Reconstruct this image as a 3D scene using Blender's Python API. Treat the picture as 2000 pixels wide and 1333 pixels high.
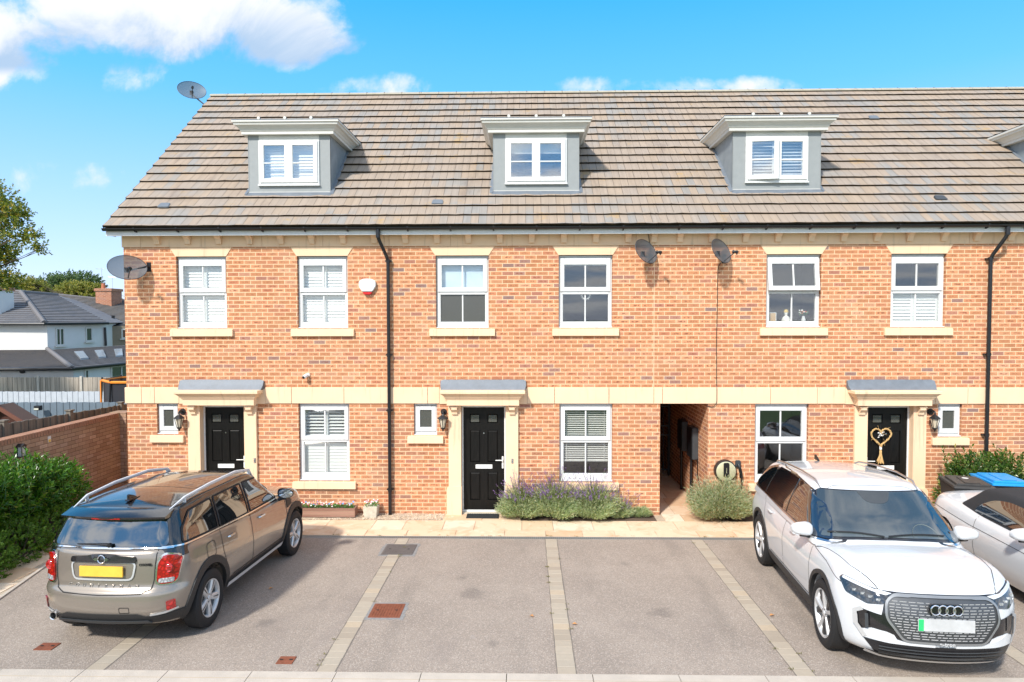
import bpy, bmesh, math, random
from math import sin, cos, pi, radians as RAD, sqrt, atan2, floor, hypot
from mathutils import Vector, Matrix
from mathutils.bvhtree import BVHTree
from mathutils.geometry import delaunay_2d_cdt

for o in list(bpy.data.objects): bpy.data.objects.remove(o)
scene = bpy.context.scene
C = scene.collection
random.seed(7)

# ------------------------------------------------------------------ camera
CAM_D, CAM_H, CAM_F = 13.2017, 3.8998, 1319.77          # metres from the facade, height, focal length in photo pixels
YAW, PITCH, ROLL = -0.02055, 0.03541, -0.00202
_cy, _sy, _cp, _sp = cos(YAW), sin(YAW), cos(PITCH), sin(PITCH)
FW = Vector((_sy*_cp, _cy*_cp, -_sp)); R0 = Vector((_cy, -_sy, 0)); U0 = R0.cross(FW)
RT = R0*cos(ROLL) + U0*sin(ROLL); UP = -R0*sin(ROLL) + U0*cos(ROLL)
CP = Vector((0, -CAM_D, CAM_H))
cd = bpy.data.cameras.new('camera'); cam = bpy.data.objects.new('camera', cd); C.objects.link(cam)
cd.sensor_width = 36; cd.lens = CAM_F/2000*36; cd.clip_start = .05; cd.clip_end = 3000
M = Matrix((RT, UP, -FW)).transposed().to_4x4(); M.translation = CP
cam.matrix_world = M
scene.camera = cam

def at(x, y, Y):                                        # photo pixel -> point on the vertical plane at Y
    d = FW + RT*((x-1000)/CAM_F) + UP*((666.5-y)/CAM_F)
    return CP + d*((Y-CP.y)/d.y)

# ------------------------------------------------------------------ light
SUN = Vector((-.50, -.95, .96)).normalized()            # towards the sun
sl = bpy.data.lights.new('sun', 'SUN'); sl.energy = 3.75; sl.angle = RAD(4); sl.color = (1, .955, .88)
so = bpy.data.objects.new('sun', sl); C.objects.link(so)
so.rotation_euler = SUN.to_track_quat('Z', 'Y').to_euler()
scene.view_settings.view_transform = 'Standard'; scene.view_settings.look = 'None'
scene.view_settings.exposure = 0.52; scene.view_settings.gamma = 1

class NT:
    """small helper for node trees"""
    def __init__(s, tree): s.t = tree; s.n = tree.nodes; s.l = tree.links
    def new(s, typ, ins=None, **props):
        nd = s.n.new(typ)
        for k, v in props.items(): setattr(nd, k, v)
        if ins:
            for k, v in ins.items(): s.put(nd.inputs[k], v)
        return nd
    def put(s, sock, v):
        if isinstance(v, bpy.types.NodeSocket): s.l.new(v, sock)
        elif isinstance(v, bpy.types.Node): s.l.new(v.outputs[0], sock)
        elif v is not None:
            if sock.type == 'RGBA' and len(v) == 3: v = (*v, 1)
            sock.default_value = v
    def m(s, op, a, b=None, c=None, clamp=False):
        nd = s.n.new('ShaderNodeMath'); nd.operation = op; nd.use_clamp = clamp
        for i, v in enumerate((a, b, c)):
            if v is not None: s.put(nd.inputs[i], v)
        return nd.outputs[0]
    def mix(s, f, a, b, mode='MIX'):
        nd = s.n.new('ShaderNodeMix'); nd.data_type = 'RGBA'; nd.blend_type = mode
        s.put(nd.inputs[0], f); s.put(nd.inputs[6], a); s.put(nd.inputs[7], b)
        return nd.outputs[2]
    def step(s, a, e0, e1):
        nd = s.n.new('ShaderNodeMapRange'); nd.interpolation_type = 'SMOOTHSTEP'
        s.put(nd.inputs[0], a); s.put(nd.inputs[1], e0); s.put(nd.inputs[2], e1)
        return nd.outputs[0]
    def noise(s, vec, scale, detail=3, rough=.55, dist=0, out=0, w=None):
        nd = s.n.new('ShaderNodeTexNoise')
        if vec is not None: s.put(nd.inputs['Vector'], vec)
        nd.inputs['Scale'].default_value = scale; nd.inputs['Detail'].default_value = detail
        nd.inputs['Roughness'].default_value = rough; nd.inputs['Distortion'].default_value = dist
        return nd.outputs[out]
    def ramp(s, f, stops, interp='LINEAR'):
        nd = s.n.new('ShaderNodeValToRGB'); r = nd.color_ramp; r.interpolation = interp
        while len(r.elements) < len(stops): r.elements.new(.5)
        for e, (p, c) in zip(r.elements, stops): e.position = p; e.color = (*c, 1)
        s.put(nd.inputs[0], f); return nd.outputs[0]
    def xyz(s, v=None):
        if v is None: v = s.new('ShaderNodeTexCoord').outputs['Object']
        nd = s.n.new('ShaderNodeSeparateXYZ'); s.put(nd.inputs[0], v); return nd.outputs
    def comb(s, x, y, z=0.0):
        nd = s.n.new('ShaderNodeCombineXYZ')
        for i, v in enumerate((x, y, z)): s.put(nd.inputs[i], v)
        return nd.outputs[0]
    def white(s, vec):
        nd = s.n.new('ShaderNodeTexWhiteNoise'); nd.noise_dimensions = '3D'; s.put(nd.inputs['Vector'], vec); return nd.outputs
    def bump(s, h, strength=.3, dist=.01):
        nd = s.n.new('ShaderNodeBump'); s.put(nd.inputs['Height'], h)
        nd.inputs['Strength'].default_value = strength; nd.inputs['Distance'].default_value = dist
        return nd.outputs[0]

# ------------------------------------------------------------------ sky
w = bpy.data.worlds.new("World"); scene.world = w; w.use_nodes = True
t = NT(w.node_tree); t.n.clear()
sky = t.new('ShaderNodeTexSky', sky_type='NISHITA')
sky.sun_disc = False; sky.sun_elevation = math.asin(SUN.z); sky.sun_rotation = atan2(SUN.x, SUN.y)
sky.air_density = 1.0; sky.dust_density = .6; sky.ozone_density = 3.0
dirv = t.new('ShaderNodeTexCoord').outputs['Generated']
X_, Y_, Z_ = t.xyz(dirv)
# clouds that stand over the roofs (north side): direction as slopes
yy = t.m('MAXIMUM', Y_, .08)
u = t.m('DIVIDE', X_, yy); v = t.m('DIVIDE', Z_, yy)
uv = t.comb(u, v, 0)
n1 = t.noise(uv, 5, 9, .60, .5); n2 = t.noise(uv, 17, 7, .6)
nn = t.m('ADD', t.m('MULTIPLY', t.m('SUBTRACT', n1, .5), 2.6), t.m('MULTIPLY', t.m('SUBTRACT', n2, .5), 1.5))
def blob(px, py, rx, ry, amp=1.0):
    cu = (px-1000)/1320-.0205; cv = (620-py)/1320
    a = t.m('DIVIDE', t.m('SUBTRACT', u, cu), rx/1320); b = t.m('DIVIDE', t.m('SUBTRACT', v, cv), ry/1320)
    r2 = t.m('ADD', t.m('MULTIPLY', a, a), t.m('MULTIPLY', b, b))
    return t.m('MULTIPLY', t.m('SUBTRACT', 1.0, r2), amp)
blobs = [(300, 25, 360, 95, 1.3), (550, 62, 160, 84, 1.3), (655, 85, 75, 34, .75), (40, 60, 200, 70, .9), (-20, 120, 165, 60, 1.0), (250, 148, 65, 36, .35), (745, 176, 120, 34, .72),
         (1150, 172, 60, 24, .6), (1292, 176, 110, 26, .68), (1465, 178, 100, 22, .6), (120, 345, 260, 26, .12)]
mm = None
for b in blobs:
    q = blob(*b); mm = q if mm is None else t.m('MAXIMUM', mm, q)
front = t.step(t.m('ADD', mm, nn), .05, .85)
front = t.m('MULTIPLY', front, t.step(Y_, .05, .15))
# unseen clouds elsewhere, made extra bright to add fill light and for reflections
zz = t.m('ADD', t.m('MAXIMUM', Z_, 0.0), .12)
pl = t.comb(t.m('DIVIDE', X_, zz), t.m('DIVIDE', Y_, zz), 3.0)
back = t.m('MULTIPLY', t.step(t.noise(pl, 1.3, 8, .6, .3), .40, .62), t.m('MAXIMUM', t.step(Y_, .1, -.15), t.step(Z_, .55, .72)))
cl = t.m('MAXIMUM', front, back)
shade = t.step(t.m('ADD', t.m('MULTIPLY', t.m('SUBTRACT', v, .392), 14), t.m('MULTIPLY', t.m('SUBTRACT', n1, .5), 4.0)), -.25, .95)
shade = t.m('MAXIMUM', shade, t.step(v, .375, .355))
ccol = t.mix(shade, (3.3, 4.5, 6.1), (6.7, 6.9, 7.3))
hs = t.new('ShaderNodeHueSaturation', {'Color': sky.outputs[0], 'Saturation': 1.22, 'Value': 1.0})
grad = t.ramp(t.m('MAXIMUM', Z_, 0.0), [(0, (6.2, 7.2, 9.4)), (.12, (4.2, 6.3, 9.3)), (.30, (1.25, 5.0, 8.8)), (.42, (.42, 4.1, 8.3)), (1, (.9, 2.3, 4.8))])
skyc = t.mix(.75, t.mix(1.0, hs.outputs[0], (1.05, 1.12, 1.42), 'MULTIPLY'), grad)
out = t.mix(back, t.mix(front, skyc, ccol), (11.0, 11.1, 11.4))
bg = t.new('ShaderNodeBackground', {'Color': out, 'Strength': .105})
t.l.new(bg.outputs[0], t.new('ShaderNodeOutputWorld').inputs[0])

# ------------------------------------------------------------------ materials
MATS = {}
def material(name):
    m = bpy.data.materials.new(name); m.use_nodes = True
    t = NT(m.node_tree); t.n.clear(); MATS[name] = m
    return m, t
def finish(t, col, rough=.6, metal=0.0, normal=None, spec=.5, coat=0.0, coat_rough=.03, alpha=None, emit=None, trans=None, sheen=None, sss=None):
    p = t.new('ShaderNodeBsdfPrincipled')
    t.put(p.inputs['Base Color'], col); t.put(p.inputs['Roughness'], rough); t.put(p.inputs['Metallic'], metal)
    t.put(p.inputs['Specular IOR Level'], spec)
    if normal is not None: t.put(p.inputs['Normal'], normal)
    if coat: p.inputs['Coat Weight'].default_value = coat; p.inputs['Coat Roughness'].default_value = coat_rough
    if alpha is not None: t.put(p.inputs['Alpha'], alpha)
    o = t.new('ShaderNodeOutputMaterial'); t.l.new(p.outputs[0], o.inputs[0]); return p
def plain(name, col, rough=.5, metal=0.0, var=.06, scale=9, bump=0.0, spec=.5, coat=0.0, bscale=60):
    """simple procedural surface: base colour with soft uneven wear"""
    m, t = material(name)
    co = t.new('ShaderNodeTexCoord').outputs['Object']
    n = t.noise(co, scale, 5)
    f = t.m('MULTIPLY_ADD', t.m('SUBTRACT', n, .5), var*4, 1.0)
    c = t.mix(1.0, col, t.comb(f, f, f), 'MULTIPLY')
    nm = t.bump(t.noise(co, bscale, 4), bump, .01) if bump else None
    finish(t, c, t.m('MULTIPLY_ADD', t.m('SUBTRACT', n, .5), .15, rough), metal, nm, spec, coat)
    return m

def brick_material(name, cols, mortar, bw=.225, bh=.0785, joint=.0115, centre=(.24, .082, .045), cmix=.85):
    m, t = material(name)
    co = t.new('ShaderNodeTexCoord').outputs['Object']
    x, y, z = t.xyz(co)
    nx, ny, nz = t.xyz(t.new('ShaderNodeNewGeometry').outputs['True Normal'])
    side = t.m('GREATER_THAN', t.m('ABSOLUTE', nx), .6)
    h = t.m('ADD', t.m('MULTIPLY', x, t.m('SUBTRACT', 1.0, side)), t.m('MULTIPLY', y, side))
    wob = t.m('MULTIPLY', t.m('SUBTRACT', t.noise(co, 9, 2), .5), .006)
    z = t.m('ADD', z, wob)
    rv = t.m('DIVIDE', z, bh); row = t.m('FLOOR', rv)
    par = t.m('MULTIPLY', t.m('FLOORED_MODULO', row, 2.0), .5)
    jit = t.m('MULTIPLY', t.white(t.comb(row, 3.3, 1.1))[0], .10)
    cu = t.m('ADD', t.m('ADD', t.m('DIVIDE', h, bw), par), jit); col = t.m('FLOOR', cu)
    fu = t.m('MULTIPLY', t.m('FRACT', cu), bw); fv = t.m('MULTIPLY', t.m('FRACT', rv), bh)
    ex = t.m('MINIMUM', fu, t.m('SUBTRACT', bw, fu)); ez = t.m('MINIMUM', fv, t.m('SUBTRACT', bh, fv))
    rough_edge = t.m('MULTIPLY', t.m('SUBTRACT', t.noise(co, 55, 3), .5), .005)
    inb = t.m('MULTIPLY', t.step(t.m('ADD', ex, rough_edge), joint*.32, joint*.62), t.step(t.m('ADD', ez, rough_edge), joint*.32, joint*.62))
    wn = t.white(t.comb(col, row, 0.0)); wn2 = t.white(t.comb(col, row, 7.7))
    c = t.ramp(wn[0], cols)
    vv = t.m('MULTIPLY_ADD', wn2[0], .24, .86); c = t.mix(1.0, c, t.comb(vv, vv, t.m('MULTIPLY_ADD', wn[0], .1, vv)), 'MULTIPLY')
    low = t.m('MULTIPLY', t.step(z, 2.6, 1.2), t.m('GREATER_THAN', t.white(t.comb(col, row, 3.1))[0], .80)); c = t.mix(t.m('MULTIPLY', low, .45), c, (.29, .165, .11))
    # rumbled clay: a darker, redder streak along the middle of most bricks
    fx = t.step(t.m('DIVIDE', ex, bw*.5), .1, .6); fz = t.step(t.m('DIVIDE', ez, bh*.5), .25, .95)
    blot = t.step(t.noise(co, 22, 4, .6), .36, .62)
    cf = t.m('MULTIPLY', t.m('MULTIPLY', fx, fz), t.m('MULTIPLY', blot, t.m('MULTIPLY_ADD', wn2[0], .9, .35)))
    c = t.mix(t.m('MULTIPLY', cf, cmix), c, centre)
    c = t.mix(t.m('MULTIPLY', t.m('MULTIPLY', cf, t.step(t.noise(co, 60, 3), .6, .68)), .7), c, (.09, .06, .06))
    lime = t.m('MULTIPLY', t.step(t.noise(co, 26, 4, .65), .66, .72), .6)
    c = t.mix(t.m('MULTIPLY', lime, t.step(t.noise(co, 1.3, 2), .5, .62)), c, (.78, .66, .56))
    mn = t.m('MULTIPLY_ADD', t.m('SUBTRACT', t.noise(co, 30, 3), .5), .35, 1.0)
    mc = t.mix(1.0, mortar, t.comb(mn, mn, mn), 'MULTIPLY')
    c = t.mix(inb, mc, c)
    big = t.m('MULTIPLY_ADD', t.m('SUBTRACT', t.noise(co, .55, 4), .5), .28, 1.0)
    c = t.mix(1.0, c, t.comb(big, big, big), 'MULTIPLY')
    stk = t.noise(t.comb(t.m('MULTIPLY', h, 3.2), 0.0, t.m('MULTIPLY', z, .35)), 1, 5, .65); c = t.mix(t.m('MULTIPLY', t.step(stk, .56, .74), .13), c, (.22, .13, .08))
    pal = t.noise(co, .9, 4, .6); c = t.mix(t.m('MULTIPLY', t.step(pal, .56, .72), .09), c, (.80, .60, .42))
    hgt = t.m('ADD', t.m('MULTIPLY', inb, .8), t.m('MULTIPLY', t.noise(co, 70, 4), .45))
    finish(t, c, .85, 0, t.bump(hgt, .6, .008), .25)
    return m
BRICK = brick_material('facade_brick', [(0, (.50, .22, .105)), (.3, (.56, .25, .12)), (.55, (.61, .295, .145)), (.78, (.51, .205, .10)), (.9, (.62, .335, .18)), (.955, (.44, .19, .115)), (.988, (.36, .20, .14)), (1, (.27, .18, .145))], (.80, .57, .36))
GBRICK = brick_material('garden_brick', [(0, (.36, .235, .15)), (.4, (.44, .295, .19)), (.75, (.39, .25, .16)), (1, (.50, .345, .23))], (.18, .11, .07), centre=(.27, .165, .105), cmix=.3)
OBRICK = brick_material('old_brick', [(0, (.34, .13, .07)), (.5, (.45, .19, .10)), (1, (.36, .16, .10))], (.45, .36, .28))

def stone_material(name, col, streak=.15):
    m, t = material(name)
    co = t.new('ShaderNodeTexCoord').outputs['Object']; x, y, z = t.xyz(co)
    f = t.m('MULTIPLY_ADD', t.m('SUBTRACT', t.noise(co, 2.1, 5), .5), .22, 1.0)
    g = t.noise(t.comb(t.m('MULTIPLY', x, 12.0), y, t.m('MULTIPLY', z, .9)), 1, 4)
    s = t.m('MULTIPLY', t.step(g, .56, .72), streak)
    c = t.mix(1.0, col, t.comb(f, f, f), 'MULTIPLY'); c = t.mix(s, c, (.30, .23, .15))
    c = t.mix(t.m('MULTIPLY', t.step(t.noise(co, 160, 2), .55, .7), .12), c, (.45, .33, .2))
    finish(t, c, .8, 0, t.bump(t.noise(co, 130, 4), .25, .004), .3); return m
STONE = stone_material('cast_stone', (.79, .57, .375), .32)
SEAM = plain('stone_joint', (.42, .32, .2), .9)
UPVC = plain('white_upvc', (.68, .68, .665), .28, var=.02, spec=.5)
UPVCW = plain('weathered_upvc', (.60, .585, .54), .4, var=.04)
GREYR = plain('dormer_grey', (.27, .285, .285), .55, var=.05)
LEAD = plain('lead_sheet', (.15, .17, .195), .55, .1, .16, 7, .3)
BLACKP = plain('black_plastic', (.012, .012, .014), .32, var=.1)
BLACKM = plain('black_metal', (.014, .014, .015), .42, var=.1)
DGREY = plain('dark_grey_plastic', (.045, .05, .055), .5, var=.1)
CHROME = plain('chrome', (.75, .75, .76), .16, 1.0, .03)
STEEL = plain('brushed_steel', (.55, .55, .56), .35, 1.0, .05)
RUBBER = plain('rubber', (.011, .011, .012), .75, var=.1, bump=.2)
SHUT = plain('shutter_white', (.80, .80, .77), .4, var=.02)
BLIND = plain('blind_slat', (.72, .70, .66), .5, var=.03)
ROLLER = plain('roller_fabric', (.58, .68, .76), .8, var=.04, bump=.1)
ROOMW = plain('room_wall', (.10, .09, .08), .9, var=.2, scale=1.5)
DARKM = plain('deep_shade', (.02, .018, .017), .9)
RED = plain('red_plastic', (.55, .015, .015), .3)
TIMBER = None
def wood_material(name, c1, c2, axis='X', rough=.75, scale=1.0, board=0.0):
    m, t = material(name)
    co = t.new('ShaderNodeTexCoord').outputs['Object']; x, y, z = t.xyz(co)
    a, b, c = {'X': (x, y, z), 'Y': (y, x, z), 'Z': (z, x, y)}[axis]
    g = t.noise(t.comb(t.m('MULTIPLY', a, .8*scale), t.m('MULTIPLY', b, 14.0*scale), t.m('MULTIPLY', c, 14.0*scale)), 1, 5, .6, .4)
    col = t.ramp(g, [(.3, c1), (.7, c2)])
    if board:
        k = t.white(t.comb(t.m('FLOOR', t.m('DIVIDE', t.m('ADD', b, t.m('MULTIPLY', c, 0.0)), board)), 0.0, 0.0))[0]
        col = t.mix(1.0, col, t.ramp(k, [(0, (.75, .75, .75)), (1, (1.12, 1.1, 1.08))]), 'MULTIPLY')
    finish(t, col, rough, 0, t.bump(g, .3, .005), .3); return m
FENCE = wood_material('weathered_fence_wood', (.12, .10, .08), (.27, .235, .19), 'Z', board=.1)
FENCE2 = wood_material('pale_fence_wood', (.30, .26, .21), (.50, .44, .37), 'Z', board=.1)
PFENCE = plain('pale_grey_fence_paint', (.46, .49, .53), .8, var=.1, scale=5)
BFENCE = plain('blue_grey_fence_paint', (.13, .17, .21), .8, var=.1, scale=5)
PLWOOD = wood_material('planter_wood', (.20, .10, .07), (.38, .22, .16), 'X')
SHEDW = wood_material('shed_wood', (.035, .012, .008), (.08, .028, .018), 'X')
CONC = plain('concrete', (.48, .44, .38), .85, var=.12, scale=6, bump=.4)
PATCH = plain('mortar_haunching', (.24, .23, .22), .9, var=.2, scale=14, bump=.6)
def asphalt():
    m, t = material('asphalt')
    co = t.new('ShaderNodeTexCoord').outputs['Object']; x, y, z = t.xyz(co)
    v = t.new('ShaderNodeTexVoronoi', {'Vector': co, 'Scale': 90.0})
    sp = t.white(v.outputs['Color'])[0]
    base = t.ramp(t.noise(co, .9, 6, .6), [(.3, (.275, .226, .186)), (.7, (.345, .286, .236))])
    c = t.mix(t.m('MULTIPLY', t.step(sp, .70, 1.0), .7), base, (.48, .41, .35)); c = t.mix(t.m('MULTIPLY', t.step(sp, .3, .0), .5), c, (.17, .15, .138))
    st = t.step(t.noise(t.comb(t.m('MULTIPLY', x, 1.1), t.m('MULTIPLY', y, .5), 0.0), 1, 5, .65, .6), .55, .75)
    c = t.mix(t.m('MULTIPLY', st, .5), c, (.24, .20, .175))
    c = t.mix(t.m('MULTIPLY', t.step(t.noise(co, 4.5, 4, .7), .66, .72), .2), c, (.36, .34, .33))
    bay = t.m('ABSOLUTE', t.m('SUBTRACT', t.m('MULTIPLY', t.m('FRACT', t.m('DIVIDE', t.m('ADD', x, 2.165), 2.585)), 2.585), 1.29))
    band = t.m('SUBTRACT', 1.0, t.step(t.m('ABSOLUTE', t.m('SUBTRACT', bay, t.m('MULTIPLY_ADD', t.noise(t.comb(0.0, y, x), .35, 2), .3, .62))), .04, .17))
    c = t.mix(t.m('MULTIPLY', t.m('MULTIPLY', band, t.step(t.noise(t.comb(x, t.m('MULTIPLY', y, .4), 2.0), 1.5, 4), .42, .65)), .22), c, (.13, .115, .10))
    wob = t.m('MULTIPLY', t.noise(co, 7, 4), .30)
    for (ox, oy, orad) in ((-.75, -3.9, .26), (-.95, -3.3, .10), (1.75, -4.5, .20), (1.55, -2.7, .13), (-3.3, -4.9, .16), (-.4, -5.4, .09)):
        dx, dy = t.m('SUBTRACT', x, ox), t.m('SUBTRACT', y, oy); d = t.m('SQRT', t.m('ADD', t.m('MULTIPLY', dx, dx), t.m('MULTIPLY', dy, dy)))
        c = t.mix(t.m('MULTIPLY', t.m('SUBTRACT', 1.0, t.step(t.m('ADD', d, wob), orad*.5+.1, orad+.17)), .34), c, (.09, .08, .075))
    finish(t, c, .85, 0, t.bump(t.m('ADD', v.outputs['Distance'], t.noise(co, 200, 2)), .5, .006), .3); return m
ASPH = asphalt()
def slab_material():
    m, t = material('sandstone_slabs')
    co = t.new('ShaderNodeTexCoord').outputs['Object']
    r = t.new('ShaderNodeNewGeometry').outputs['Random Per Island']
    c = t.ramp(r, [(0, (.62, .44, .28)), (.3, (.72, .56, .40)), (.55, (.60, .40, .25)), (.8, (.74, .62, .48)), (1, (.66, .46, .30))])
    b = t.noise(co, 2.5, 5, .6, .8); c = t.mix(t.m('MULTIPLY', t.step(b, .5, .65), .45), c, (.55, .32, .18))
    c = t.mix(t.m('MULTIPLY', t.step(t.noise(co, 6, 5, .7), .56, .68), .35), c, (.80, .72, .60))
    finish(t, c, .8, 0, t.bump(t.noise(co, 25, 5), .35, .006), .3); return m
SLAB = slab_material()
def sett_material():
    m, t = material('block_paving')
    co = t.new('ShaderNodeTexCoord').outputs['Object']
    r = t.new('ShaderNodeNewGeometry').outputs['Random Per Island']
    c = t.ramp(r, [(0, (.35, .29, .225)), (.5, (.43, .365, .285)), (.8, (.40, .345, .275)), (1, (.50, .39, .27))])
    c = t.mix(t.m('MULTIPLY', t.noise(co, 14, 5), .35), c, (.25, .21, .16))
    finish(t, c, .85, 0, t.bump(t.noise(co, 120, 4), .5, .004), .3); return m
SETT = sett_material()
KERBM = plain('kerb_concrete', (.47, .41, .345), .85, var=.1, scale=5, bump=.4)
def gravel_material():
    m, t = material('gravel')
    r = t.new('ShaderNodeNewGeometry').outputs['Random Per Island']
    c = t.ramp(r, [(0, (.50, .36, .22)), (.25, (.68, .54, .38)), (.5, (.76, .66, .52)), (.75, (.55, .38, .26)), (1, (.40, .33, .27))])
    finish(t, c, .8); return m
GRAV = gravel_material()
GRASS = plain('lawn', (.07, .12, .03), .9, var=.2, scale=3, bump=.5)
SOIL = plain('soil', (.10, .065, .045), .95, var=.25, scale=12, bump=.8)
RUST = plain('rusty_iron', (.235, .075, .038), .75, .2, .25, 16, .5)
RUST2 = plain('worn_iron', (.15, .14, .135), .6, .3, .2, 16, .5)

def tile_material(name, pale, warm, grey, dark, gauge, tw, stain=1.0, axis='Y', slope=1.0, o0=0.0):
    m, t = material(name)
    co = t.new('ShaderNodeTexCoord').outputs['Object']; x, y, z = t.xyz(co)
    h = x
    row = t.m('FLOOR', t.m('ADD', t.m('DIVIDE', t.m('SUBTRACT', y, o0), gauge*slope), .002))
    off = t.m('MULTIPLY', t.m('FLOORED_MODULO', row, 2.0), .5)
    cu = t.m('ADD', t.m('DIVIDE', h, tw), off); col = t.m('FLOOR', cu); fu = t.m('FRACT', cu)
    e = t.m('MULTIPLY', t.m('MINIMUM', fu, t.m('SUBTRACT', 1.0, fu)), tw)
    mid = t.m('MULTIPLY', t.m('ABSOLUTE', t.m('SUBTRACT', fu, .5)), tw)
    jo = t.m('MAXIMUM', t.step(e, .007, .003), t.m('MULTIPLY', t.step(mid, .006, .002), .45))
    wn = t.white(t.comb(col, row, 2.0))[0]
    half = t.m('FLOOR', t.m('MULTIPLY', cu, 2.0)); wn2 = t.white(t.comb(half, row, 5.0))[0]
    c = t.mix(wn, pale, warm)
    zone = t.step(t.noise(t.comb(x, t.m('MULTIPLY', y, 1.6), 4.0), .55, 3, .5), .42, .60)
    gf = t.m('MULTIPLY', t.step(wn2, .35, .75), t.m('MULTIPLY_ADD', zone, .8, .08))
    c = t.mix(gf, c, grey)
    br = t.m('MULTIPLY_ADD', t.noise(t.comb(t.m('MULTIPLY', x, 16.0), t.m('MULTIPLY', y, 1.2), z), 1, 5), .5, .75)
    c = t.mix(1.0, c, t.comb(br, br, br), 'MULTIPLY')
    och = t.m('MULTIPLY', t.step(t.noise(co, 1.5, 5, .72), .60, .72), .62*stain)
    c = t.mix(och, c, (.40, .25, .09))
    drk = t.m('MULTIPLY', t.step(t.noise(t.comb(t.m('MULTIPLY', x, 2.2), t.m('MULTIPLY', y, .8), 9.0), 1, 5, .7), .56, .72), .42*stain)
    c = t.mix(drk, c, (.14, .105, .09))
    c = t.mix(t.m('MULTIPLY', jo, .75), c, dark)
    finish(t, c, .8, 0, t.bump(t.m('SUBTRACT', t.noise(co, 60, 4), t.m('MULTIPLY', jo, 1.5)), .4, .005), .3); return m
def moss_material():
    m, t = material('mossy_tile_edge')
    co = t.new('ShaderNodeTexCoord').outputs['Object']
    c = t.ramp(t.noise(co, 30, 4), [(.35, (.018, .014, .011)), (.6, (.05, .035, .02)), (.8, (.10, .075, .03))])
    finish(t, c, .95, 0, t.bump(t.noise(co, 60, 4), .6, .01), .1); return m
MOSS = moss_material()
def glass_material(name, tint=(.02, .025, .03), refl=1.0, body=.0, rough=0.02):
    """architectural glass: partly see-through, mirror-like at glancing angles"""
    m, t = material(name)
    ge = t.new('ShaderNodeNewGeometry'); dt = t.new('ShaderNodeVectorMath', {0: ge.outputs['Normal'], 1: ge.outputs['Incoming']}, operation='DOT_PRODUCT')
    fr = t.m('POWER', t.m('SUBTRACT', 1.0, t.m('ABSOLUTE', dt.outputs['Value']), clamp=True), 4.0)
    f = t.m('MULTIPLY_ADD', fr, .9, .06*refl, clamp=True)
    gl = t.new('ShaderNodeBsdfGlossy', {'Roughness': rough, 'Color': (.93, .96, 1, 1)})
    tr = t.new('ShaderNodeBsdfTransparent', {'Color': (.965, .975, .97, 1)})
    a = tr.outputs[0]
    if body:
        df = t.new('ShaderNodeBsdfDiffuse', {'Color': (*tint, 1)})
        mx0 = t.new('ShaderNodeMixShader', {0: body}); t.l.new(a, mx0.inputs[1]); t.l.new(df.outputs[0], mx0.inputs[2]); a = mx0.outputs[0]
    mx = t.new('ShaderNodeMixShader'); t.put(mx.inputs[0], f); t.l.new(a, mx.inputs[1]); t.l.new(gl.outputs[0], mx.inputs[2])
    t.l.new(mx.outputs[0], t.new('ShaderNodeOutputMaterial').inputs[0]); return m
GLASS = glass_material('window_glass', refl=1.4)
GLASSR = glass_material('dormer_glass', refl=3.2)
FROST = glass_material('frosted_glass', (.10, .10, .09), .8, .75, .15)
CARGLASS = glass_material('tinted_car_glass', (.006, .009, .011), 3.6, .90, .01)
SCREEN = glass_material('windscreen_glass', (.02, .035, .04), 2.1, .45, .01)

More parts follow.
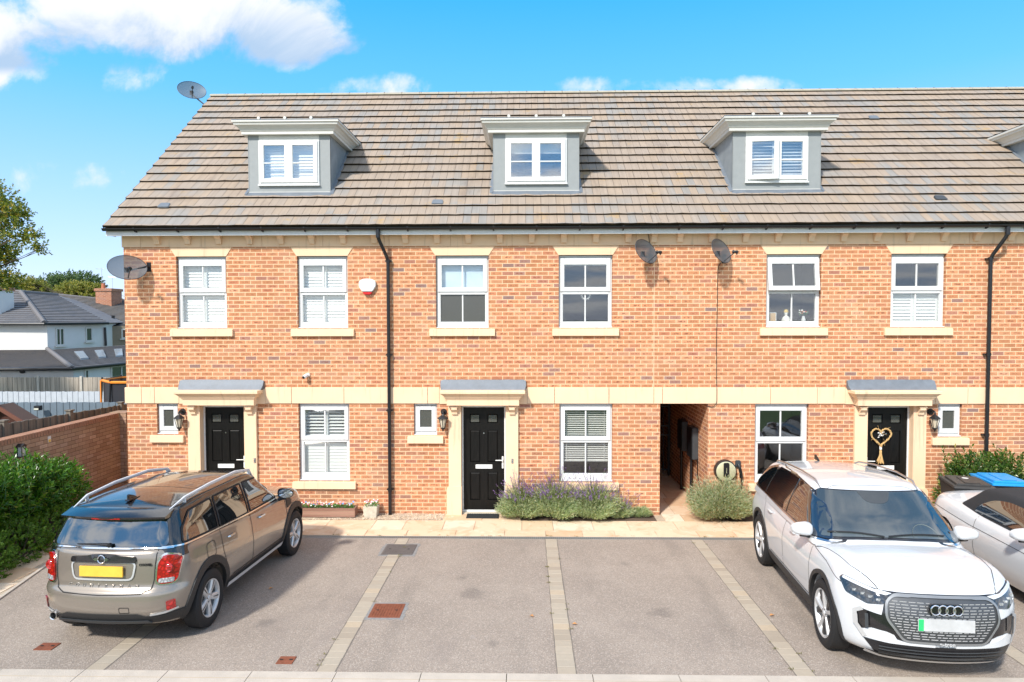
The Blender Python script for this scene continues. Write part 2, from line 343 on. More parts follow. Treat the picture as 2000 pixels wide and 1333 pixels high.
# ------------------------------------------------------------------ mesh builder
class MB:
    def __init__(s): s.v = []; s.f = []; s.m = []; s.s = []
    def add(s, vs, fs, mi=0, smooth=False):
        o = len(s.v); s.v.extend([tuple(p) for p in vs])
        for f in fs: s.f.append(tuple(i+o for i in f)); s.m.append(mi); s.s.append(smooth)
        return s
    def quad(s, a, b, c, d, mi=0): return s.add([a, b, c, d], [(0, 1, 2, 3)], mi)
    def box(s, x0, x1, y0, y1, z0, z1, mi=0, rot=None, at=None):
        vs = [Vector((x, y, z)) for x in (x0, x1) for y in (y0, y1) for z in (z0, z1)]
        if rot is not None:
            c = Vector(((x0+x1)/2, (y0+y1)/2, (z0+z1)/2)) if at is None else Vector(at)
            vs = [rot @ (p-c) + c for p in vs]
        return s.add(vs, [(0, 1, 3, 2), (4, 6, 7, 5), (0, 4, 5, 1), (2, 3, 7, 6), (0, 2, 6, 4), (1, 5, 7, 3)], mi)
    def tube(s, pts, r, n=8, mi=0, caps=True, flat=1.0):
        pts = [Vector(p) for p in pts]; rings = []; o = len(s.v)
        rs = r if isinstance(r, (list, tuple)) else [r]*len(pts)
        up = None
        for i, p in enumerate(pts):
            d = (pts[min(i+1, len(pts)-1)] - pts[max(i-1, 0)])
            d = d.normalized() if d.length > 1e-9 else Vector((0, 0, 1))
            if up is None: up = d.orthogonal().normalized() if abs(d.z) < .9 else Vector((1, 0, 0))
            a = (up - d*up.dot(d)).normalized(); up = a; b = d.cross(a)
            for k in range(n):
                q = 2*pi*k/n; s.v.append(tuple(p + a*(cos(q)*rs[i]) + b*(sin(q)*rs[i]*flat)))
        for i in range(len(pts)-1):
            for k in range(n):
                k2 = (k+1) % n
                s.f.append((o+i*n+k, o+i*n+k2, o+(i+1)*n+k2, o+(i+1)*n+k)); s.m.append(mi); s.s.append(n > 5)
        if caps:
            s.f.append(tuple(o+k for k in reversed(range(n)))); s.m.append(mi); s.s.append(False)
            e = o+(len(pts)-1)*n; s.f.append(tuple(e+k for k in range(n))); s.m.append(mi); s.s.append(False)
        return s
    def lathe(s, prof, n=24, axis='Z', org=(0, 0, 0), mi=0, smooth=True):
        """prof: (radius, height) pairs round an axis"""
        o = len(s.v); org = Vector(org)
        for r, h in prof:
            for k in range(n):
                q = 2*pi*k/n; a, b = r*cos(q), r*sin(q)
                p = {'Z': (a, b, h), 'X': (h, a, b), 'Y': (b, h, a)}[axis]
                s.v.append(tuple(org+Vector(p)))
        for i in range(len(prof)-1):
            for k in range(n):
                k2 = (k+1) % n; s.f.append((o+i*n+k, o+i*n+k2, o+(i+1)*n+k2, o+(i+1)*n+k)); s.m.append(mi); s.s.append(smooth)
        return s
    def prism(s, poly, axis, a0, a1, mi=0):
        """poly: 2D outline; axis: direction of extrusion. X:(y,z) Y:(x,z) Z:(x,y)"""
        mk = {'X': lambda p, h: (h, p[0], p[1]), 'Y': lambda p, h: (p[0], h, p[1]), 'Z': lambda p, h: (p[0], p[1], h)}[axis]
        n = len(poly); vs = [mk(p, a0) for p in poly]+[mk(p, a1) for p in poly]
        fs = [(i, (i+1) % n, n+(i+1) % n, n+i) for i in range(n)]+[tuple(reversed(range(n))), tuple(range(n, 2*n))]
        return s.add(vs, fs, mi)
    def build(s, name, mats, parent=None, bevel=0, sharp=40, fix=True):
        me = bpy.data.meshes.new(name); me.from_pydata(s.v, [], s.f)
        for mt in (mats if isinstance(mats, (list, tuple)) else [mats]): me.materials.append(mt)
        me.polygons.foreach_set('material_index', s.m); me.polygons.foreach_set('use_smooth', s.s)
        if fix:
            bm = bmesh.new(); bm.from_mesh(me); bmesh.ops.recalc_face_normals(bm, faces=bm.faces)
            if bevel: bmesh.ops.bevel(bm, geom=[e for e in bm.edges if len(e.link_faces) == 2 and e.calc_face_angle(0) > .5], offset=bevel, segments=2, affect='EDGES', clamp_overlap=True)
            bm.to_mesh(me); bm.free()
        if any(s.s): me.set_sharp_from_angle(angle=RAD(sharp))
        o = bpy.data.objects.new(name, me); C.objects.link(o)
        if parent: o.parent = parent
        return o
def thing(name, label, cat, loc=(0, 0, 0), rz=0, group=None):
    o = bpy.data.objects.new(name, None); C.objects.link(o); o.location = loc; o.rotation_euler = (0, 0, rz)
    o.empty_display_size = .1
    tag(o, label, cat, group); return o
def tag(o, label=None, cat=None, group=None, kind=None):
    if label: o['label'] = label
    if cat: o['category'] = cat
    if group: o['group'] = group
    if kind: o['kind'] = kind
    return o
def struct(o): o['kind'] = 'structure'; return o
def children(o): return [c for c in bpy.data.objects if c.parent == o]
def copy_tree(o, parent=None):
    c = o.copy(); C.objects.link(c)
    if parent: c.parent = parent
    for ch in children(o): copy_tree(ch, c)
    return c
_build0 = MB.build
WORLD = {}
def _build(s, name, mats, parent=None, **k):
    o = _build0(s, name, mats, parent, **k)
    if parent is not None and parent.name in WORLD: o.matrix_parent_inverse = Matrix.Translation(-WORLD[parent.name])
    return o
MB.build = _build
def wthing(name, label, cat, loc, group=None):          # a thing whose parts are written in world coordinates
    o = thing(name, label, cat, loc, 0, group); WORLD[o.name] = Vector(loc); return o
# ================================================================== ground, drive, path, kerb
G = .0161
def gz(y): return G*(-1.4-y) if y < -1.4 else 0.0
def hterr(x, y):
    z = -.06
    if y < -1.4: z = max(gz(y), 0) - .06 if y > -30 else gz(-30)-.06
    l = min(1, max(0, (-9.25-x)/.3)); z += l*(-.45)
    b = min(1, max(0, (y-8)/14)); z += b*(-1.3)
    return z
xs = [-600, -200, -80, -50, -40, -30, -24, -20, -16, -12, -9.6, -9.3, -9.2, -8, 0, 8, 16, 30, 80, 200, 600]
ys = [-600, -100, -30, -12, -6, -1.4, 0, 2, 5, 8, 10, 13, 16, 19, 22, 30, 60, 200, 900]
b = MB()
for y in ys:
    for x in xs: b.v.append((x, y, hterr(x, y)))
nx = len(xs)
for j in range(len(ys)-1):
    for i in range(nx-1):
        b.f.append((j*nx+i, j*nx+i+1, (j+1)*nx+i+1, (j+1)*nx+i)); b.m.append(0); b.s.append(True)
struct(b.build('ground', GRASS, fix=False))
def edge(y): return -6.80 - .215*(y+6.1)                 # left edge of the drive
b = MB()
YS = [-6.09, -5, -4, -3, -2, -1.46]
for i in range(len(YS)-1):
    b.quad((edge(YS[i]), YS[i], gz(YS[i])), (16, YS[i], gz(YS[i])), (16, YS[i+1], gz(YS[i+1])), (edge(YS[i+1]), YS[i+1], gz(YS[i+1])))
struct(b.build('parking_area', ASPH, fix=False))
b = MB(); b.quad((-60, -30, gz(-6.3)-.10), (60, -30, gz(-6.3)-.10), (60, -6.39, gz(-6.3)-.03), (-60, -6.39, gz(-6.3)-.03))
struct(b.build('road', ASPH, fix=False))
b = MB(); x = -13.02
zk = gz(-6.1)
while x < 16:
    b.prism([(-6.395, -.1), (-6.395, zk-.01), (-6.38, zk+.006), (-6.25, zk+.012), (-6.245, zk+.012), (-6.10, zk+.012), (-6.092, zk+.004), (-6.092, -.1)], 'X', x+.004, x+.911)
    b.box(x+.003, x+.912, -6.2412, -6.234, zk+.0121, zk+.0125, 1)
    x += .915
struct(b.build('kerb', [KERBM, SEAM]))
# block paved dividing strips
def strip(x0, x1, name='paving_strip'):
    b = MB(); y = -6.09
    rr = random.Random(int(x0*100))
    o = len(b.v); b.v += [(x0-.109, -6.09, gz(-6.09)+.0025), (x0+.109, -6.09, gz(-6.09)+.0025), (x0+.109, -1.46, gz(-1.46)+.0025), (x0-.109, -1.46, gz(-1.46)+.0025)]; b.f.append((o, o+1, o+2, o+3)); b.m.append(1); b.s.append(False)
    while y < -1.5:
        d = .155 + rr.uniform(-.004, .004); y1 = min(y+d, -1.46); e = .0055
        k = rr.uniform(-.003, .003); h = rr.uniform(.004, .007)
        p = lambda xx, q: (xx, q, gz(q)+h)
        b.add([p(x0-.10+e+k, y+e), p(x0+.10-e+k, y+e), p(x0+.10-e+k, y1-e), p(x0-.10+e+k, y1-e),
               (x0-.10+k, y, gz(y)+.001), (x0+.10+k, y, gz(y)+.001), (x0+.10+k, y1, gz(y1)+.001), (x0-.10+k, y1, gz(y1)+.001)],
              [(0, 1, 2, 3), (4, 5, 1, 0), (5, 6, 2, 1), (6, 7, 3, 2), (7, 4, 0, 3)])
        y = y1
    return struct(b.build(name, [SETT, JOINTM], fix=False))
JOINTM = plain('sandy_joint', (.17, .145, .12), .95, var=.2)
for sx in (-4.69, -2.165, .435, 2.98, 5.55, 8.1, 10.6): strip(sx, sx)
# drain along the path
b = MB()
for x0 in range(-8, 16):
    b.box(x0+.002, x0+.998, -1.46, -1.445, -.06, .006, 0); b.box(x0+.002, x0+.998, -1.345, -1.33, -.06, .006, 0)
x = -7.9
while x < 14:
    b.box(x, x+.016, -1.445, -1.345, -.01, .005, 0); x += .034
b.quad((-8, -1.445, -.05), (16, -1.445, -.05), (16, -1.345, -.05), (-8, -1.345, -.05), 1)
struct(b.build('drain_channel', [plain('galvanised_grate', (.33, .33, .32), .5, .5), DARKM]))
# sandstone path
slabs = MB()
rs = random.Random(3)
def slab(x0, x1, y0, y1, z=.0):
    e = .005; h = z+.014+rs.uniform(-.002, .002); j = lambda: rs.uniform(-.003, .003)
    a = [(x0+e+j(), y0+e+j()), (x1-e+j(), y0+e+j()), (x1-e+j(), y1-e+j()), (x0+e+j(), y1-e+j())]
    slabs.add([(p[0], p[1], h) for p in a]+[(p[0]+(.004 if i in (1, 2) else -.004), p[1]+(.004 if i > 1 else -.004), z-.03) for i, p in enumerate(a)],
              [(0, 1, 2, 3), (4, 5, 1, 0), (5, 6, 2, 1), (6, 7, 3, 2), (7, 4, 0, 3)])
for (ya, yb) in ((-1.33, -1.0), (-1.0, -.42)):
    x = -8.15 if ya < -1.2 else -8.0
    while x < 15:
        wd = rs.choice((.58, .66, .74, .88)); slab(x, x+wd, ya, yb); x += wd
for (a, b_) in ((-6.75, -5.3), (-1.60, -.10), (6.3, 7.8)):
    slab(a, (a+b_)/2, -.42, 0.0); slab((a+b_)/2, b_, -.42, 0.0)
y = -.42
while y < 8:
    wd = rs.choice((.45, .6)); k = rs.choice((.4, .55, .3))
    slab(2.66, 2.66+.9*k, y, y+wd); slab(2.66+.9*k, 3.545, y, y+wd); y += wd
slab(3.55, 3.85, -.42, -.2)
y = -1.4
while y > -5.9:                                          # side path by the hedge
    wd = rs.choice((.45, .6)); xr = edge(max(y, -6.1))-.05
    slab(xr-.42, xr, y-wd, y, gz(y)-.0); slab(xr-1.15, xr-.42, y-wd, y, gz(y)-.0); y -= wd
y = -1.33
while y < 2.2:
    slab(-9.05, -8.5, y, y+.6); slab(-8.5, -7.98, y, y+.6); y += .6
b = slabs
struct(b.build('path', SLAB, fix=False))
b = MB(); b.quad((-9.2, -1.33, .001), (16, -1.33, .001), (16, 0.3, .001), (-9.2, .3, .001))
b.quad((2.5, .3, .001), (3.7, .3, .001), (3.7, 9, .001), (2.5, 9, .001)); b.quad((-9.2, .3, .001), (-7.9, .3, .001), (-7.9, 9, .001), (-9.2, 9, .001))
for i in range(6):
    ya, yb = -6.09+i*.80, -6.09+(i+1)*.80; b.quad((-9.2, ya, gz(ya)), (edge(ya)-.02, ya, gz(ya)), (edge(yb)-.02, yb, gz(yb)), (-9.2, yb, gz(yb)))
struct(b.build('path_bedding', plain('path_mortar', (.42, .34, .25), .95, var=.15), fix=False))
b = MB(); b.prism([(edge(-6.1)-.05, -6.1), (edge(-6.1)-.0, -6.1), (edge(-1.4), -1.4), (edge(-1.4)-.05, -1.4)], 'Z', -.05, .02)
for vtx in range(len(b.v)):
    p = b.v[vtx]; b.v[vtx] = (p[0], p[1], p[2]+gz(p[1]))
struct(b.build('path_edging', KERBM))
# soil beds
for (x0, x1, y0, y1, h) in ((-.10, 2.50, -.40, 0, .03), (3.56, 6.3, -.42, 0, .03), (7.85, 12, -.42, 0, .03), (-9.19, -8.35, -6.5, 1.8, .12)):
    b = MB(); n = 24; m_ = 6; rr = random.Random(int(x0*7))
    for j in range(m_+1):
        for i in range(n+1):
            fx, fy = i/n, j/m_; b.v.append((x0+(x1-x0)*fx, y0+(y1-y0)*fy, gz(y0+(y1-y0)*fy)+(h*min(1, 6*min(fx, 1-fx, fy if y1 != 0 else fy, 1-fy if y1 != 0 else 1))+rr.uniform(-.008, .012) if 0 < i < n else .003)))
    for j in range(m_):
        for i in range(n): b.f.append((j*(n+1)+i, j*(n+1)+i+1, (j+1)*(n+1)+i+1, (j+1)*(n+1)+i)); b.m.append(0); b.s.append(True)
    tag(b.build('soil_bed', SOIL, fix=False), kind='structure')
# gravel
b = MB(); rr = random.Random(5)
def pebble(b, x, y, z, s):
    u_ = Matrix.Rotation(rr.uniform(0, 6.3), 3, 'Z') @ Matrix.Rotation(rr.uniform(-.5, .5), 3, 'X')
    vs = [u_ @ Vector(q)+Vector((x, y, z)) for q in ((s, 0, 0), (-s, 0, 0), (0, s*.75, 0), (0, -s*.75, 0), (0, 0, s*.5), (0, 0, -s*.5))]
    b.add(vs, [(0, 2, 4), (2, 1, 4), (1, 3, 4), (3, 0, 4), (2, 0, 5), (1, 2, 5), (3, 1, 5), (0, 3, 5)])
for (x0, x1) in ((-7.9, -6.76), (-5.3, -1.60)):
    for k in range(int((x1-x0)*1900)):
        y = rr.uniform(-.42, -.01); 
        if rr.random() < .08: y -= rr.uniform(0, .06)
        pebble(b, rr.uniform(x0, x1), y, rr.uniform(.008, .03), rr.uniform(.008, .017))
tag(b.build('gravel', GRAV, fix=False), kind='stuff')

# ================================================================== the terrace
TAN = math.tan(RAD(40.71)); COS = cos(RAD(40.71)); SIN = sin(RAD(40.71))
EY, EZ, RY = -.33, 5.636, 4.30
RZ = EZ+(RY-EY)*TAN
GAUGE = .3394
TILE = tile_material('terrace_roof_tiles', (.305, .247, .20), (.325, .25, .185), (.25, .238, .222), (.06, .045, .035), GAUGE, .30, 1.0, slope=COS, o0=EY)
def roof_z(y): return EZ+(y-EY)*TAN
def holes_wall(b, x0, x1, z0, z1, holes, y=0.0, rev=.16, mi=0, flip=False):
    xs = sorted({x0, x1, *[h[0] for h in holes], *[h[1] for h in holes]}); zs = sorted({z0, z1, *[h[2] for h in holes], *[h[3] for h in holes]})
    for i in range(len(xs)-1):
        for j in range(len(zs)-1):
            cx, cz = (xs[i]+xs[i+1])/2, (zs[j]+zs[j+1])/2
            if any(h[0] < cx < h[1] and h[2] < cz < h[3] for h in holes): continue
            b.quad((xs[i], y, zs[j]), (xs[i+1], y, zs[j]), (xs[i+1], y, zs[j+1]), (xs[i], y, zs[j+1]), mi)
    for h in holes:
        r = h[4] if len(h) > 4 else rev
        a0, a1, c0, c1 = h[:4]
        b.quad((a0, y, c0), (a0, y, c1), (a0, y+r, c1), (a0, y+r, c0), mi); b.quad((a1, y, c1), (a1, y, c0), (a1, y+r, c0), (a1, y+r, c1), mi)
        b.quad((a0, y, c1), (a1, y, c1), (a1, y+r, c1), (a0, y+r, c1), mi); b.quad((a1, y, c0), (a0, y, c0), (a0, y+r, c0), (a1, y+r, c0), mi)

def frame_rect(b, x0, x1, z0, z1, y0, y1, l, r, tp, bt, mi=0):
    b.box(x0, x0+l, y0, y1, z0, z1, mi); b.box(x1-r, x1, y0, y1, z0, z1, mi)
    b.box(x0+l, x1-r, y0, y1, z1-tp, z1, mi); b.box(x0+l, x1-r, y0, y1, z0, z0+bt, mi)
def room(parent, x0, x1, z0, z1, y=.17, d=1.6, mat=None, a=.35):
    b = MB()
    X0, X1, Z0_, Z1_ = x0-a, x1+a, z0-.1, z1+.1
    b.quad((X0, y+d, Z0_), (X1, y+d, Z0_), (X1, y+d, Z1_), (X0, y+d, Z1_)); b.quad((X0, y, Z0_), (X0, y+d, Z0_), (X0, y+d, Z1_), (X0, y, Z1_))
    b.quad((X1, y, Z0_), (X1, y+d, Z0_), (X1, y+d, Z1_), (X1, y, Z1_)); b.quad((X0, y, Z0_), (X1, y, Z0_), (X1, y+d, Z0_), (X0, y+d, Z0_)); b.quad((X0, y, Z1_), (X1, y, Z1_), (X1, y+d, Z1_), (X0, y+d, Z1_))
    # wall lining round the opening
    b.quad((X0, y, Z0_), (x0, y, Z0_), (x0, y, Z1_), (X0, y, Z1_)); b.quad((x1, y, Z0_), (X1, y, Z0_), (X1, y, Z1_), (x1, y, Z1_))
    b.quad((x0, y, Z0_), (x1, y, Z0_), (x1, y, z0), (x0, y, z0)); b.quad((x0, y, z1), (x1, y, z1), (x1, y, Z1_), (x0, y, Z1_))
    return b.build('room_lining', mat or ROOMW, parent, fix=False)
def shutters(parent, x0, x1, z0, z1, tilt=58, y=.165, pitch=.064, split=True):
    b = MB(); xm = (x0+x1)/2
    for (a, c) in ((x0, xm-.003), (xm+.003, x1)):
        frame_rect(b, a, c, z0, z1, y, y+.028, .045, .045, .05, .05)
        z = z0+.05+pitch*.55; R_ = Matrix.Rotation(RAD(tilt), 3, 'X')
        while z < z1-.05-pitch*.3:
            b.box(a+.045, c-.045, y+.014-.034, y+.014+.034, z-.0045, z+.0045, rot=R_); z += pitch
    return b.build('shutter', SHUT, parent)
def venetian(parent, x0, x1, z0, z1, tilt=-12, y=.16, pitch=.043):
    b = MB(); z = z1; R_ = Matrix.Rotation(RAD(tilt), 3, 'X')
    b.box(x0, x1, y-.02, y+.02, z1-.03, z1)
    z -= .05
    while z > z0+.02:
        b.box(x0, x1, y-.0225, y+.0225, z-.0015, z+.0015, rot=R_); z -= pitch
    b.box(x0, x1, y-.02, y+.02, z0, z0+.016)
    for k in (.12, .5, .88): b.box(x0+(x1-x0)*k-.004, x0+(x1-x0)*k+.004, y-.026, y-.024, z0, z1)
    return b.build('venetian_blind', BLIND, parent)
def sill_lintel(parent, x0, x1, z0, z1, lintel, left=.125, right=.125):
    b = MB(); b.prism([(.10, z0+.002), (-.055, z0-.018), (-.06, z0-.155), (.02, z0-.155)], 'X', x0-left, x1+right)
    b.build('sill', STONE, parent, bevel=.006)
    if lintel:
        b = MB(); b.prism([(x0-.125, 5.283), (x1+.125, 5.283), (x1+.005, z1), (x0-.005, z1)], 'Y', -.012, .09)
        b.build('lintel', STONE, parent, bevel=.004)
def window(house, x0, x1, z0, z1, fr, lintel=True, upper=None, lower=None, open_deg=0, roomm=None):
    """casement made to look like a sash: proud top sash over a fixed lower light"""
    w_, h_ = x1-x0, z1-z0; Y = .065
    b = MB()
    zt = z1 - fr[2]*h_
    b.box(x0+.004, x1-.004, Y-.004, Y+.075, z1-.038, z1-.002)                      # head
    frame_rect(b, x0+.006, x1-.006, z0+.012, z1-.040, Y+.004, Y+.072, .062, .062, .03, .04)
    b.box(x0-.003, x1+.003, Y-.05, Y+.06, z0+.003, z0+.022)                       # cill nose
    lz0, lz1 = z1-fr[4]*h_, z1-fr[3]*h_                                             # lower light
    b.box(x0+.068, x1-.068, Y+.008, Y+.07, z0+.052, lz0); b.box(x0+.068, x1-.068, Y+.001, Y+.07, lz1, zt)
    lx0, lx1 = x0+.085, x1-.075
    b.box(x0+.068, lx0, Y+.01, Y+.07, lz0, lz1); b.box(lx1, x1-.068, Y+.01, Y+.07, lz0, lz1)
    xm = (x0+x1)/2
    b.box(xm-.013, xm+.013, Y+.022, Y+.05, lz0, lz1)
    f = b.build('window', UPVC, house, bevel=.004)
    uz0, uz1 = z1-fr[1]*h_, z1-fr[0]*h_
    b = MB(); ux0, ux1 = x0+.112, x1-.112
    frame_rect(b, x0+.035, x1-.035, zt+.004, z1-.045, Y-.018, Y+.05, .077, .077, (z1-.045)-uz1, uz0-zt-.004)
    b.box(xm-.014, xm+.014, Y, Y+.03, uz0, uz1)
    s_ = b.build('sash', UPVC, f, bevel=.004)
    b = MB(); b.box(ux0-.005, ux1+.005, Y+.012, Y+.018, uz0-.005, uz1+.005); g1 = b.build('pane', GLASS, f)
    b = MB(); b.box(lx0-.005, lx1+.005, Y+.034, Y+.040, lz0-.005, lz1+.005)
    g2 = b.build('pane', FROST if lower == 'frost' else GLASS, f)
    if open_deg:
        piv = Vector((0, Y, z1-.05)); R_ = Matrix.Translation(piv) @ Matrix.Rotation(RAD(-open_deg), 4, 'X') @ Matrix.Translation(-piv)
        for o in (s_, g1): o.data.transform(R_)
    sill_lintel(house, x0, x1, z0, z1, lintel)
    for spec, (a, c) in ((upper, (zt+.0, z1-.02)), (lower, (z0+.03, zt))):
        if spec is None or spec == 'frost': continue
        if spec[0] == 'shutter': shutters(f, x0+.05, x1-.05, a+.005, c-.005, spec[1])
        elif spec[0] == 'venetian': venetian(f, x0+.03, x1-.03, a+spec[1]*(c-a), c, spec[2])
        elif spec[0] == 'roller':
            q = MB(); q.box(x0+.04, x1-.04, .17, .173, a+spec[1]*(c-a), c); q.box(x0+.04, x1-.04, .163, .18, a+spec[1]*(c-a)-.025, a+spec[1]*(c-a)); q.build('roller_blind', ROLLER, f)
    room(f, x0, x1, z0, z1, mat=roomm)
    return f
def small_window(house, x0, x1, z0, z1, hang=0):
    Y = .06; b = MB()
    frame_rect(b, x0+.004, x1-.004, z0+.01, z1-.003, Y, Y+.07, .03, .03, .045, .035)
    b.box(x0-.003, x1+.003, Y-.05, Y+.06, z0+.003, z0+.022)
    frame_rect(b, x0+.028, x1-.028, z0+.07, z1-.055, Y-.016, Y+.05, .085, .085, .085, .085)
    b.box(x0+.034, x1-.034, Y+.005, Y+.06, z0+.045, z0+.07)
    f = b.build('window', UPVC, house, bevel=.004)
    b = MB(); b.box(x0+.11, x1-.11, Y+.01, Y+.016, z0+.15, z1-.13); b.build('pane', FROST, f)
    sill_lintel(house, x0, x1, z0, z1, False)
    room(f, x0, x1, z0, z1, d=1.0)
def door_set(house, cx, side, hood_label=None):
    """panelled black front door in a stone surround under a hood; side=+1 handle on the right"""
    Y = .10
    b = MB(); frame_rect(b, cx-.435, cx+.435, .03, 2.165, Y-.01, Y+.07, .030, .030, .045, .04)
    b.build('door_frame', UPVC, house, bevel=.003)
    # leaf with sunk panels
    b = MB(); x0, x1, z0, z1 = cx-.405, cx+.405, .07, 2.12
    yF = Y+.012
    cols = ((x0+.125, x0+.335), (x0+.475, x0+.685)); rows = ((.26, .82), (1.02, 1.66), (1.80, 1.985))
    hs = [(c[0], c[1], r[0], r[1], .018) for c in cols for r in rows]
    holes_wall(b, x0, x1, z0, z1, hs, y=yF)
    b.box(x0, x1, yF+.03, yF+.05, z0, z1)
    b.box(x0, x0+.004, yF+.0, yF+.05, z0, z1); b.box(x1-.004, x1, yF+.0, yF+.05, z0, z1)
    for (a0, a1, c0, c1, _) in hs:                       # raised mouldings and fielded panel
        b.quad((a0, yF+.018, c0), (a1, yF+.018, c0), (a1, yF+.018, c1), (a0, yF+.018, c1))
        e = .026
        b.add([(a0+.006, yF+.018, c0+.006), (a1-.006, yF+.018, c0+.006), (a1-.006, yF+.018, c1-.006), (a0+.006, yF+.018, c1-.006),
               (a0+e, yF+.004, c0+e), (a1-e, yF+.004, c0+e), (a1-e, yF+.004, c1-e), (a0+e, yF+.004, c1-e)],
              [(0, 1, 5, 4), (1, 2, 6, 5), (2, 3, 7, 6), (3, 0, 4, 7), (4, 5, 6, 7)])
    d = b.build('door', DOORM, house)
    for c in cols:                                       # two small lights
        q = MB(); q.box(c[0]+.024, c[1]-.024, yF-.001, yF+.003, 1.824, 1.961); q.build('pane', FROST, d)
    s = side; hx = cx+s*.372
    q = MB(); q.box(hx-.016, hx+.016, yF-.014, yF, .90, 1.14); q.tube([(hx, yF-.012, 1.07), (hx, yF-.055, 1.07), (hx-s*.03, yF-.06, 1.07), (hx-s*.14, yF-.058, 1.068)], .0095, 8)
    q.lathe([(0, -.02), (.012, -.02), (.012, 0)], 12, 'Y', (hx, yF-.002, .97)); q.build('handle', SHUT, d, bevel=.002)
    q = MB(); frame_rect(q, cx-.165, cx+.165, .895, .975, yF-.012, yF, .01, .01, .012, .012); q.box(cx-.155, cx+.155, yF-.009, yF, .907, .963); q.build('letterbox', SHUT, d, bevel=.002)
    q = MB(); q.lathe([(0, -.006), (.011, -.005), (.013, 0)], 12, 'Y', (cx, yF, 1.60)); q.build('peephole', CHROME, d)
    q = MB(); q.box(cx-.43, cx+.43, .0, .13, -.02, .035); q.build('threshold', plain('threshold_stone', (.55, .48, .38), .8) if 'threshold_stone' not in MATS else MATS['threshold_stone'], house, bevel=.004)
    # surround
    b = MB()
    for k in (-1, 1):
        a, c = sorted((cx+k*.438, cx+k*.685))
        b.box(a, c, -.055, .17, .56, 2.19)
        a2, c2 = sorted((cx+k*.430, cx+k*.725)); 
        b.prism([(a2, -.02), (c2, -.02), (c2, .53), (c2-(.04 if k > 0 else 0), .575), (a2+(.04 if k < 0 else 0), .575), (a2, .53)], 'Y', -.085, .17)
    b.box(cx-.685, cx+.685, -.052, .168, 2.165, 2.30)
    sr = b.build('door_surround', STONE, house, bevel=.004)
    for k in (-1, 1):
        q = MB(); c = cx+k*.562
        q.prism([(-.05, 2.16), (-.155, 2.16), (-.155, 2.10), (-.10, 2.045), (-.092, 2.00), (-.05, 2.00)], 'X', c-.055, c+.055)
        q.box(c-.075, c+.075, -.165, -.05, 2.146, 2.166)
        q.build('corbel', STONE, sr, bevel=.003)
    # hood
    prof = [(0.0, 2.19), (.0, 2.305), (.018, 2.315), (.018, 2.335), (.04, 2.345), (.055, 2.375), (.09, 2.41), (.11, 2.425), (.118, 2.43), (.118, 2.478), (.105, 2.488)]
    b = MB(); o = 0
    def loop(e, z): return [(cx-.70-e, .02, z), (cx-.70-e, -.20-e, z), (cx+.70+e, -.20-e, z), (cx+.70+e, .02, z)]
    for e, z in prof: b.v.extend(loop(e, z))
    for i in range(len(prof)-1):
        for k in range(3): b.f.append((i*4+k, i*4+k+1, (i+1)*4+k+1, (i+1)*4+k)); b.m.append(0); b.s.append(False)
    b.f.append((0, 1, 2, 3)); b.m.append(0); b.s.append(False)
    n_ = (len(prof)-1)*4; b.f.append((n_+3, n_+2, n_+1, n_)); b.m.append(0); b.s.append(False)
    b.box(cx-.86, cx+.86, -.022, .02, 2.20, 2.50)
    hd = b.build('door_hood', STONE, house)
    b = MB(); nseg = 24; rr = random.Random(int(cx*10))
    for i in range(nseg+1):
        x = cx-.835+1.67*i/nseg; j = rr.uniform(-.004, .004)
        tp = .006 if 0 < i < nseg else -.012
        b.v += [(x, -.03, 2.672+j+tp), (x, -.045, 2.64+j), (x, -.085+j, 2.56), (x+(cx-x)*.02, -.135+j, 2.502), (x+(cx-x)*.02, -.142+j, 2.489), (x, .0, 2.489), (x, .0, 2.665+j+tp)]
    for i in range(nseg):
        for k in range(6): b.f.append((i*7+k, i*7+k+1, (i+1)*7+k+1, (i+1)*7+k)); b.m.append(0); b.s.append(k in (1, 2))
    b.f.append(tuple(range(7))); b.m.append(0); b.s.append(False); b.f.append(tuple(nseg*7+k for k in range(7))); b.m.append(0); b.s.append(False)
    b.build('lead_roof', LEAD, hd)
def door_material():
    m, t = material('black_door')
    co = t.new('ShaderNodeTexCoord').outputs['Object']; x, y, z = t.xyz(co)
    g = t.noise(t.comb(t.m('MULTIPLY', x, 60.0), 0.0, t.m('MULTIPLY', z, 4.0)), 1, 4, .6, .6)
    finish(t, t.ramp(g, [(.3, (.004, .0038, .0035)), (.75, (.012, .011, .010))]), .36, 0, t.bump(g, .35, .004), .22); return m
DOORM = door_material()
FR_UP = (.128, .436, .5, .535, .912); FR_LO = (.092, .425, .48, .507, .905)

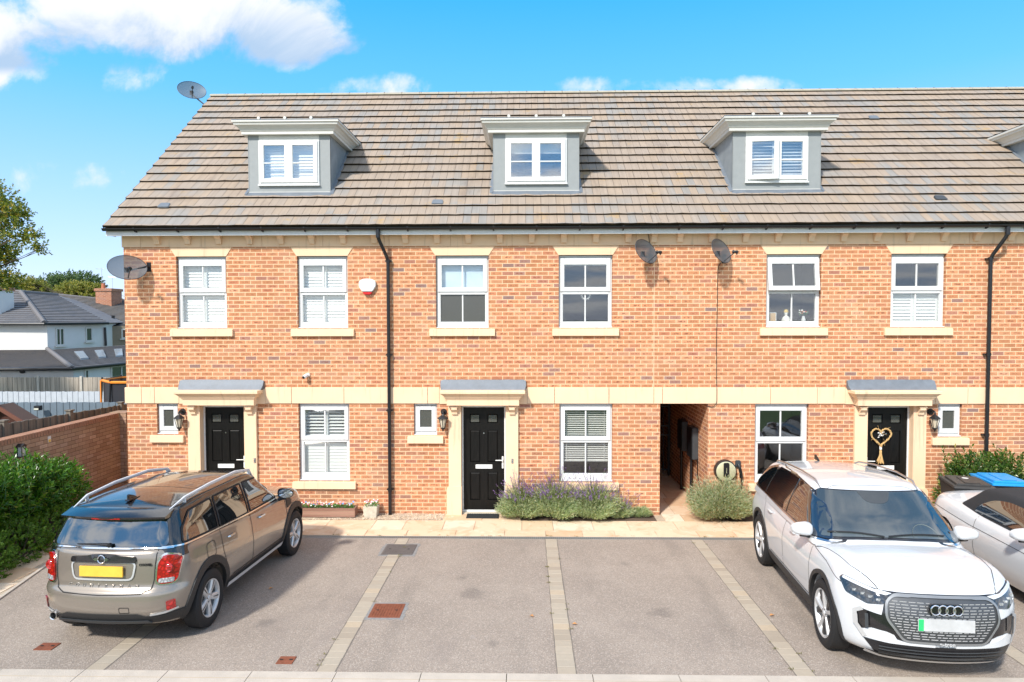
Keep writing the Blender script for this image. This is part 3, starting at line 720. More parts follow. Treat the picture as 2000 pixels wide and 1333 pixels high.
def dormer(house, x0, x1, opened=False, shut=True, blind=False, deep=True):
    YF = .575; ZB, ZT = roof_z(YF)-.03, 7.60; YB = EY+(7.88-EZ)/TAN
    xw0, xw1 = (x0+x1)/2-.62, (x0+x1)/2+.62; zw0, zw1 = 6.585, ZT
    b = MB(); holes_wall(b, x0, x1, ZB, ZT+.1, [(xw0, xw1, zw0, zw1, .05)], y=YF)
    for x in (x0, x1):
        o = len(b.v); b.v += [(x, YF, ZB), (x, YF, ZT+.1), (x, YB+.2, ZT+.1), (x, YB+.2, roof_z(YB+.2)-.05)]; b.f.append((o, o+1, o+2, o+3)); b.m.append(1); b.s.append(False)
    for x in (x0, x1-.012): b.box(x, x+.012, YF-.006, YF+.02, ZB, ZT, 0)
    d = b.build('dormer', [GREYR, CHEEK], house, fix=False)
    # cornice on three sides
    prof = [(.0, 7.600), (.095, 7.600), (.095, 7.655), (.11, 7.665), (.125, 7.70), (.165, 7.745), (.205, 7.765), (.21, 7.80), (.235, 7.815), (.235, 7.845), (.22, 7.862)]
    b = MB()
    for e, z in prof: b.v += [(x0-e, YB+.1, z), (x0-e, YF-e, z), (x1+e, YF-e, z), (x1+e, YB+.1, z)]
    for i in range(len(prof)-1):
        for k in range(3): b.f.append((i*4+k, i*4+k+1, (i+1)*4+k+1, (i+1)*4+k)); b.m.append(0); b.s.append(False)
    b.build('cornice', UPVCW, d, fix=True)
    b = MB(); b.quad((x0-.232, YF-.232, 7.8625), (x1+.232, YF-.232, 7.8625), (x1+.232, YB+.1, 7.875), (x0-.232, YB+.1, 7.875))
    b.box(x0-.236, x1+.236, YF-.238, YF-.21, 7.850, 7.867)
    for k in (.22, .5, .78):
        xx = x0-.1+(x1-x0+.2)*k; b.tube([(xx, YF-.235, 7.882), (xx, YB, 7.893)], .024, 10)
        b.lathe([(0, -.006), (.03, -.004), (.032, .01)], 12, 'Y', (xx, YF-.235, 7.884), 1)
    b.build('flat_roof', [LEAD, UPVCW], d)
    # window
    b = MB(); Y = YF+.0
    b.box(xw0+.002, xw1-.002, Y-.006, Y+.05, 7.495, ZT-.002, 1)
    b.box((xw0+xw1)/2-.18, (xw0+xw1)/2+.18, Y-.02, Y, 7.545, 7.562, 1)
    frame_rect(b, xw0, xw1, zw0, 7.495, Y-.03, Y+.05, .05, .05, .03, .07)
    b.box(xw0-.012, xw1+.012, Y-.055, Y, zw0-.012, zw0+.02)
    xm = (xw0+xw1)/2; b.box(xm-.018, xm+.018, Y-.028, Y+.05, zw0+.07, 7.465)
    f = b.build('window_frame', [UPVC, UPVCW], d, bevel=.004)
    for k, (a, c) in enumerate(((xw0+.05, xm-.018), (xm+.018, xw1-.05))):
        q = MB(); frame_rect(q, a-.02, c+.02, zw0+.055, 7.475, Y-.052, Y-.0, .085, .085, .085, .085)
        q.box(a+.065, c-.065, Y-.045, Y-.02, 7.02, 7.045)
        s_ = q.build('casement', UPVC, d, bevel=.004)
        q = MB(); q.box(a+.06, c-.06, Y-.032, Y-.026, zw0+.13, 7.395); g = q.build('pane', GLASSR, d)
        if opened and k == 0:
            piv = Vector((a-.02, Y-.05, 0)); R_ = Matrix.Translation(piv) @ Matrix.Rotation(RAD(-9), 4, 'Z') @ Matrix.Translation(-piv)
            for o_ in (s_, g): o_.data.transform(R_)
    if shut: shutters(d, xw0+.04, xw1-.04, zw0+.05, 7.49, 70 if not blind else 38, y=YF+.10, pitch=.062)
    else:
        q = MB(); q.box(xw0+.05, xw1-.05, YF+.10, YF+.104, 7.22, 7.48); q.build('roller_blind', plain('dormer_blind', (.62, .62, .58), .8) if 'dormer_blind' not in MATS else MATS['dormer_blind'], d)
    room(d, xw0, xw1, zw0, 7.49, y=YF+.17, d=.8, a=.15)
    # flashings
    b = MB()
    def rp(x, y, h): return (x, y-h*SIN, roof_z(y)+h*COS)
    yb = YF-.13
    b.quad(rp(x0-.03, yb, .034), rp(x1+.03, yb, .034), rp(x1+.03, YF+.0, .040), rp(x0-.03, YF+.0, .040))
    b.quad(rp(x0-.03, yb, .034), rp(x1+.03, yb, .034), rp(x1+.03, yb, .01), rp(x0-.03, yb, .01))
    b.box(x0-.008, x1+.008, YF-.012, YF, ZB, ZB+.075, 1)
    for s_, x in ((-1, x0), (1, x1)):
        b.quad(rp(x+s_*.07, YF-.05, .03), rp(x, YF-.05, .05), rp(x, YB, .05), rp(x+s_*.03, YB, .03))
    b.build('flashing', [LEAD, UPVCW], d, fix=True)
def cheek_material():
    m, t = material('dormer_cheek')
    co = t.new('ShaderNodeTexCoord').outputs['Object']
    c = t.ramp(t.noise(co, 2.2, 5, .6, .5), [(.35, (.20, .235, .26)), (.6, (.27, .30, .32)), (.75, (.36, .39, .40))])
    finish(t, c, .5, .1); return m
CHEEK = cheek_material()

def roof(house, x0, x1, verge=False):
    b = MB(); rr = random.Random(int(x0*50)); n = 18
    xs = []; x = x0
    while x < x1-.05: xs.append(x); x = (floor(x/.15+1e-4)+1)*.15
    xs.append(x1)
    # front slope, stepped courses
    def P(x, y, h): return (x, y-h*SIN, roof_z(y)+h*COS)
    for k in range(n):
        ya = EY+k*GAUGE*COS; yb = min(EY+(k+1)*GAUGE*COS, RY)
        o = len(b.v)
        jag = [rr.uniform(-.004, .004) for _ in xs]
        for i, x in enumerate(xs):
            h = .042+jag[i]*.8
            b.v += [P(x, ya+jag[i]*.7, .0), P(x, ya+jag[i]*.7, h), P(x, yb+.01, .004)]
        for i in range(len(xs)-1):
            a, c = o+i*3, o+(i+1)*3
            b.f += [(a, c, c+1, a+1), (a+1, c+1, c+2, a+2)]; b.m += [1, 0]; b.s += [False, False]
    # back slope and soffit side
    b.quad((x0, RY, RZ), (x1, RY, RZ), (x1, 2*RY-EY, EZ), (x0, 2*RY-EY, EZ)); 
    b.quad((x0, EY+.02, EZ-.03), (x1, EY+.02, EZ-.03), (x1, RY, RZ-.05), (x0, RY, RZ-.05), 1)
    for x in (x0, x1):
        o = len(b.v); b.v += [(x, EY, EZ+.02), (x, EY, EZ-.04), (x, RY, RZ-.06), (x, 2*RY-EY, EZ-.04), (x, 2*RY-EY, EZ), (x, RY, RZ+.005)]
        b.f.append(tuple(o+i for i in range(6))); b.m.append(2); b.s.append(False)
    r = b.build('roof', [TILE, MOSS, CONC], house, fix=False)
    b = MB(); x = x0
    while x < x1-.02:
        xe = min(x+.45, x1); pr = []
        for q in range(7):
            an = pi*q/6; pr.append((RY-cos(an)*.115, RZ-.03+sin(an)*.075))
        b.prism(pr, 'X', x+.004, xe-.004); b.box(xe-.02, xe+.006, RY-.03, RY+.03, RZ+.03, RZ+.053, 1)
        x = xe
    b.build('ridge_tiles', [RIDGE, MOSS], r)
    return r
RIDGE = plain('ridge_tile', (.36, .33, .26), .85, var=.15, scale=5, bump=.4)

def tube_bend(pts, r=.1, n=5):
    """rounds the corners of a polyline"""
    pts = [Vector(p) for p in pts]; out = [pts[0]]
    for i in range(1, len(pts)-1):
        a, b_, c = pts[i-1], pts[i], pts[i+1]; d1 = (a-b_).normalized(); d2 = (c-b_).normalized()
        rr = min(r, (a-b_).length*.45, (c-b_).length*.45); p0 = b_+d1*rr; p2 = b_+d2*rr
        for k in range(n+1):
            q = k/n; out.append(p0*(1-q)**2+b_*2*q*(1-q)+p2*q*q)
    out.append(pts[-1]); return out
def downpipe(house, xt, x, zb):
    b = MB(); pts = tube_bend([(xt, -.30, 5.58), (xt, -.30, 5.42), (x, -.085, 5.02), (x, -.085, zb)], .09)
    b.tube(pts, .034, 12)
    for z in (4.98, 3.15, 2.06 if x < 0 else 1.6, .5):
        if z > zb: b.tube([(x, -.085, z-.02), (x, -.085, z+.045)], .041, 12); b.box(x-.062, x+.062, -.075, 0, z, z+.03)
    b.tube([(xt, -.30, 5.42), (xt, -.30, 5.56)], .042, 12)
    b.build('downpipe', BLACKP, house)

def terrace(x0, x1, label, wins, smalls, door, dorm, gable=False, passage=None, corb=(), joints=(), pipe=None):
    H = wthing('terraced_house', label, 'house', ((x0+x1)/2, 0, 0), 'terraced houses in the brick row')
    holes = []
    tag(H, kind=None)
    for w_ in wins: holes.append((w_[0], w_[1], w_[2], w_[3], .18))
    for s in smalls: holes.append((*s[:4], .18))
    if door is not None: holes.append((door[0]-.50, door[0]+.50, -.06, 2.19, .20))
    if passage: holes.append((passage[0], passage[1], -.06, passage[2], 8.6))
    b = MB(); holes_wall(b, x0, x1, -.06, 5.60, holes, rev=.18)
    if gable:
        D = 2*RY
        b.add([(x0, 0, -.4), (x0, D, -.4), (x0, D, 5.60), (x0, RY, RZ-.08), (x0, 0, 5.60)], [(0, 1, 2, 3, 4)])
    b.quad((x0, 2*RY, -.4), (x1, 2*RY, -.4), (x1, 2*RY, 5.6), (x0, 2*RY, 5.6))
    if not gable: b.quad((x0+.002, .2, 0), (x0+.002, 2*RY, 0), (x0+.002, 2*RY, 5.6), (x0+.002, .2, 5.6), 1)
    b.quad((x0, .2, 5.58), (x1, .2, 5.58), (x1, 2*RY, 5.58), (x0, 2*RY, 5.58), 1)
    b.build('wall', [BRICK, DARKM], H, fix=False)
    for w_ in wins: window(H, *w_[:4], **w_[4])
    for s in smalls: small_window(H, *s)
    if door is not None: door_set(H, *door)
    # string course and frieze
    b = MB(); segs = []
    cuts = sorted([x0-(.028 if gable else 0), x1]+[j for j in joints if x0 < j < x1])
    for a, c in zip(cuts[:-1], cuts[1:]):
        if door is not None and a < door[0]-.86 < c: segs += [(a, door[0]-.86)]; 
        if door is not None and a < door[0]+.86 < c: segs += [(door[0]+.86, c)]
        if door is None or (c <= door[0]-.86 or a >= door[0]+.86): segs.append((a, c))
    for gi, (a, c) in enumerate(segs): 
        b = MB(); b.prism([(.03, 2.21), (-.026, 2.21), (-.026, 2.512), (-.018, 2.522), (.03, 2.522)], 'X', a+.005, c-.005)
        if gable and gi == 0: b.box(x0-.028, x0+.02, .03, .4, 2.21, 2.522)
        b.build('string_course', STONE, H)
    b = MB(); x = x0-(.02 if gable else 0)
    while x < x1-.01:
        xe = min(x+(.38 if (gable and x < x0) else 1.20), x1); b.box(x+.003, xe-.003, -.030, .05, 5.285, 5.52); x = xe
    if gable: b.box(x0-.02, x0+.02, .052, .5, 5.285, 5.52)
    fz = b.build('frieze', STONE, H)
    for c in corb:
        if not x0 < c < x1: continue
        q = MB(); q.prism([(-.03, 5.335), (-.075, 5.335), (-.082, 5.375), (-.10, 5.425), (-.14, 5.462), (-.172, 5.475), (-.172, 5.50), (-.03, 5.50)], 'X', c-.055, c+.055)
        q.box(c-.072, c+.072, -.19, -.03, 5.492, 5.5075)
        q.build('bracket', STONE, fz, bevel=.003)
    # eaves
    b = MB(); xa = x0-.19 if gable else x0
    b.box(xa, x1, -.245, -.225, 5.482, 5.63); b.box(xa, x1, -.225, .02, 5.509, 5.527)
    if gable:
        b.box(xa, xa+.02, -.225, .05, 5.50, 5.63)
        b.add([(xa, .05, 5.51), (xa, RY, RZ-.16), (xa, 2*RY, 5.51), (xa, .05, 5.62), (xa, RY, RZ-.04), (xa, 2*RY, 5.62)], [(0, 1, 4, 3), (1, 2, 5, 4)])
        b.add([(xa, .0, 5.53), (x0, .0, 5.53), (x0, RY, RZ-.14), (xa, RY, RZ-.14)], [(0, 1, 2, 3)])
    b.build('fascia', UPVC, H, bevel=0)
    b = MB(); pr = []
    for k in range(9):
        a = pi+pi*k/8; pr.append((-.302+cos(a)*.052, 5.617+sin(a)*.052))
    pr += [(-.250, 5.619), (-.2535, 5.617)]
    for k in range(9):
        a = 2*pi-pi*k/8; pr.append((-.302+cos(a)*.045, 5.619+sin(a)*.045))
    pr.append((-.3545, 5.6185))
    b.prism(pr, 'X', xa-.02 if gable else xa, x1)
    x = x0+.4
    while x < x1: b.prism([(-.2455, 5.61), (-.2455, 5.54), (-.26, 5.54), (-.31, 5.552), (-.362, 5.60), (-.362, 5.626), (-.3555, 5.626)], 'X', x, x+.025); x += .82
    b.build('gutter', BLACKP, H)
    if pipe: downpipe(H, *pipe)
    r = roof(H, (x0-.19) if gable else x0, x1, gable)
    for d in dorm: dormer(H, *d[:2], **d[2])
    return H
CORB = [at(px, 470, -.1).x for px in (304.4, 364, 425, 486, 547, 608, 669, 730, 791, 853, 914.3, 976.2, 1038.6, 1101.5, 1164.4, 1227.8, 1278.3, 1329.3, 1391, 1457.7, 1521, 1586.5, 1650, 1715, 1779.6, 1846.5, 1911, 1977.7)]
CORB += [CORB[-1]+.64*k for k in range(1, 8)]
JO = [-7.61, -7.35, -4.62, -3.58, -1.93, .02, .56, 1.62, 2.66, 4.75, 5.65, 8.53, 10.3, 11.4]
SH = lambda a, b_: dict(upper=('shutter', a), lower=('shutter', b_))
h1 = terrace(-7.92, -2.665, 'left end house of the brick row, white slatted shutters in all its larger windows', 
    [(-6.88, -5.885, 3.685, 5.10, dict(fr=FR_UP, **SH(66, 66))), (-4.485, -3.49, 3.685, 5.10, dict(fr=FR_UP, **SH(66, 66))), (-4.495, -3.485, .665, 2.21, dict(fr=FR_LO, lintel=False, **SH(30, 78)))],
    [(-7.325, -6.9, 1.585, 2.21)], (-6.0, 1), [(-5.65, -3.97, {})], gable=True, corb=CORB, joints=JO, pipe=(-2.82, -2.675, .02))
h2 = terrace(-2.665, 2.493, 'middle house of the brick row, venetian blinds downstairs and lavender below them',
    [(-1.76, -.725, 3.685, 5.10, dict(fr=FR_UP, upper=('roller', 0.0), lower='frost')), (.64, 1.685, 3.685, 5.10, dict(fr=FR_UP, upper=('roller', .78))), (.655, 1.695, .66, 2.21, dict(fr=FR_LO, lintel=False, upper=('venetian', 0.0, 22), lower=('venetian', .45, 22)))],
    [(-2.207, -1.75, 1.575, 2.21)], (-.835, 1), [(-.66, 1.08, dict(shut=False))], corb=CORB, joints=JO)
h3 = terrace(2.493, 8.955, 'brick house with an open covered passage and a straw heart on its door',
    [(4.653, 5.702, 3.685, 5.10, dict(fr=FR_UP, open_deg=9)), (7.036, 8.083, 3.685, 5.10, dict(fr=FR_UP, lower=('shutter', 62))), (4.463, 5.5, .65, 2.205, dict(fr=FR_LO, lintel=False))],
    [(7.985, 8.441, 1.56, 2.205)], (7.05, -1), [(4.15, 5.91, dict(opened=True, blind=True))], passage=(2.62, 3.55, 2.21), corb=CORB, joints=JO, pipe=(9.02, 8.865, .02))
h4 = terrace(8.955, 15.3, 'brick house cut off by the right edge of the view, beyond the right downpipe',
    [(9.9, 10.94, 3.685, 5.10, dict(fr=FR_UP, **SH(62, 62))), (12.3, 13.34, 3.685, 5.10, dict(fr=FR_UP)), (11.9, 12.94, .65, 2.205, dict(fr=FR_LO, lintel=False))],
    [], (10.6, 1), [(10.52, 12.25, {})], corb=CORB, joints=JO)
# passage: brick-lined, gate at the back
b = MB(); 
for k in range(8): b.tube([(2.70+k*.11, 3.3, .06), (2.70+k*.11, 3.3, 1.75)], .009, 6)
for z in (.15, 1.0, 1.22, 1.7): b.box(2.66, 3.50, 3.285, 3.315, z, z+.035)
g = thing('passage_gate', 'dark metal bar gate inside the covered passage', 'gate', (0, 0, 0)); b.build('bars', DGREY, g)
b = MB(); b.box(2.66, 2.70, 3.27, 3.33, .02, 1.8); b.box(3.48, 3.52, 3.27, 3.33, .02, 1.8); b.build('gate_post', BLACKM, g)
b = MB(); b.box(2.60, 3.57, 4.6, 4.66, -.02, 2.22); tag(b.build('passage_door', SHEDW), 'dark boarded door closing the far end of the passage', 'door')
for i, (y, lab) in enumerate(((.95, 'dark grey meter box on the passage wall, nearest the street'), (1.85, 'dark grey meter box on the passage wall, deeper in the passage'))):
    mt = thing('meter_box', lab, 'meter box', (3.55, y, .98), 0, 'meter boxes on the passage wall')
    b = MB(); b.box(-.12, 0, -.24, .24, -.03, .62); b.build('case', DGREY, mt, bevel=.008)
    b = MB(); b.box(-.132, -.12, -.215, .215, 0, .59); b.build('lid', BLACKP, mt, bevel=.004)
    b = MB(); b.tube([(-.06, .1, -.03), (-.06, .1, -.96)], .03, 10); b.build('supply_pipe', BLACKP, mt)
b = MB(); b.tube(tube_bend([(3.53, .70, .98), (3.53, .70, .62), (3.53, .35, .35), (3.53, .10, .20)], .06), .010, 6); tag(b.build('cable', BLACKP), 'thin black cable bending down the passage wall', 'cable')
b = MB(); b.box(2.488, 2.498, -.003, .0, 2.53, 5.28); tag(b.build('movement_joint', STONE), 'pale sealant line between the middle brick house and the passage house', 'joint')
# ================================================================== cars
def tab(pts):
    """smooth interpolation of a table"""
    xs = [p[0] for p in pts]; ys = [p[1] for p in pts]; n = len(xs); m = []
    for i in range(n):
        if i == 0: m.append((ys[1]-ys[0])/(xs[1]-xs[0]))
        elif i == n-1: m.append((ys[-1]-ys[-2])/(xs[-1]-xs[-2]))
        else:
            a = (ys[i]-ys[i-1])/(xs[i]-xs[i-1]); c = (ys[i+1]-ys[i])/(xs[i+1]-xs[i])
            m.append(0 if a*c <= 0 else 2*a*c/(a+c))
    def f(x):
        if x <= xs[0]: return ys[0]
        if x >= xs[-1]: return ys[-1]
        for i in range(n-1):
            if x <= xs[i+1]:
                h = xs[i+1]-xs[i]; t = (x-xs[i])/h; t2 = t*t; t3 = t2*t
                return (2*t3-3*t2+1)*ys[i]+(t3-2*t2+t)*h*m[i]+(-2*t3+3*t2)*ys[i+1]+(t3-t2)*h*m[i+1]
    return f
def unit_half(W, L, rr, rf, bowr, bowf, ns=46):
    """half plan outline, rear centre -> side -> front centre: (a = x/W, b = position along the length 0..1, dy = end shaping)"""
    out = []
    for i in range(7): out.append(((W-rr)*i/7, 0.0))
    for i in range(9):
        q = pi/2*i/8; out.append((W-rr+rr*sin(q), rr-rr*cos(q)))
    for i in range(1, ns): out.append((W, rr+(L-rr-rf)*i/ns))
    for i in range(11):
        q = pi/2*i/10; out.append((W-rf+rf*cos(q), L-rf+rf*sin(q)))
    for i in range(1, 8): out.append(((W-rf)*(7-i)/7, L))
    res = []
    for x, y in out:
        a = x/W; k = max(0, 1-y/(L*.5)); k2 = max(0, (y-L*.5)/(L*.5))
        res.append((a, (y + bowr*a*a*k**3 - bowf*a*a*k2**3)/L))
    return res
def ringloft(W, L, rr, rf, bowr, bowf, yr, yf, wf, zb, zt, levels, caps, crown, bottom=True):
    half = unit_half(W, L, rr, rf, bowr, bowf)
    ring = [(a, b) for a, b in half] + [(-a, b) for a, b in reversed(half[1:-1])]
    n = len(ring); b = MB(); 
    def point(a, s, t, inset):
        y = yr(t) + (yf(t)-yr(t))*s
        w = wf(t, y)
        x = a*w
        # inset towards the middle
        ym = (yr(t)+yf(t))/2; yy_ = y - (1 if y > ym else -1)*min(inset, abs(y-ym))*min(1.0, abs(s-.5)*2)**6*1.5
        x -= (1 if x > 0 else -1)*min(inset, abs(x))
        return x, yy_
    for t, ins in levels:
        for a, s in ring:
            x, y = point(a, s, t, ins); b.v.append((x, y, zb(y)+t*(zt(y)-zb(y))))
    t, ins = levels[-1]
    for sc in caps:
        for a, s in ring:
            x, y = point(a, s, t, ins); ym = (yr(t)+yf(t))/2
            e = max(0.0, abs(s-.5)*2-.72)/.28
            y2 = y - (1 if y > ym else -1)*(1-sc)*e*wf(t, y)*.42
            w = max(.01, wf(t, y)-ins)
            x2 = x*sc
            b.v.append((x2, y2, zt(y2)+crown*(1-sc*sc)))
    nl = len(levels)+len(caps)
    for i in range(nl-1):
        for k in range(n):
            k2 = (k+1) % n; b.f.append((i*n+k, i*n+k2, (i+1)*n+k2, (i+1)*n+k)); b.m.append(0); b.s.append(True)
    if bottom: b.f.append(tuple(reversed(range(n)))); b.m.append(0); b.s.append(False)
    me = bpy.data.meshes.new('loft'); me.from_pydata(b.v, [], b.f)
    bm = bmesh.new(); bm.from_mesh(me)
    # close the spine: both halves of the last ring meet on the centre line
    bmesh.ops.remove_doubles(bm, verts=bm.verts, dist=.0015); bmesh.ops.recalc_face_normals(bm, faces=bm.faces)
    bm.to_mesh(me); bm.free()
    for p in me.polygons: p.use_smooth = True
    return me
def cut_cylinders(me, cyl, mat2):
    """opens the wheel arches"""
    o = bpy.data.objects.new('tmp', me); C.objects.link(o); tmp = []
    for (x0, x1, y, z, r) in cyl:
        c = MB(); n = 56
        for x in (x0, x1):
            for k in range(n): c.v.append((x, y+r*cos(2*pi*k/n), z+r*sin(2*pi*k/n)))
        for k in range(n): c.f.append((k, (k+1) % n, n+(k+1) % n, n+k)); c.m.append(0); c.s.append(False)
        c.f += [tuple(reversed(range(n))), tuple(range(n, 2*n))]; c.m += [0, 0]; c.s += [False, False]
        co = c.build('cut', mat2); tmp.append(co)
        md = o.modifiers.new('b', 'BOOLEAN'); md.operation = 'DIFFERENCE'; md.solver = 'EXACT'; md.object = co
    dg = bpy.context.evaluated_depsgraph_get(); m2 = bpy.data.meshes.new_from_object(o.evaluated_get(dg))
    bpy.data.objects.remove(o)
    for c in tmp: bpy.data.objects.remove(c)
    return m2
def bvh_of(*meshes):
    vs, fs = [], []
    for me in meshes:
        o = len(vs); vs += [v.co.copy() for v in me.vertices]; fs += [[i+o for i in p.vertices] for p in me.polygons]
    return BVHTree.FromPolygons(vs, fs)
VIEW = {'F': (lambda p, q: Vector((p, 6, q)), Vector((0, -1, 0))), 'B': (lambda p, q: Vector((p, -6, q)), Vector((0, 1, 0))),
        'R': (lambda p, q: Vector((4, p, q)), Vector((-1, 0, 0))), 'L': (lambda p, q: Vector((-4, p, q)), Vector((1, 0, 0))),
        'T': (lambda p, q: Vector((p, q, 6)), Vector((0, 0, -1)))}
def proj(bvh, view, p, q, off):
    mk, d = VIEW[view]; o = mk(p, q); h = bvh.ray_cast(o, d)
    if h[0] is None:
        h = bvh.find_nearest(o*0 + Vector((p if view in 'FBT' else (.85 if view == 'R' else -.85), q if view == 'T' else (p if view in 'RL' else (2.1 if view == 'F' else -2.1)), q if view != 'T' else 1.0)))
    n = h[1]
    if n.dot(d) > 0: n = -n
    return h[0] + n*off
def rpoly(pts, r=.03, n=4):
    """polygon with rounded corners"""
    out = []; m = len(pts)
    for i in range(m):
        a, b_, c = Vector(pts[i-1]), Vector(pts[i]), Vector(pts[(i+1) % m])
        d1, d2 = (a-b_), (c-b_); rr = min(r, d1.length*.45, d2.length*.45)
        p0 = b_+d1.normalized()*rr; p2 = b_+d2.normalized()*rr
        for k in range(n+1):
            q = k/n; out.append(tuple(p0*(1-q)**2+b_*2*q*(1-q)+p2*q*q))
    return out
def inside(p, poly):
    c = False; n = len(poly); x, y = p
    for i in range(n):
        x1, y1 = poly[i]; x2, y2 = poly[i-1]
        if (y1 > y) != (y2 > y) and x < (x2-x1)*(y-y1)/(y2-y1+1e-12)+x1: c = not c
    return c
def panel(b, bvh, view, poly, off=.004, thick=.012, mi=0, res=.05, smooth=True):
    pts = []
    for i in range(len(poly)):
        a, c = Vector(poly[i]), Vector(poly[(i+1) % len(poly)]); k = max(1, int((c-a).length/res))
        for j in range(k): pts.append(a+(c-a)*(j/k))
    nb = len(pts)
    x0, x1 = min(p.x for p in pts), max(p.x for p in pts); y0, y1 = min(p.y for p in pts), max(p.y for p in pts)
    P2 = [tuple(p) for p in pts]
    x = x0+res*.5
    while x < x1:
        y = y0+res*.5
        while y < y1:
            if inside((x, y), P2) and min((Vector((x, y))-p).length for p in pts) > res*.45: pts.append(Vector((x, y)))
            y += res
        x += res
    v2, e2, f2, *_ = delaunay_2d_cdt(pts, [(i, (i+1) % nb) for i in range(nb)], [list(range(nb))], 1, 1e-5)
    v3 = [proj(bvh, view, p[0], p[1], off) for p in v2]; d = VIEW[view][1]
    o = len(b.v); b.v += [tuple(p) for p in v3]
    for f in f2: b.f.append(tuple(i+o for i in f)); b.m.append(mi); b.s.append(smooth)
    # skirt round the rim
    ec = {}
    for f in f2:
        for i in range(len(f)):
            e = (f[i], f[(i+1) % len(f)]); k = tuple(sorted(e)); ec.setdefault(k, []).append(e)
    for k, es in ec.items():
        if len(es) == 1:
            a, c = es[0]; o2 = len(b.v); b.v += [tuple(v3[a]), tuple(v3[c]), tuple(v3[c]+d*thick), tuple(v3[a]+d*thick)]
            b.f.append((o2+1, o2, o2+3, o2+2)); b.m.append(mi); b.s.append(False)
    return b
def ribbon(b, bvh, view, pts, wd=.008, off=.003, mi=0, res=.04, closed=False):
    P = [Vector(p) for p in pts]
    if closed: P.append(P[0])
    Q = []
    for i in range(len(P)-1):
        k = max(1, int((P[i+1]-P[i]).length/res))
        for j in range(k): Q.append(P[i]+(P[i+1]-P[i])*(j/k))
    Q.append(P[-1]); o = len(b.v)
    for i, q in enumerate(Q):
        d = Q[min(i+1, len(Q)-1)]-Q[max(i-1, 0)]; n = Vector((-d.y, d.x)).normalized()*wd/2
        b.v += [tuple(proj(bvh, view, q.x+n.x, q.y+n.y, off)), tuple(proj(bvh, view, q.x-n.x, q.y-n.y, off))]
    for i in range(len(Q)-1): b.f.append((o+2*i, o+2*i+1, o+2*i+3, o+2*i+2)); b.m.append(mi); b.s.append(True)
    return b
def arcpts(cy, cz, r, a0, a1, n=20): return [(cy+r*cos(RAD(a0+(a1-a0)*i/n)), cz+r*sin(RAD(a0+(a1-a0)*i/n))) for i in range(n+1)]
def obj_mesh(name, me, mats, parent, sharp=35):
    me.materials.clear()
    for m_ in (mats if isinstance(mats, list) else [mats]): me.materials.append(m_)
    for p in me.polygons: p.use_smooth = True
    me.set_sharp_from_angle(angle=RAD(sharp)); me.name = name
    o = bpy.data.objects.new(name, me); C.objects.link(o); o.parent = parent; return o
def text_mesh(s, size, extrude=.004, bold=0.0, space=1.0):
    cu = bpy.data.curves.new('txt', 'FONT'); cu.body = s; cu.size = size; cu.extrude = extrude; cu.offset = bold
    cu.align_x = 'CENTER'; cu.align_y = 'CENTER'; cu.space_character = space
    o = bpy.data.objects.new('txt', cu); C.objects.link(o)
    dg = bpy.context.evaluated_depsgraph_get(); me = bpy.data.meshes.new_from_object(o.evaluated_get(dg)); bpy.data.objects.remove(o)
    return me
def lettering(name, s, size, mat_, parent, loc, rot, **k):
    me = text_mesh(s, size, **k); me.materials.clear(); me.materials.append(mat_)
    o = bpy.data.objects.new(name, me); C.objects.link(o); o.parent = parent; o.location = loc; o.rotation_euler = rot; return o
def paint(name, col, metal=.0, rough=.35, flake=.0, coat=1.0):
    m, t = material(name)
    co = t.new('ShaderNodeTexCoord').outputs['Object']
    c = t.mix(t.m('MULTIPLY', t.noise(co, 900, 1), flake), col, tuple(min(1, q*1.5) for q in col))
    c = t.mix(t.m('MULTIPLY', t.step(t.noise(co, 3, 5, .7), .5, .8), .10), c, (.25, .22, .18))
    finish(t, c, rough, metal, None, .5, coat, .02); return m
MINIP = paint('silver_brown_paint', (.265, .228, .192), .50, .25, .3)
BLKP = paint('gloss_black_paint', (.008, .008, .010), 0, .18)
WHTP = paint('white_car_paint', (.60, .612, .625), 0, .28, 0)
CLAD = plain('black_cladding', (.022, .022, .023), .55, bump=.15, bscale=300)
RIMS = plain('alloy_silver', (.60, .60, .60), .35, .45, .04)
RAILM = plain('rail_silver', (.62, .62, .63), .4, .1, .03)
RIMD = plain('alloy_dark', (.05, .05, .052), .35, .6, .04)
REDL = None
def lamp_mat(name, col, rough=.08):
    m, t = material(name)
    co = t.new('ShaderNodeTexCoord').outputs['Object']
    g = t.new('ShaderNodeTexVoronoi', {'Vector': co, 'Scale': 26.0}, feature='DISTANCE_TO_EDGE').outputs['Distance']
    c = t.mix(t.step(g, .0, .35), tuple(q*.45 for q in col), col)
    finish(t, c, rough, .1, None, .6, 1.0, .02); return m
REDL = lamp_mat('red_lens', (.62, .012, .012)); CLEARL = lamp_mat('clear_lens', (.62, .63, .65)); HEADL = lamp_mat('headlamp_dark', (.05, .055, .065))
WPLATE = plain('white_plate', (.50, .50, .50), .4, var=.12, scale=9); YPLATE = plain('yellow_plate', (.78, .47, .06), .4, var=.08, scale=14); GRN = plain('green_plate_band', (.03, .50, .16), .4)
CREAMI = plain('interior_trim', (.10, .10, .10), .8)

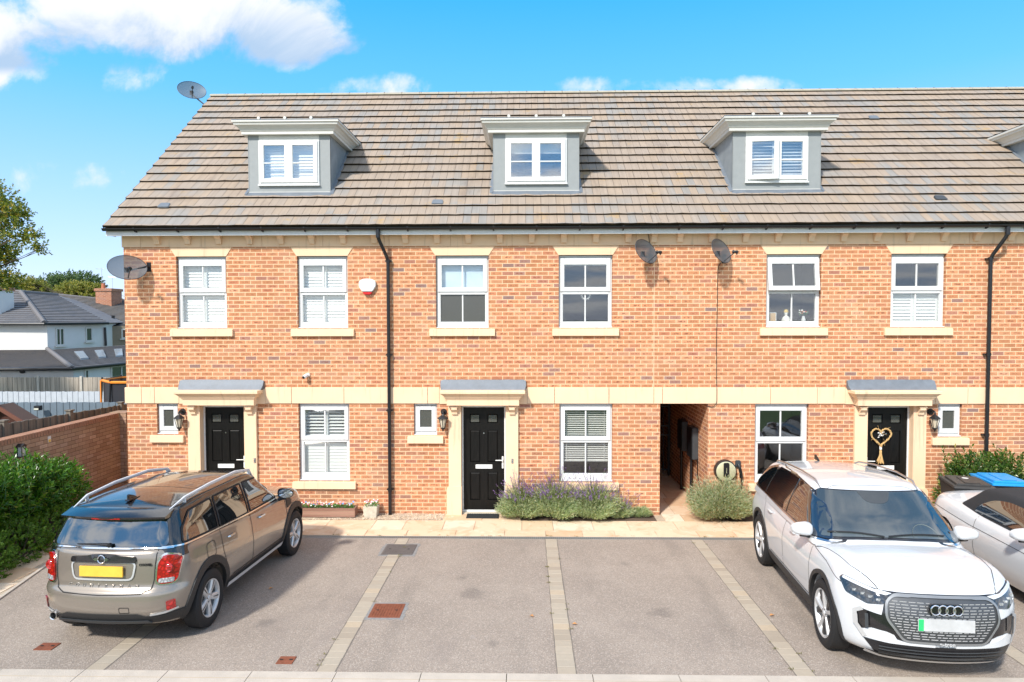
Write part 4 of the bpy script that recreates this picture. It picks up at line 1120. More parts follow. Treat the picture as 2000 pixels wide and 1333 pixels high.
def wheel(parent, x, y, R, W, rr, style, label=None):
    """x: outer face of the tyre (sign = side)"""
    s = 1 if x > 0 else -1; xo = abs(x)
    def L(prof, n=48): return [(r, s*(xo-h)) for r, h in prof]
    b = MB(); b.lathe(L([(0.0, .06), (rr*.98, .06), (rr*.98, W-.03), (0, W-.03)]), 32, 'X', (0, y, R))
    o = b.build('wheel', RIMD, parent)
    b = MB(); b.lathe(L([(rr-.004, W*.9), (rr+.012, W), (R-.03, W), (R-.004, W-.02), (R, W-.05), (R, .05), (R-.005, .022), (R-.03, .006), (R-.06, .0), (rr+.03, .004), (rr+.006, .012), (rr-.006, .03)]), 64, 'X', (0, y, R))
    for k in range(3): b.lathe(L([(R+.0015, W*.25+k*W*.2), (R+.0015, W*.25+k*W*.2+.03)]), 48, 'X', (0, y, R))
    b.build('tyre', RUBBER, o)
    b = MB(); b.lathe(L([(rr, .012), (rr-.012, .016), (rr-.022, .035), (rr-.03, .09)]), 48, 'X', (0, y, R))
    b.lathe(L([(0, .022), (.028, .022), (.032, .03), (.062, .036), (.066, .07)]), 20, 'X', (0, y, R))
    def spoke(a, w0, w1, h0, h1, mi, skew=0.0, r0=.045, r1=None):
        r1 = r1 or rr-.018
        R_ = Matrix.Rotation(a, 3, 'X'); vs = []
        for (r, wd, h, sk) in ((r0, w0, h0, 0), ((r0+r1)/2, (w0+w1)*.5, (h0+h1)/2-.004, skew*.5), (r1, w1, h1, skew)):
            for (yy_, hh) in ((-wd*.5, h+.014), (-wd*.32, h), (wd*.32, h), (wd*.5, h+.014), (wd*.5, h+.05), (-wd*.5, h+.05)):
                p = R_ @ Vector((0, yy_+sk, r)); vs.append((s*(xo-hh), y+p.y, R+p.z))
        fs = []
        for i in range(2):
            for k in range(6): fs.append((i*6+k, i*6+(k+1) % 6, (i+1)*6+(k+1) % 6, (i+1)*6+k))
        fs += [(0, 1, 2, 3, 4, 5), (12, 13, 14, 15, 16, 17)]
        b.add(vs, fs, mi)
    for k in range(5):
        a = 2*pi*k/5+(.3 if y > 0 else .75)
        if style == 'petal':
            spoke(a, .055, .098, .028, .020, 0); spoke(a, .012, .022, .026, .016, 1, r0=.07)
        else:
            spoke(a-.13, .04, .052, .034, .016, 0, .03*s); spoke(a+.17, .035, .085, .045, .028, 1, -.02*s)
        c = Matrix.Rotation(a+pi/5, 3, 'X') @ Vector((0, 0, .045)); b.lathe([(0, 0), (.008, 0), (.008, -.01*s)], 6, 'X', (s*(xo-.03), y+c.y, R+c.z), 1)
    b.build('rim', [RIMS, RIMD], o, sharp=30)
    return o
def mirror_part(parent, x, y, z, shell, s, base=BLACKP):
    b = MB(); n = 14; m = 9
    for i in range(m+1):
        v = -pi/2+pi*i/m
        for k in range(n):
            u = 2*pi*k/n; px_, py_, pz_ = [math.copysign(abs(q_)**.62, q_) for q_ in (cos(v)*cos(u), sin(v), cos(v)*sin(u))]; k_ = max(1.0, (abs(px_)**3+abs(py_)**3+abs(pz_)**3)**(1/3)); px_, py_, pz_ = px_/k_*1.02, py_/k_*1.02, pz_/k_*1.02
            py_ = max(py_, -.25)                                   # flat glass side faces back
            sx = .125*(1 if px_*s > 0 else 1.05); b.v.append((x+s*.11+px_*sx, y+py_*.105, z+.055+pz_*.078*(1-.22*px_*s)*(1 if pz_ > 0 else .8)))
    for i in range(m):
        for k in range(n): b.f.append((i*n+k, i*n+(k+1) % n, (i+1)*n+(k+1) % n, (i+1)*n+k)); b.m.append(0); b.s.append(True)
    o = b.build('door_mirror', shell, parent)
    b = MB(); b.lathe([(0, -.001), (.098, 0), (.10, .004)], 20, 'Y', (0, 0, 0))
    b.v = [(x+s*.11+p[0]*1.12, y-.0285+p[1]*.4, z+.055+p[2]*.62) for p in b.v]; b.build('mirror_glass', CHROME, o)
    b = MB(); b.tube([(x-s*.02, y+.01, z-.04), (x+s*.05, y+.01, z-.02), (x+s*.12, y+.01, z-.006)], [.035, .028, .04], 10, flat=.6); b.build('mirror_foot', base, o)
    return o

def hatchback():
    car = thing('parked_car', 'grey-brown metallic hatchback with black roof and silver roof rails, seen from behind', 'car')
    zt = tab([(-2.14, 1.09), (-1.9, 1.10), (-.5, 1.045), (.85, 1.01), (1.05, 1.03), (1.5, .985), (1.85, .91), (2.05, .81), (2.16, .70)])
    zb = tab([(-2.2, .30), (-1.6, .25), (1.6, .25), (2.2, .26)])
    wt = tab([(0, .80), (.1, .85), (.3, .895), (.5, .905), (.7, .89), (.9, .862), (1, .845)])
    yr = tab([(0, -2.00), (.10, -2.09), (.25, -2.13), (.42, -2.125), (.47, -2.10), (.52, -2.065), (.75, -2.06), (1, -2.035)])
    yf = tab([(0, 2.03), (.2, 2.13), (.5, 2.16), (.8, 2.12), (1, 2.0)])
    lev = [(t, 0) for t in (0, .05, .1, .16, .22, .28, .34, .40, .44, .47, .50, .53, .58, .64, .70, .76, .82, .88, .93)]+[(.965, .006), (.988, .02), (1.0, .045)]
    W, L = .9, 4.29
    tub = ringloft(W, L, .34, .52, .12, .22, yr, yf, lambda t, y: wt(t)*(1-.035*max(0, (abs(y)-1.0)/1.1)**2), zb, zt, lev, (.93, .82, .68, .5, .3, .1, .0), .045)
    gw = tab([(0, .850), (.2, .825), (.5, .775), (.8, .712), (1, .672)])
    gzt = tab([(-2.0, 1.43), (-1.7, 1.475), (-1.0, 1.515), (-.2, 1.515), (.35, 1.475), (.62, 1.42)])
    gyr = tab([(0, -2.035), (.3, -1.985), (.6, -1.915), (.85, -1.86), (1, -1.84)])
    gyf = tab([(0, 1.12), (.35, .90), (.7, .66), (1, .44)])
    gl = [(t, 0) for t in (0, .1, .2, .3, .4, .5, .6, .7, .8, .88)]+[(.94, .006), (.98, .022), (1.0, .055)]
    gh = ringloft(.84, 3.1, .20, .30, .12, .20, gyr, gyf, lambda t, y: gw(t)*(1-.05*max(0, (abs(y+.4)-.9)/1.0)**2), lambda y: .99, gzt, gl, (.9, .75, .55, .35, .15, .0), .035)
    bv = bvh_of(tub, gh)
    RW, FA, RA, RC = .335, 1.335, -1.335, .405
    body_me = cut_cylinders(tub, [(sx*.60, sx*1.2, yy_, RW, RC) for sx in (1, -1) for yy_ in (FA, RA)], CLAD)
    body = obj_mesh('body', body_me, MINIP, car)
    top = obj_mesh('roof', gh, BLKP, car)
    def part(name, mats, *pan, parent=car, **k):
        b = MB()
        for p in pan: panel(b, bv, *p[:2], **(p[2] if len(p) > 2 else {}))
        return b.build(name, mats, parent, fix=False, sharp=50, **k)
    for s, V in ((1, 'R'), (-1, 'L')):
        part('side_window', CARGLASS, (V, rpoly([(1.00, 1.045), (.50, 1.40), (-.13, 1.435), (-.15, 1.04)], .04)), res=None) if False else None
        b = MB(); panel(b, bv, V, rpoly([(.98, 1.045), (.50, 1.40), (-.12, 1.432), (-.14, 1.05)], .035)); b.build('front_side_window', CARGLASS, car, fix=False)
        b = MB(); panel(b, bv, V, rpoly([(-.21, 1.052), (-.20, 1.434), (-.93, 1.432), (-.97, 1.07)], .03)); b.build('rear_side_window', CARGLASS, car, fix=False)
        b = MB(); panel(b, bv, V, rpoly([(-1.03, 1.075), (-1.00, 1.430), (-1.50, 1.41), (-1.72, 1.26), (-1.78, 1.10)], .04)); b.build('quarter_window', CARGLASS, car, fix=False)
        b = MB()
        for pl_ in ([(.98, 1.045), (.50, 1.40), (-.12, 1.432), (-.14, 1.05)], [(-.21, 1.052), (-.20, 1.434), (-.93, 1.432), (-.97, 1.07)], [(-1.03, 1.085), (-1.00, 1.430), (-1.50, 1.41), (-1.72, 1.27), (-1.78, 1.12)]): ribbon(b, bv, V, rpoly(pl_, .035), .022, .009, closed=True)
        b.build('window_seal', RUBBER, top, fix=False)
        b = MB(); ribbon(b, bv, V, [(1.02, 1.02), (-.2, 1.035), (-1.0, 1.066), (-1.92, 1.105)], .016, .010); b.build('chrome_trim', CHROME, body, fix=False)
        b = MB()
        ribbon(b, bv, V, [(.98, .42), (1.00, .70), (.96, 1.01)], .009); ribbon(b, bv, V, [(-.18, .42), (-.18, 1.02)], .009)
        ribbon(b, bv, V, [(-.92, .55), (-1.0, .78), (-1.02, 1.06)], .009); ribbon(b, bv, V, [(.98, .42), (-.75, .42)], .008)
        if s > 0: ribbon(b, bv, V, rpoly([(-1.18, .80), (-1.18, .98), (-1.38, .98), (-1.38, .80)], .06), .008, closed=True)
        b.build('panel_gap', DARKM, body, fix=False)
        b = MB()
        for cy in (FA, RA):
            a0, a1 = -18, 198
            panel(b, bv, V, arcpts(cy, RW, RC+.082, a0, a1, 26)+arcpts(cy, RW, RC-.004, a1, a0, 26), .014, .05, res=.06)
        panel(b, bv, V, [(FA-RC-.03, .27), (FA-RC-.04, .40), (RA+RC+.04, .40), (RA+RC+.03, .27)], .012, .04)
        panel(b, bv, V, [(RA-RC+.0, .31), (RA-RC-.03, .42), (-1.85, .42), (-2.02, .38), (-2.02, .31)], .012, .04)
        panel(b, bv, V, [(FA+RC+.0, .28), (FA+RC+.03, .42), (1.95, .40), (1.98, .28)], .012, .04)
        b.build('wheel_arch_trim', CLAD, body, fix=False)
        b = MB(); ribbon(b, bv, V, [(FA-RC-.08, .335), (RA+RC+.06, .335)], .055, .03); b.build('sill_strip', RAILM, body, fix=False)
        for yh in (.05, -.86):
            b = MB(); P = [proj(bv, V, yh-.01+q, .915, .028 if 0 < i < 3 else .006) for i, q in enumerate((.0, .02, .15, .17))]; b.tube(P, [.010, .014, .014, .010], 8, flat=1.0); b.build('door_handle', CHROME, body)
        b = MB(); q0 = [proj(bv, 'T', s*x_, y_, .0) for x_, y_ in ((.615, .40), (.625, .25), (.64, -.2), (.645, -.9), (.63, -1.45), (.60, -1.72))]
        hh = (.012, .055, .075, .07, .05, .008); b.tube([p+Vector((0, 0, h)) for p, h in zip(q0, hh)], [.012, .022, .026, .026, .022, .010], 10, flat=.8)
        for i in (1, 4): b.tube([q0[i]+Vector((0, 0, -.01)), q0[i]+Vector((0, 0, hh[i]))], .02, 8)
        b.build('roof_rail', RAILM, top)
        wheel(car, s*.905, FA, RW, .215, .218, 'petal'); wheel(car, s*.905, RA, RW, .215, .218, 'petal')
        mirror_part(car, s*.86, .80, 1.02, BLKP, s)
        # side scuttle
        b = MB(); panel(b, bv, V, rpoly([(1.02, .80), (1.20, .84), (1.17, .93), (1.02, .96)], .02), .010); b.build('side_vent', CLAD, body, fix=False)
        # tail lamps wrap round the corner
        o1 = rpoly([(s*.592, .715), (s*.785, .70), (s*.818, 1.02), (s*.66, 1.055), (s*.60, .97)], .07)
        b = MB(); panel(b, bv, 'B', o1, .012, .03); ring_ = b.build('tail_lamp', CHROME, car, fix=False)
        o2 = rpoly([(s*.608, .733), (s*.778, .72), (s*.808, 1.00), (s*.67, 1.03), (s*.618, .96)], .06)
        b = MB(); panel(b, bv, 'B', o2, .022, .02); b.build('lens', REDL, ring_, fix=False)
        b = MB(); panel(b, bv, 'B', rpoly([(s*.625, .745), (s*.755, .735), (s*.76, .785), (s*.63, .79)], .015), .026, .01); b.build('reversing_lens', CLEARL, ring_, fix=False)
        b = MB(); c = proj(bv, 'B', s*.705, .895, .024); b.lathe([(0, -.012), (.028, -.010), (.036, -.004), (.05, -.008), (.056, .004)], 20, 'Y', tuple(c)); b.build('lens_ring', REDL, ring_)
        b = MB(); panel(b, bv, 'B', rpoly([(s*.715, .44), (s*.785, .45), (s*.785, .555), (s*.715, .545)], .015), .012); b.build('fog_lamp', REDL, car, fix=False)
        b = MB(); panel(b, bv, 'B', [(s*.56, .405), (s*.70, .415), (s*.80, .44), (s*.80, .46), (s*.69, .435), (s*.56, .42)], .014); b.build('bumper_trim', RIMS, body, fix=False)
        # headlamps and grille side (front is turned away from the view)
        b = MB(); panel(b, bv, 'F', rpoly([(s*.48, .72), (s*.72, .70), (s*.74, .86), (s*.52, .88)], .08), .010); b.build('headlamp', CLEARL, car, fix=False)
    b = MB(); panel(b, bv, 'F', rpoly([(-.42, .60), (.42, .60), (.38, .76), (-.38, .76)], .05), .010); b.build('grille', BLACKP, car, fix=False)
    b = MB(); panel(b, bv, 'F', rpoly([(-.72, 1.08), (.72, 1.08), (.56, 1.40), (-.56, 1.40)], .05), .004); b.build('windscreen', CARGLASS, car, fix=False)
    b = MB(); panel(b, bv, 'B', rpoly([(-.70, 1.115), (.70, 1.115), (.60, 1.40), (-.60, 1.40)], .07), .006); rw = b.build('rear_window', CARGLASS, car, fix=False)
    b = MB(); ribbon(b, bv, 'B', [(-.74, 1.096), (0, 1.102), (.74, 1.096)], .018, .012); b.build('window_trim', CHROME, body, fix=False)
    b = MB(); c0 = proj(bv, 'B', .06, 1.13, .03); b.tube([c0, proj(bv, 'B', -.12, 1.135, .035), proj(bv, 'B', -.36, 1.13, .02)], [.022, .010, .007], 8); b.lathe([(0, -.03), (.022, -.028), (.026, .0)], 14, 'Y', tuple(c0)); b.build('rear_wiper', BLACKP, rw)
    # spoiler over the rear window
    b = MB(); n = 17
    for i in range(n):
        x = -.64+1.28*i/(n-1); k = (x/.64)**2
        y0 = -1.78+.10*k; y1 = -2.005+.13*k; zz_ = 1.455-.018*k
        b.v += [(x, y0, gzt(y0)+.034*(1-k)), (x, (y0+y1)/2, zz_+.03*(1-k)+.012), (x, y1, zz_-.012), (x, y1+.006, zz_-.035), (x, y0-.02, zz_-.045)]
    for i in range(n-1):
        for k in range(5): b.f.append((i*5+k, i*5+(k+1) % 5, (i+1)*5+(k+1) % 5, (i+1)*5+k)); b.m.append(0); b.s.append(k < 2)
    b.f += [(0, 1, 2, 3, 4), tuple((n-1)*5+k for k in range(5))]; b.m += [0, 0]; b.s += [False, False]
    sp = b.build('spoiler', BLKP, car)
    b = MB(); b.box(-.17, .17, -1.998, -1.985, 1.418, 1.432); b.build('brake_light', REDL, sp)
    # shark fin
    b = MB(); zf = gzt(-1.45)+.033; b.prism([(-1.60, zf), (-1.40, zf), (-1.50, zf+.045), (-1.585, zf+.072), (-1.60, zf+.06)], 'X', -.012, .012); b.prism([(-1.62, zf-.004), (-1.36, zf-.004), (-1.40, zf+.012), (-1.6, zf+.014)], 'X', -.03, .03); b.build('aerial_fin', BLKP, top, bevel=.004)
    # sunroof glass edge
    b = MB(); ribbon(b, bv, 'T', rpoly([(-.48, -.95), (.48, -.95), (.50, .22), (-.50, .22)], .08), .010, .002, closed=True); b.build('sunroof_seal', DARKM, top, fix=False)
    # tailgate
    b = MB(); ribbon(b, bv, 'B', [(-.60, 1.09), (-.585, .78), (-.56, .68), (-.46, .642), (0, .632), (.46, .642), (.56, .68), (.585, .78), (.60, 1.09)], .010); b.build('tailgate_gap', DARKM, body, fix=False)
    b = MB(); panel(b, bv, 'B', rpoly([(-.36, .775), (.36, .775), (.40, .97), (-.40, .97)], .05), .006); rc_ = b.build('plate_surround', MINIP, body, fix=False)
    b = MB(); ribbon(b, bv, 'B', rpoly([(-.35, .785), (.35, .785), (.385, .97), (-.385, .97)], .06), .02, .014, closed=True); b.build('surround_lip', RIMS, rc_, fix=False)
    y_ = proj(bv, 'B', 0, .80, 0).y
    b = MB(); b.box(-.26, .26, y_-.030, y_-.012, .822, .935); b.build('number_plate', YPLATE, car, bevel=.003)
    b = MB(); panel(b, bv, 'B', rpoly([(-.39, .965), (.39, .965), (.38, 1.025), (.06, 1.045), (-.06, 1.045), (-.38, 1.025)], .025), .026, .03); hb = b.build('tailgate_handle', BLKP, car, fix=False)
    yb = proj(bv, 'B', 0, 1.0, 0).y-.036
    b = MB(); b.lathe([(.036, 0), (.042, -.006), (.048, 0)], 24, 'Y', (0, yb, 1.008)); 
    for s in (-1, 1):
        for q in (-.011, 0, .011): b.box(min(s*.042, s*(.092-abs(q)*1.4)), max(s*.042, s*(.092-abs(q)*1.4)), yb-.005, yb, 1.005+q, 1.011+q)
    b.build('round_winged_badge', CHROME, hb)
    for i, ch in enumerate('COUNTRYMAN'):
        x = -.40+.80*i/9; p = proj(bv, 'B', x, .715, .006); lettering('lettering', ch, .054, CHROME, body, tuple(p), (RAD(90), 0, 0), extrude=.003, bold=.0006)
    p = proj(bv, 'B', .49, .94, .008); lettering('lettering', 'COOPER', .036, BLACKP, body, tuple(p), (RAD(90), 0, RAD(6)), extrude=.002, bold=.0012)
    # lower bumper
    b = MB(); panel(b, bv, 'B', [(-.76, .305), (.76, .305), (.80, .42), (.70, .40), (.50, .40), (.42, .43), (-.42, .43), (-.50, .40), (-.70, .40), (-.80, .42)], .012, .05); lb = b.build('bumper_skirt', CLAD, body, fix=False)
    b = MB(); panel(b, bv, 'B', rpoly([(-.56, .325), (.56, .325), (.53, .365), (-.53, .365)], .012), .03, .02); b.build('bumper_rail', DGREY, lb, fix=False)
    b = MB(); ribbon(b, bv, 'B', rpoly([(.23, .50), (.34, .50), (.34, .44), (.23, .44)], .012), .007, .003, closed=True); b.build('tow_cover', DARKM, body, fix=False)
    b = MB(); b.lathe([(.034, .08), (.036, -.01), (.045, -.014), (.047, 0), (.046, .08)], 24, 'Y', (-.60, -2.06, .375)); b.lathe([(.0, .04), (.034, .04)], 20, 'Y', (-.60, -2.06, .375), 1); b.build('exhaust_pipe', [CHROME, DARKM], car)
    b = MB(); b.box(-.60, .60, -1.72, 1.72, .20, .27); b.build('underbody', DARKM, car)
    return car

def suv():
    car = thing('parked_car', 'white electric family car with wide grey grille, facing out of its bay', 'car')
    zt = tab([(-2.35, .98), (-2.1, 1.05), (-1.4, 1.075), (-.4, 1.03), (.8, 1.01), (1.12, 1.035), (1.4, 1.035), (1.75, 1.0), (2.0, .95), (2.15, .895), (2.25, .845)])
    zb = tab([(-2.3, .30), (-1.6, .22), (1.6, .22), (2.3, .22)])
    wt = tab([(0, .84), (.1, .885), (.3, .915), (.5, .925), (.65, .93), (.8, .91), (.93, .875), (1, .86)])
    yr = tab([(0, -2.2), (.2, -2.33), (.5, -2.345), (.8, -2.28), (1, -2.2)])
    yf = tab([(0, 2.10), (.06, 2.19), (.15, 2.235), (.5, 2.245), (.75, 2.225), (.9, 2.17), (1, 2.08)])
    lev = [(t, 0) for t in (0, .04, .08, .13, .2, .27, .34, .42, .50, .58, .66, .73, .80, .86, .91)]+[(.95, .008), (.98, .025), (1.0, .055)]
    tub = ringloft(.935, 4.59, .40, .42, .16, .20, yr, yf, lambda t, y: wt(t)*(1-(.04 if y < 0 else .012)*max(0, (abs(y)-1.1)/1.1)**2), zb, zt, lev, (.94, .84, .7, .52, .3, .1, 0), .05)
    # ridges along the bonnet
    for v in tub.vertices:
        if v.co.y > .95 and v.co.z > .78:
            q = abs(abs(v.co.x)-(.70-.10*(v.co.y-1))); v.co.z += .014*math.exp(-(q/.05)**2)*min(1, (v.co.y-.95)/.3)
    gw = tab([(0, .885), (.25, .85), (.55, .785), (.8, .715), (1, .655)])
    gzt = tab([(-2.1, 1.41), (-1.7, 1.475), (-1.0, 1.55), (-.2, 1.59), (.3, 1.585), (.62, 1.545), (.8, 1.50)])
    gyr = tab([(0, -2.22), (.4, -2.10), (.75, -1.93), (1, -1.80)])
    gyf = tab([(0, 1.27), (.3, 1.03), (.65, .73), (1, .42)])
    gl = [(t, 0) for t in (0, .1, .2, .3, .4, .5, .6, .7, .8, .88)]+[(.94, .006), (.98, .024), (1.0, .06)]
    gh = ringloft(.86, 3.4, .22, .26, .16, .20, gyr, gyf, lambda t, y: gw(t)*(1-.06*max(0, (abs(y+.4)-1.0)/1.1)**2), lambda y: 1.0, gzt, gl, (.9, .75, .55, .35, .15, .0), .035)
    bv = bvh_of(tub, gh)
    RW, FA, RA, RC = .365, 1.382, -1.382, .425
    body = obj_mesh('body', cut_cylinders(tub, [(sx*.60, sx*1.2, yy_, RW, RC) for sx in (1, -1) for yy_ in (FA, RA)], CLAD), WHTP, car)
    top = obj_mesh('roof', gh, WHTP, car)
    def P1(name, mats, view, poly, off=.006, thick=.012, parent=None, res=.05):
        b = MB(); panel(b, bv, view, poly, off, thick, 0, res); return b.build(name, mats, parent or car, fix=False, sharp=50)
    for s, V in ((1, 'R'), (-1, 'L')):
        P1('window_surround', BLKP, V, rpoly([(1.10, 1.055), (.58, 1.42), (.30, 1.52), (-.4, 1.555), (-1.2, 1.535), (-1.62, 1.42), (-1.90, 1.20), (-1.86, 1.10)], .05), .004, parent=top)
        P1('front_side_window', CARGLASS, V, rpoly([(1.02, 1.075), (.56, 1.395), (.28, 1.50), (-.12, 1.53), (-.13, 1.085)], .03), .010)
        P1('rear_side_window', CARGLASS, V, rpoly([(-.19, 1.085), (-.18, 1.53), (-.62, 1.53), (-1.12, 1.505), (-1.20, 1.11)], .03), .010)
        P1('quarter_window', CARGLASS, V, rpoly([(-1.26, 1.115), (-1.18, 1.495), (-1.54, 1.40), (-1.80, 1.20), (-1.78, 1.13)], .03), .010)
        b = MB(); ribbon(b, bv, V, [(1.08, 1.055), (-.2, 1.068), (-1.2, 1.095), (-1.86, 1.10)], .014, .012); b.build('chrome_trim', CHROME, top, fix=False)
        b = MB()
        ribbon(b, bv, V, [(.92, .40), (.94, .75), (.90, 1.03)], .008); ribbon(b, bv, V, [(-.16, .40), (-.16, 1.04)], .008); ribbon(b, bv, V, [(-.95, .52), (-1.05, .75), (-1.20, 1.07)], .008); ribbon(b, bv, V, [(.90, .40), (-.80, .40)], .008)
        ribbon(b, bv, V, [(.94, .985), (1.4, .955), (1.85, .86)], .006)
        b.build('panel_gap', DARKM, body, fix=False)
        b = MB()
        for cy in (FA, RA):
            panel(b, bv, V, arcpts(cy, RW, RC+.042, -14, 194, 26)+arcpts(cy, RW, RC-.004, 194, -14, 26), .010, .05, res=.06)
        panel(b, bv, V, [(FA-RC-.02, .225), (FA-RC-.03, .37), (RA+RC+.03, .37), (RA+RC+.02, .225)], .012, .04)
        panel(b, bv, V, [(RA-RC, .31), (RA-RC-.02, .44), (-2.15, .44), (-2.2, .31)], .010, .04)
        b.build('wheel_arch_trim', CLAD if True else 0, body, fix=False)
        b = MB(); ribbon(b, bv, V, [(.86, .56), (.4, .50), (-.5, .50), (-.80, .56)], .02, .008); b.build('body_crease', WHTP, body, fix=False)
        for yh in (.12, -.92):
            b = MB(); Q = [proj(bv, V, yh-.01+q, .93, .030 if 0 < i < 3 else .006) for i, q in enumerate((.0, .02, .17, .19))]; b.tube(Q, [.010, .014, .014, .010], 8); b.build('door_handle', WHTP, body)
        b = MB(); q0 = [proj(bv, 'T', s*x_, y_, .0) for x_, y_ in ((.60, .36), (.615, .2), (.635, -.3), (.635, -1.0), (.61, -1.5), (.58, -1.72))]
        hh = (.006, .036, .048, .046, .034, .006); b.tube([p+Vector((0, 0, h)) for p, h in zip(q0, hh)], [.008, .015, .016, .016, .014, .008], 8, flat=.8)
        b.build('roof_rail', STEEL, top)
        wheel(car, s*.93, FA, RW, .235, .262, 'twin'); wheel(car, s*.93, RA, RW, .235, .262, 'twin')
        mirror_part(car, s*.86, .78, 1.075, WHTP, s)
        # headlamp: dark housing, clear running light
        hl = P1('headlamp', HEADL, 'F', rpoly([(s*.50, .835), (s*.56, .765), (s*.70, .745), (s*.85, .80), (s*.868, .90), (s*.835, .935), (s*.66, .895), (s*.44, .86)], .018), .010, .02)
        P1('running_light', DRL, 'F', rpoly([(s*.47, .858), (s*.53, .842), (s*.70, .872), (s*.845, .908), (s*.835, .928), (s*.66, .888)], .006), .018, .01, hl, .03)
        b = MB()
        for q in range(4): 
            c = proj(bv, 'F', s*(.60+q*.060), .798+q*.014, .012); b = MB(); b.box(c.x-.022, c.x+.022, c.y-.004, c.y+.006, c.z-.012, c.z+.012); b.build('lamp_unit', CLEARL, hl)
        # air curtain: black cheek with grey frame
        ck = P1('bumper_cheek', BLKP, 'F', [(s*.47, .775), (s*.60, .69), (s*.56, .60), (s*.80, .50), (s*.84, .37), (s*.70, .36), (s*.60, .385), (s*.46, .36), (s*.48, .55)], .006, .02) if False else None
        P1('bumper_cheek', BLKP, 'F', [(s*.44, .865), (s*.50, .84), (s*.56, .77), (s*.55, .70), (s*.56, .66), (s*.66, .675), (s*.75, .69), (s*.785, .65), (s*.77, .47), (s*.66, .52), (s*.54, .51), (s*.30, .43), (s*.30, .86)], .006, .012, body)
        b = MB(); ribbon(b, bv, 'F', [(s*.735, .695), (s*.79, .655), (s*.78, .53), (s*.71, .42)], .034, .022); b.build('air_curtain_blade', RIMS, body, fix=False)
        b = MB(); ribbon(b, bv, 'F', [(s*.70, .66), (s*.695, .52)], .022, .04); b.build('air_curtain_fin', DGREY, body, fix=False)
        P1('bumper_spear', WHTP, 'F', [(s*.765, .47), (s*.66, .52), (s*.56, .475), (s*.40, .435), (s*.10, .43), (s*.10, .402), (s*.5, .402), (s*.72, .41)], .016, .02, body)
        P1('tail_lamp', REDL, 'B', rpoly([(s*.40, .86), (s*.83, .84), (s*.85, .94), (s*.42, .92)], .02), .010)
    P1('front_mask', BLKP, 'F', [(-.54, .84), (-.48, .875), (.48, .875), (.54, .84), (.585, .66), (.44, .43), (-.44, .43), (-.585, .66)], .004, .01, body)
    fr = [(-.545, .65), (-.54, .79), (-.46, .85), (.46, .85), (.54, .79), (.545, .65), (.39, .445), (-.39, .445)]
    gr = P1('grille', GRILLE, 'F', rpoly(fr, .05), .012, .015)
    b = MB(); ribbon(b, bv, 'F', rpoly(fr, .05), .022, .026, closed=True); b.build('grille_frame', plain('frame_grey', (.28, .285, .29), .3, .5), gr, fix=False)
    b = MB(); rr = random.Random(2)
    for i in range(14):
        z = .475+i*.0255; hw = .525 if z > .65 else .525-(.65-z)*.80
        x = -hw+.02
        while x < hw-.03:
            l = rr.choice((.035, .05, .065)); x2 = min(x+l, hw-.01); c0 = proj(bv, 'F', x, z, .018); c1 = proj(bv, 'F', x2, z, .018)
            zc = z
            b.add([(x, c0.y, zc), (x2, c1.y, zc), (x2, c1.y+.004, zc+.0095), (x, c0.y+.004, zc+.0095)], [(0, 1, 2, 3)]); x = x2+rr.choice((.012, .02))
    b.build('grille_bars', RAILM, gr, fix=False)
    yg = proj(bv, 'F', 0, .72, 0).y
    b = MB()
    for k in range(4):
        cx = -.108+.072*k; pts = [(cx+.046*cos(2*pi*i/28), yg+.046+(.002 if k % 2 else 0), .775+.046*sin(2*pi*i/28)) for i in range(29)]
        b.tube(pts, .0072, 8, caps=False)
    b.build('four_ring_badge', CHROME, gr)
    b = MB(); b.prism(rpoly([(-.168, .72), (.168, .72), (.168, .83), (-.168, .83)], .05), 'Y', yg+.014, yg+.034); b.build('badge_plate', BLKP, gr)
    b = MB(); b.box(-.275, .275, yg+.035, yg+.050, .565, .685); np_ = b.build('number_plate', WPLATE, car, bevel=.003)
    b = MB(); b.box(.222, .272, yg+.0502, yg+.0515, .568, .682); b.build('green_band', GRN, np_)
    yl = proj(bv, 'F', 0, .45, 0).y
    lettering('lettering', 'e-tron', .05, WPLATE, gr, (0, yl+.045, .450), (RAD(90), 0, RAD(180)), extrude=.003, bold=.0015, space=1.15)
    P1('lower_intake', BLACKP, 'F', [(-.72, .395), (-.42, .402), (.42, .402), (.72, .395), (.62, .272), (-.62, .272)], .010, .02)
    b = MB()
    for z in (.30, .33, .36): ribbon(b, bv, 'F', [(-.60, z), (.60, z)], .010, .024)
    b.build('intake_slats', DGREY, car, fix=False)
    b = MB(); ribbon(b, bv, 'F', [(-.70, .285), (-.58, .262), (.58, .262), (.70, .285)], .030, .030); b.build('bumper_lip', RIMS, body, fix=False)
    P1('bumper_base', CLAD, 'F', [(-.86, .40), (-.74, .30), (-.72, .222), (.72, .222), (.74, .30), (.86, .40), (.86, .222), (-.86, .222)][::-1] if False else [(-.66, .228), (.66, .228), (.68, .256), (-.68, .256)], .004, .03, body)
    # windscreen
    P1('screen_edge', BLKP, 'F', rpoly([(-.805, 1.07), (-.4, 1.10), (0, 1.11), (.4, 1.10), (.805, 1.07), (.675, 1.50), (.60, 1.535), (-.60, 1.535), (-.66, 1.50)], .04), .004, parent=top)
    ws = P1('windscreen', CARSCREEN, 'F', rpoly([(-.785, 1.095), (-.4, 1.12), (0, 1.13), (.4, 1.12), (.785, 1.095), (.645, 1.52), (-.645, 1.52)], .03), .009)
    b = MB()
    for (x0, x1) in ((.10, .70), (-.62, .05)):
        q = [proj(bv, 'F', x0+(x1-x0)*i/5, 1.13+.02*sin(i/5*3.0), .020) for i in range(6)]; b.tube(q, .008, 6)
    b.build('wiper', BLACKP, ws)
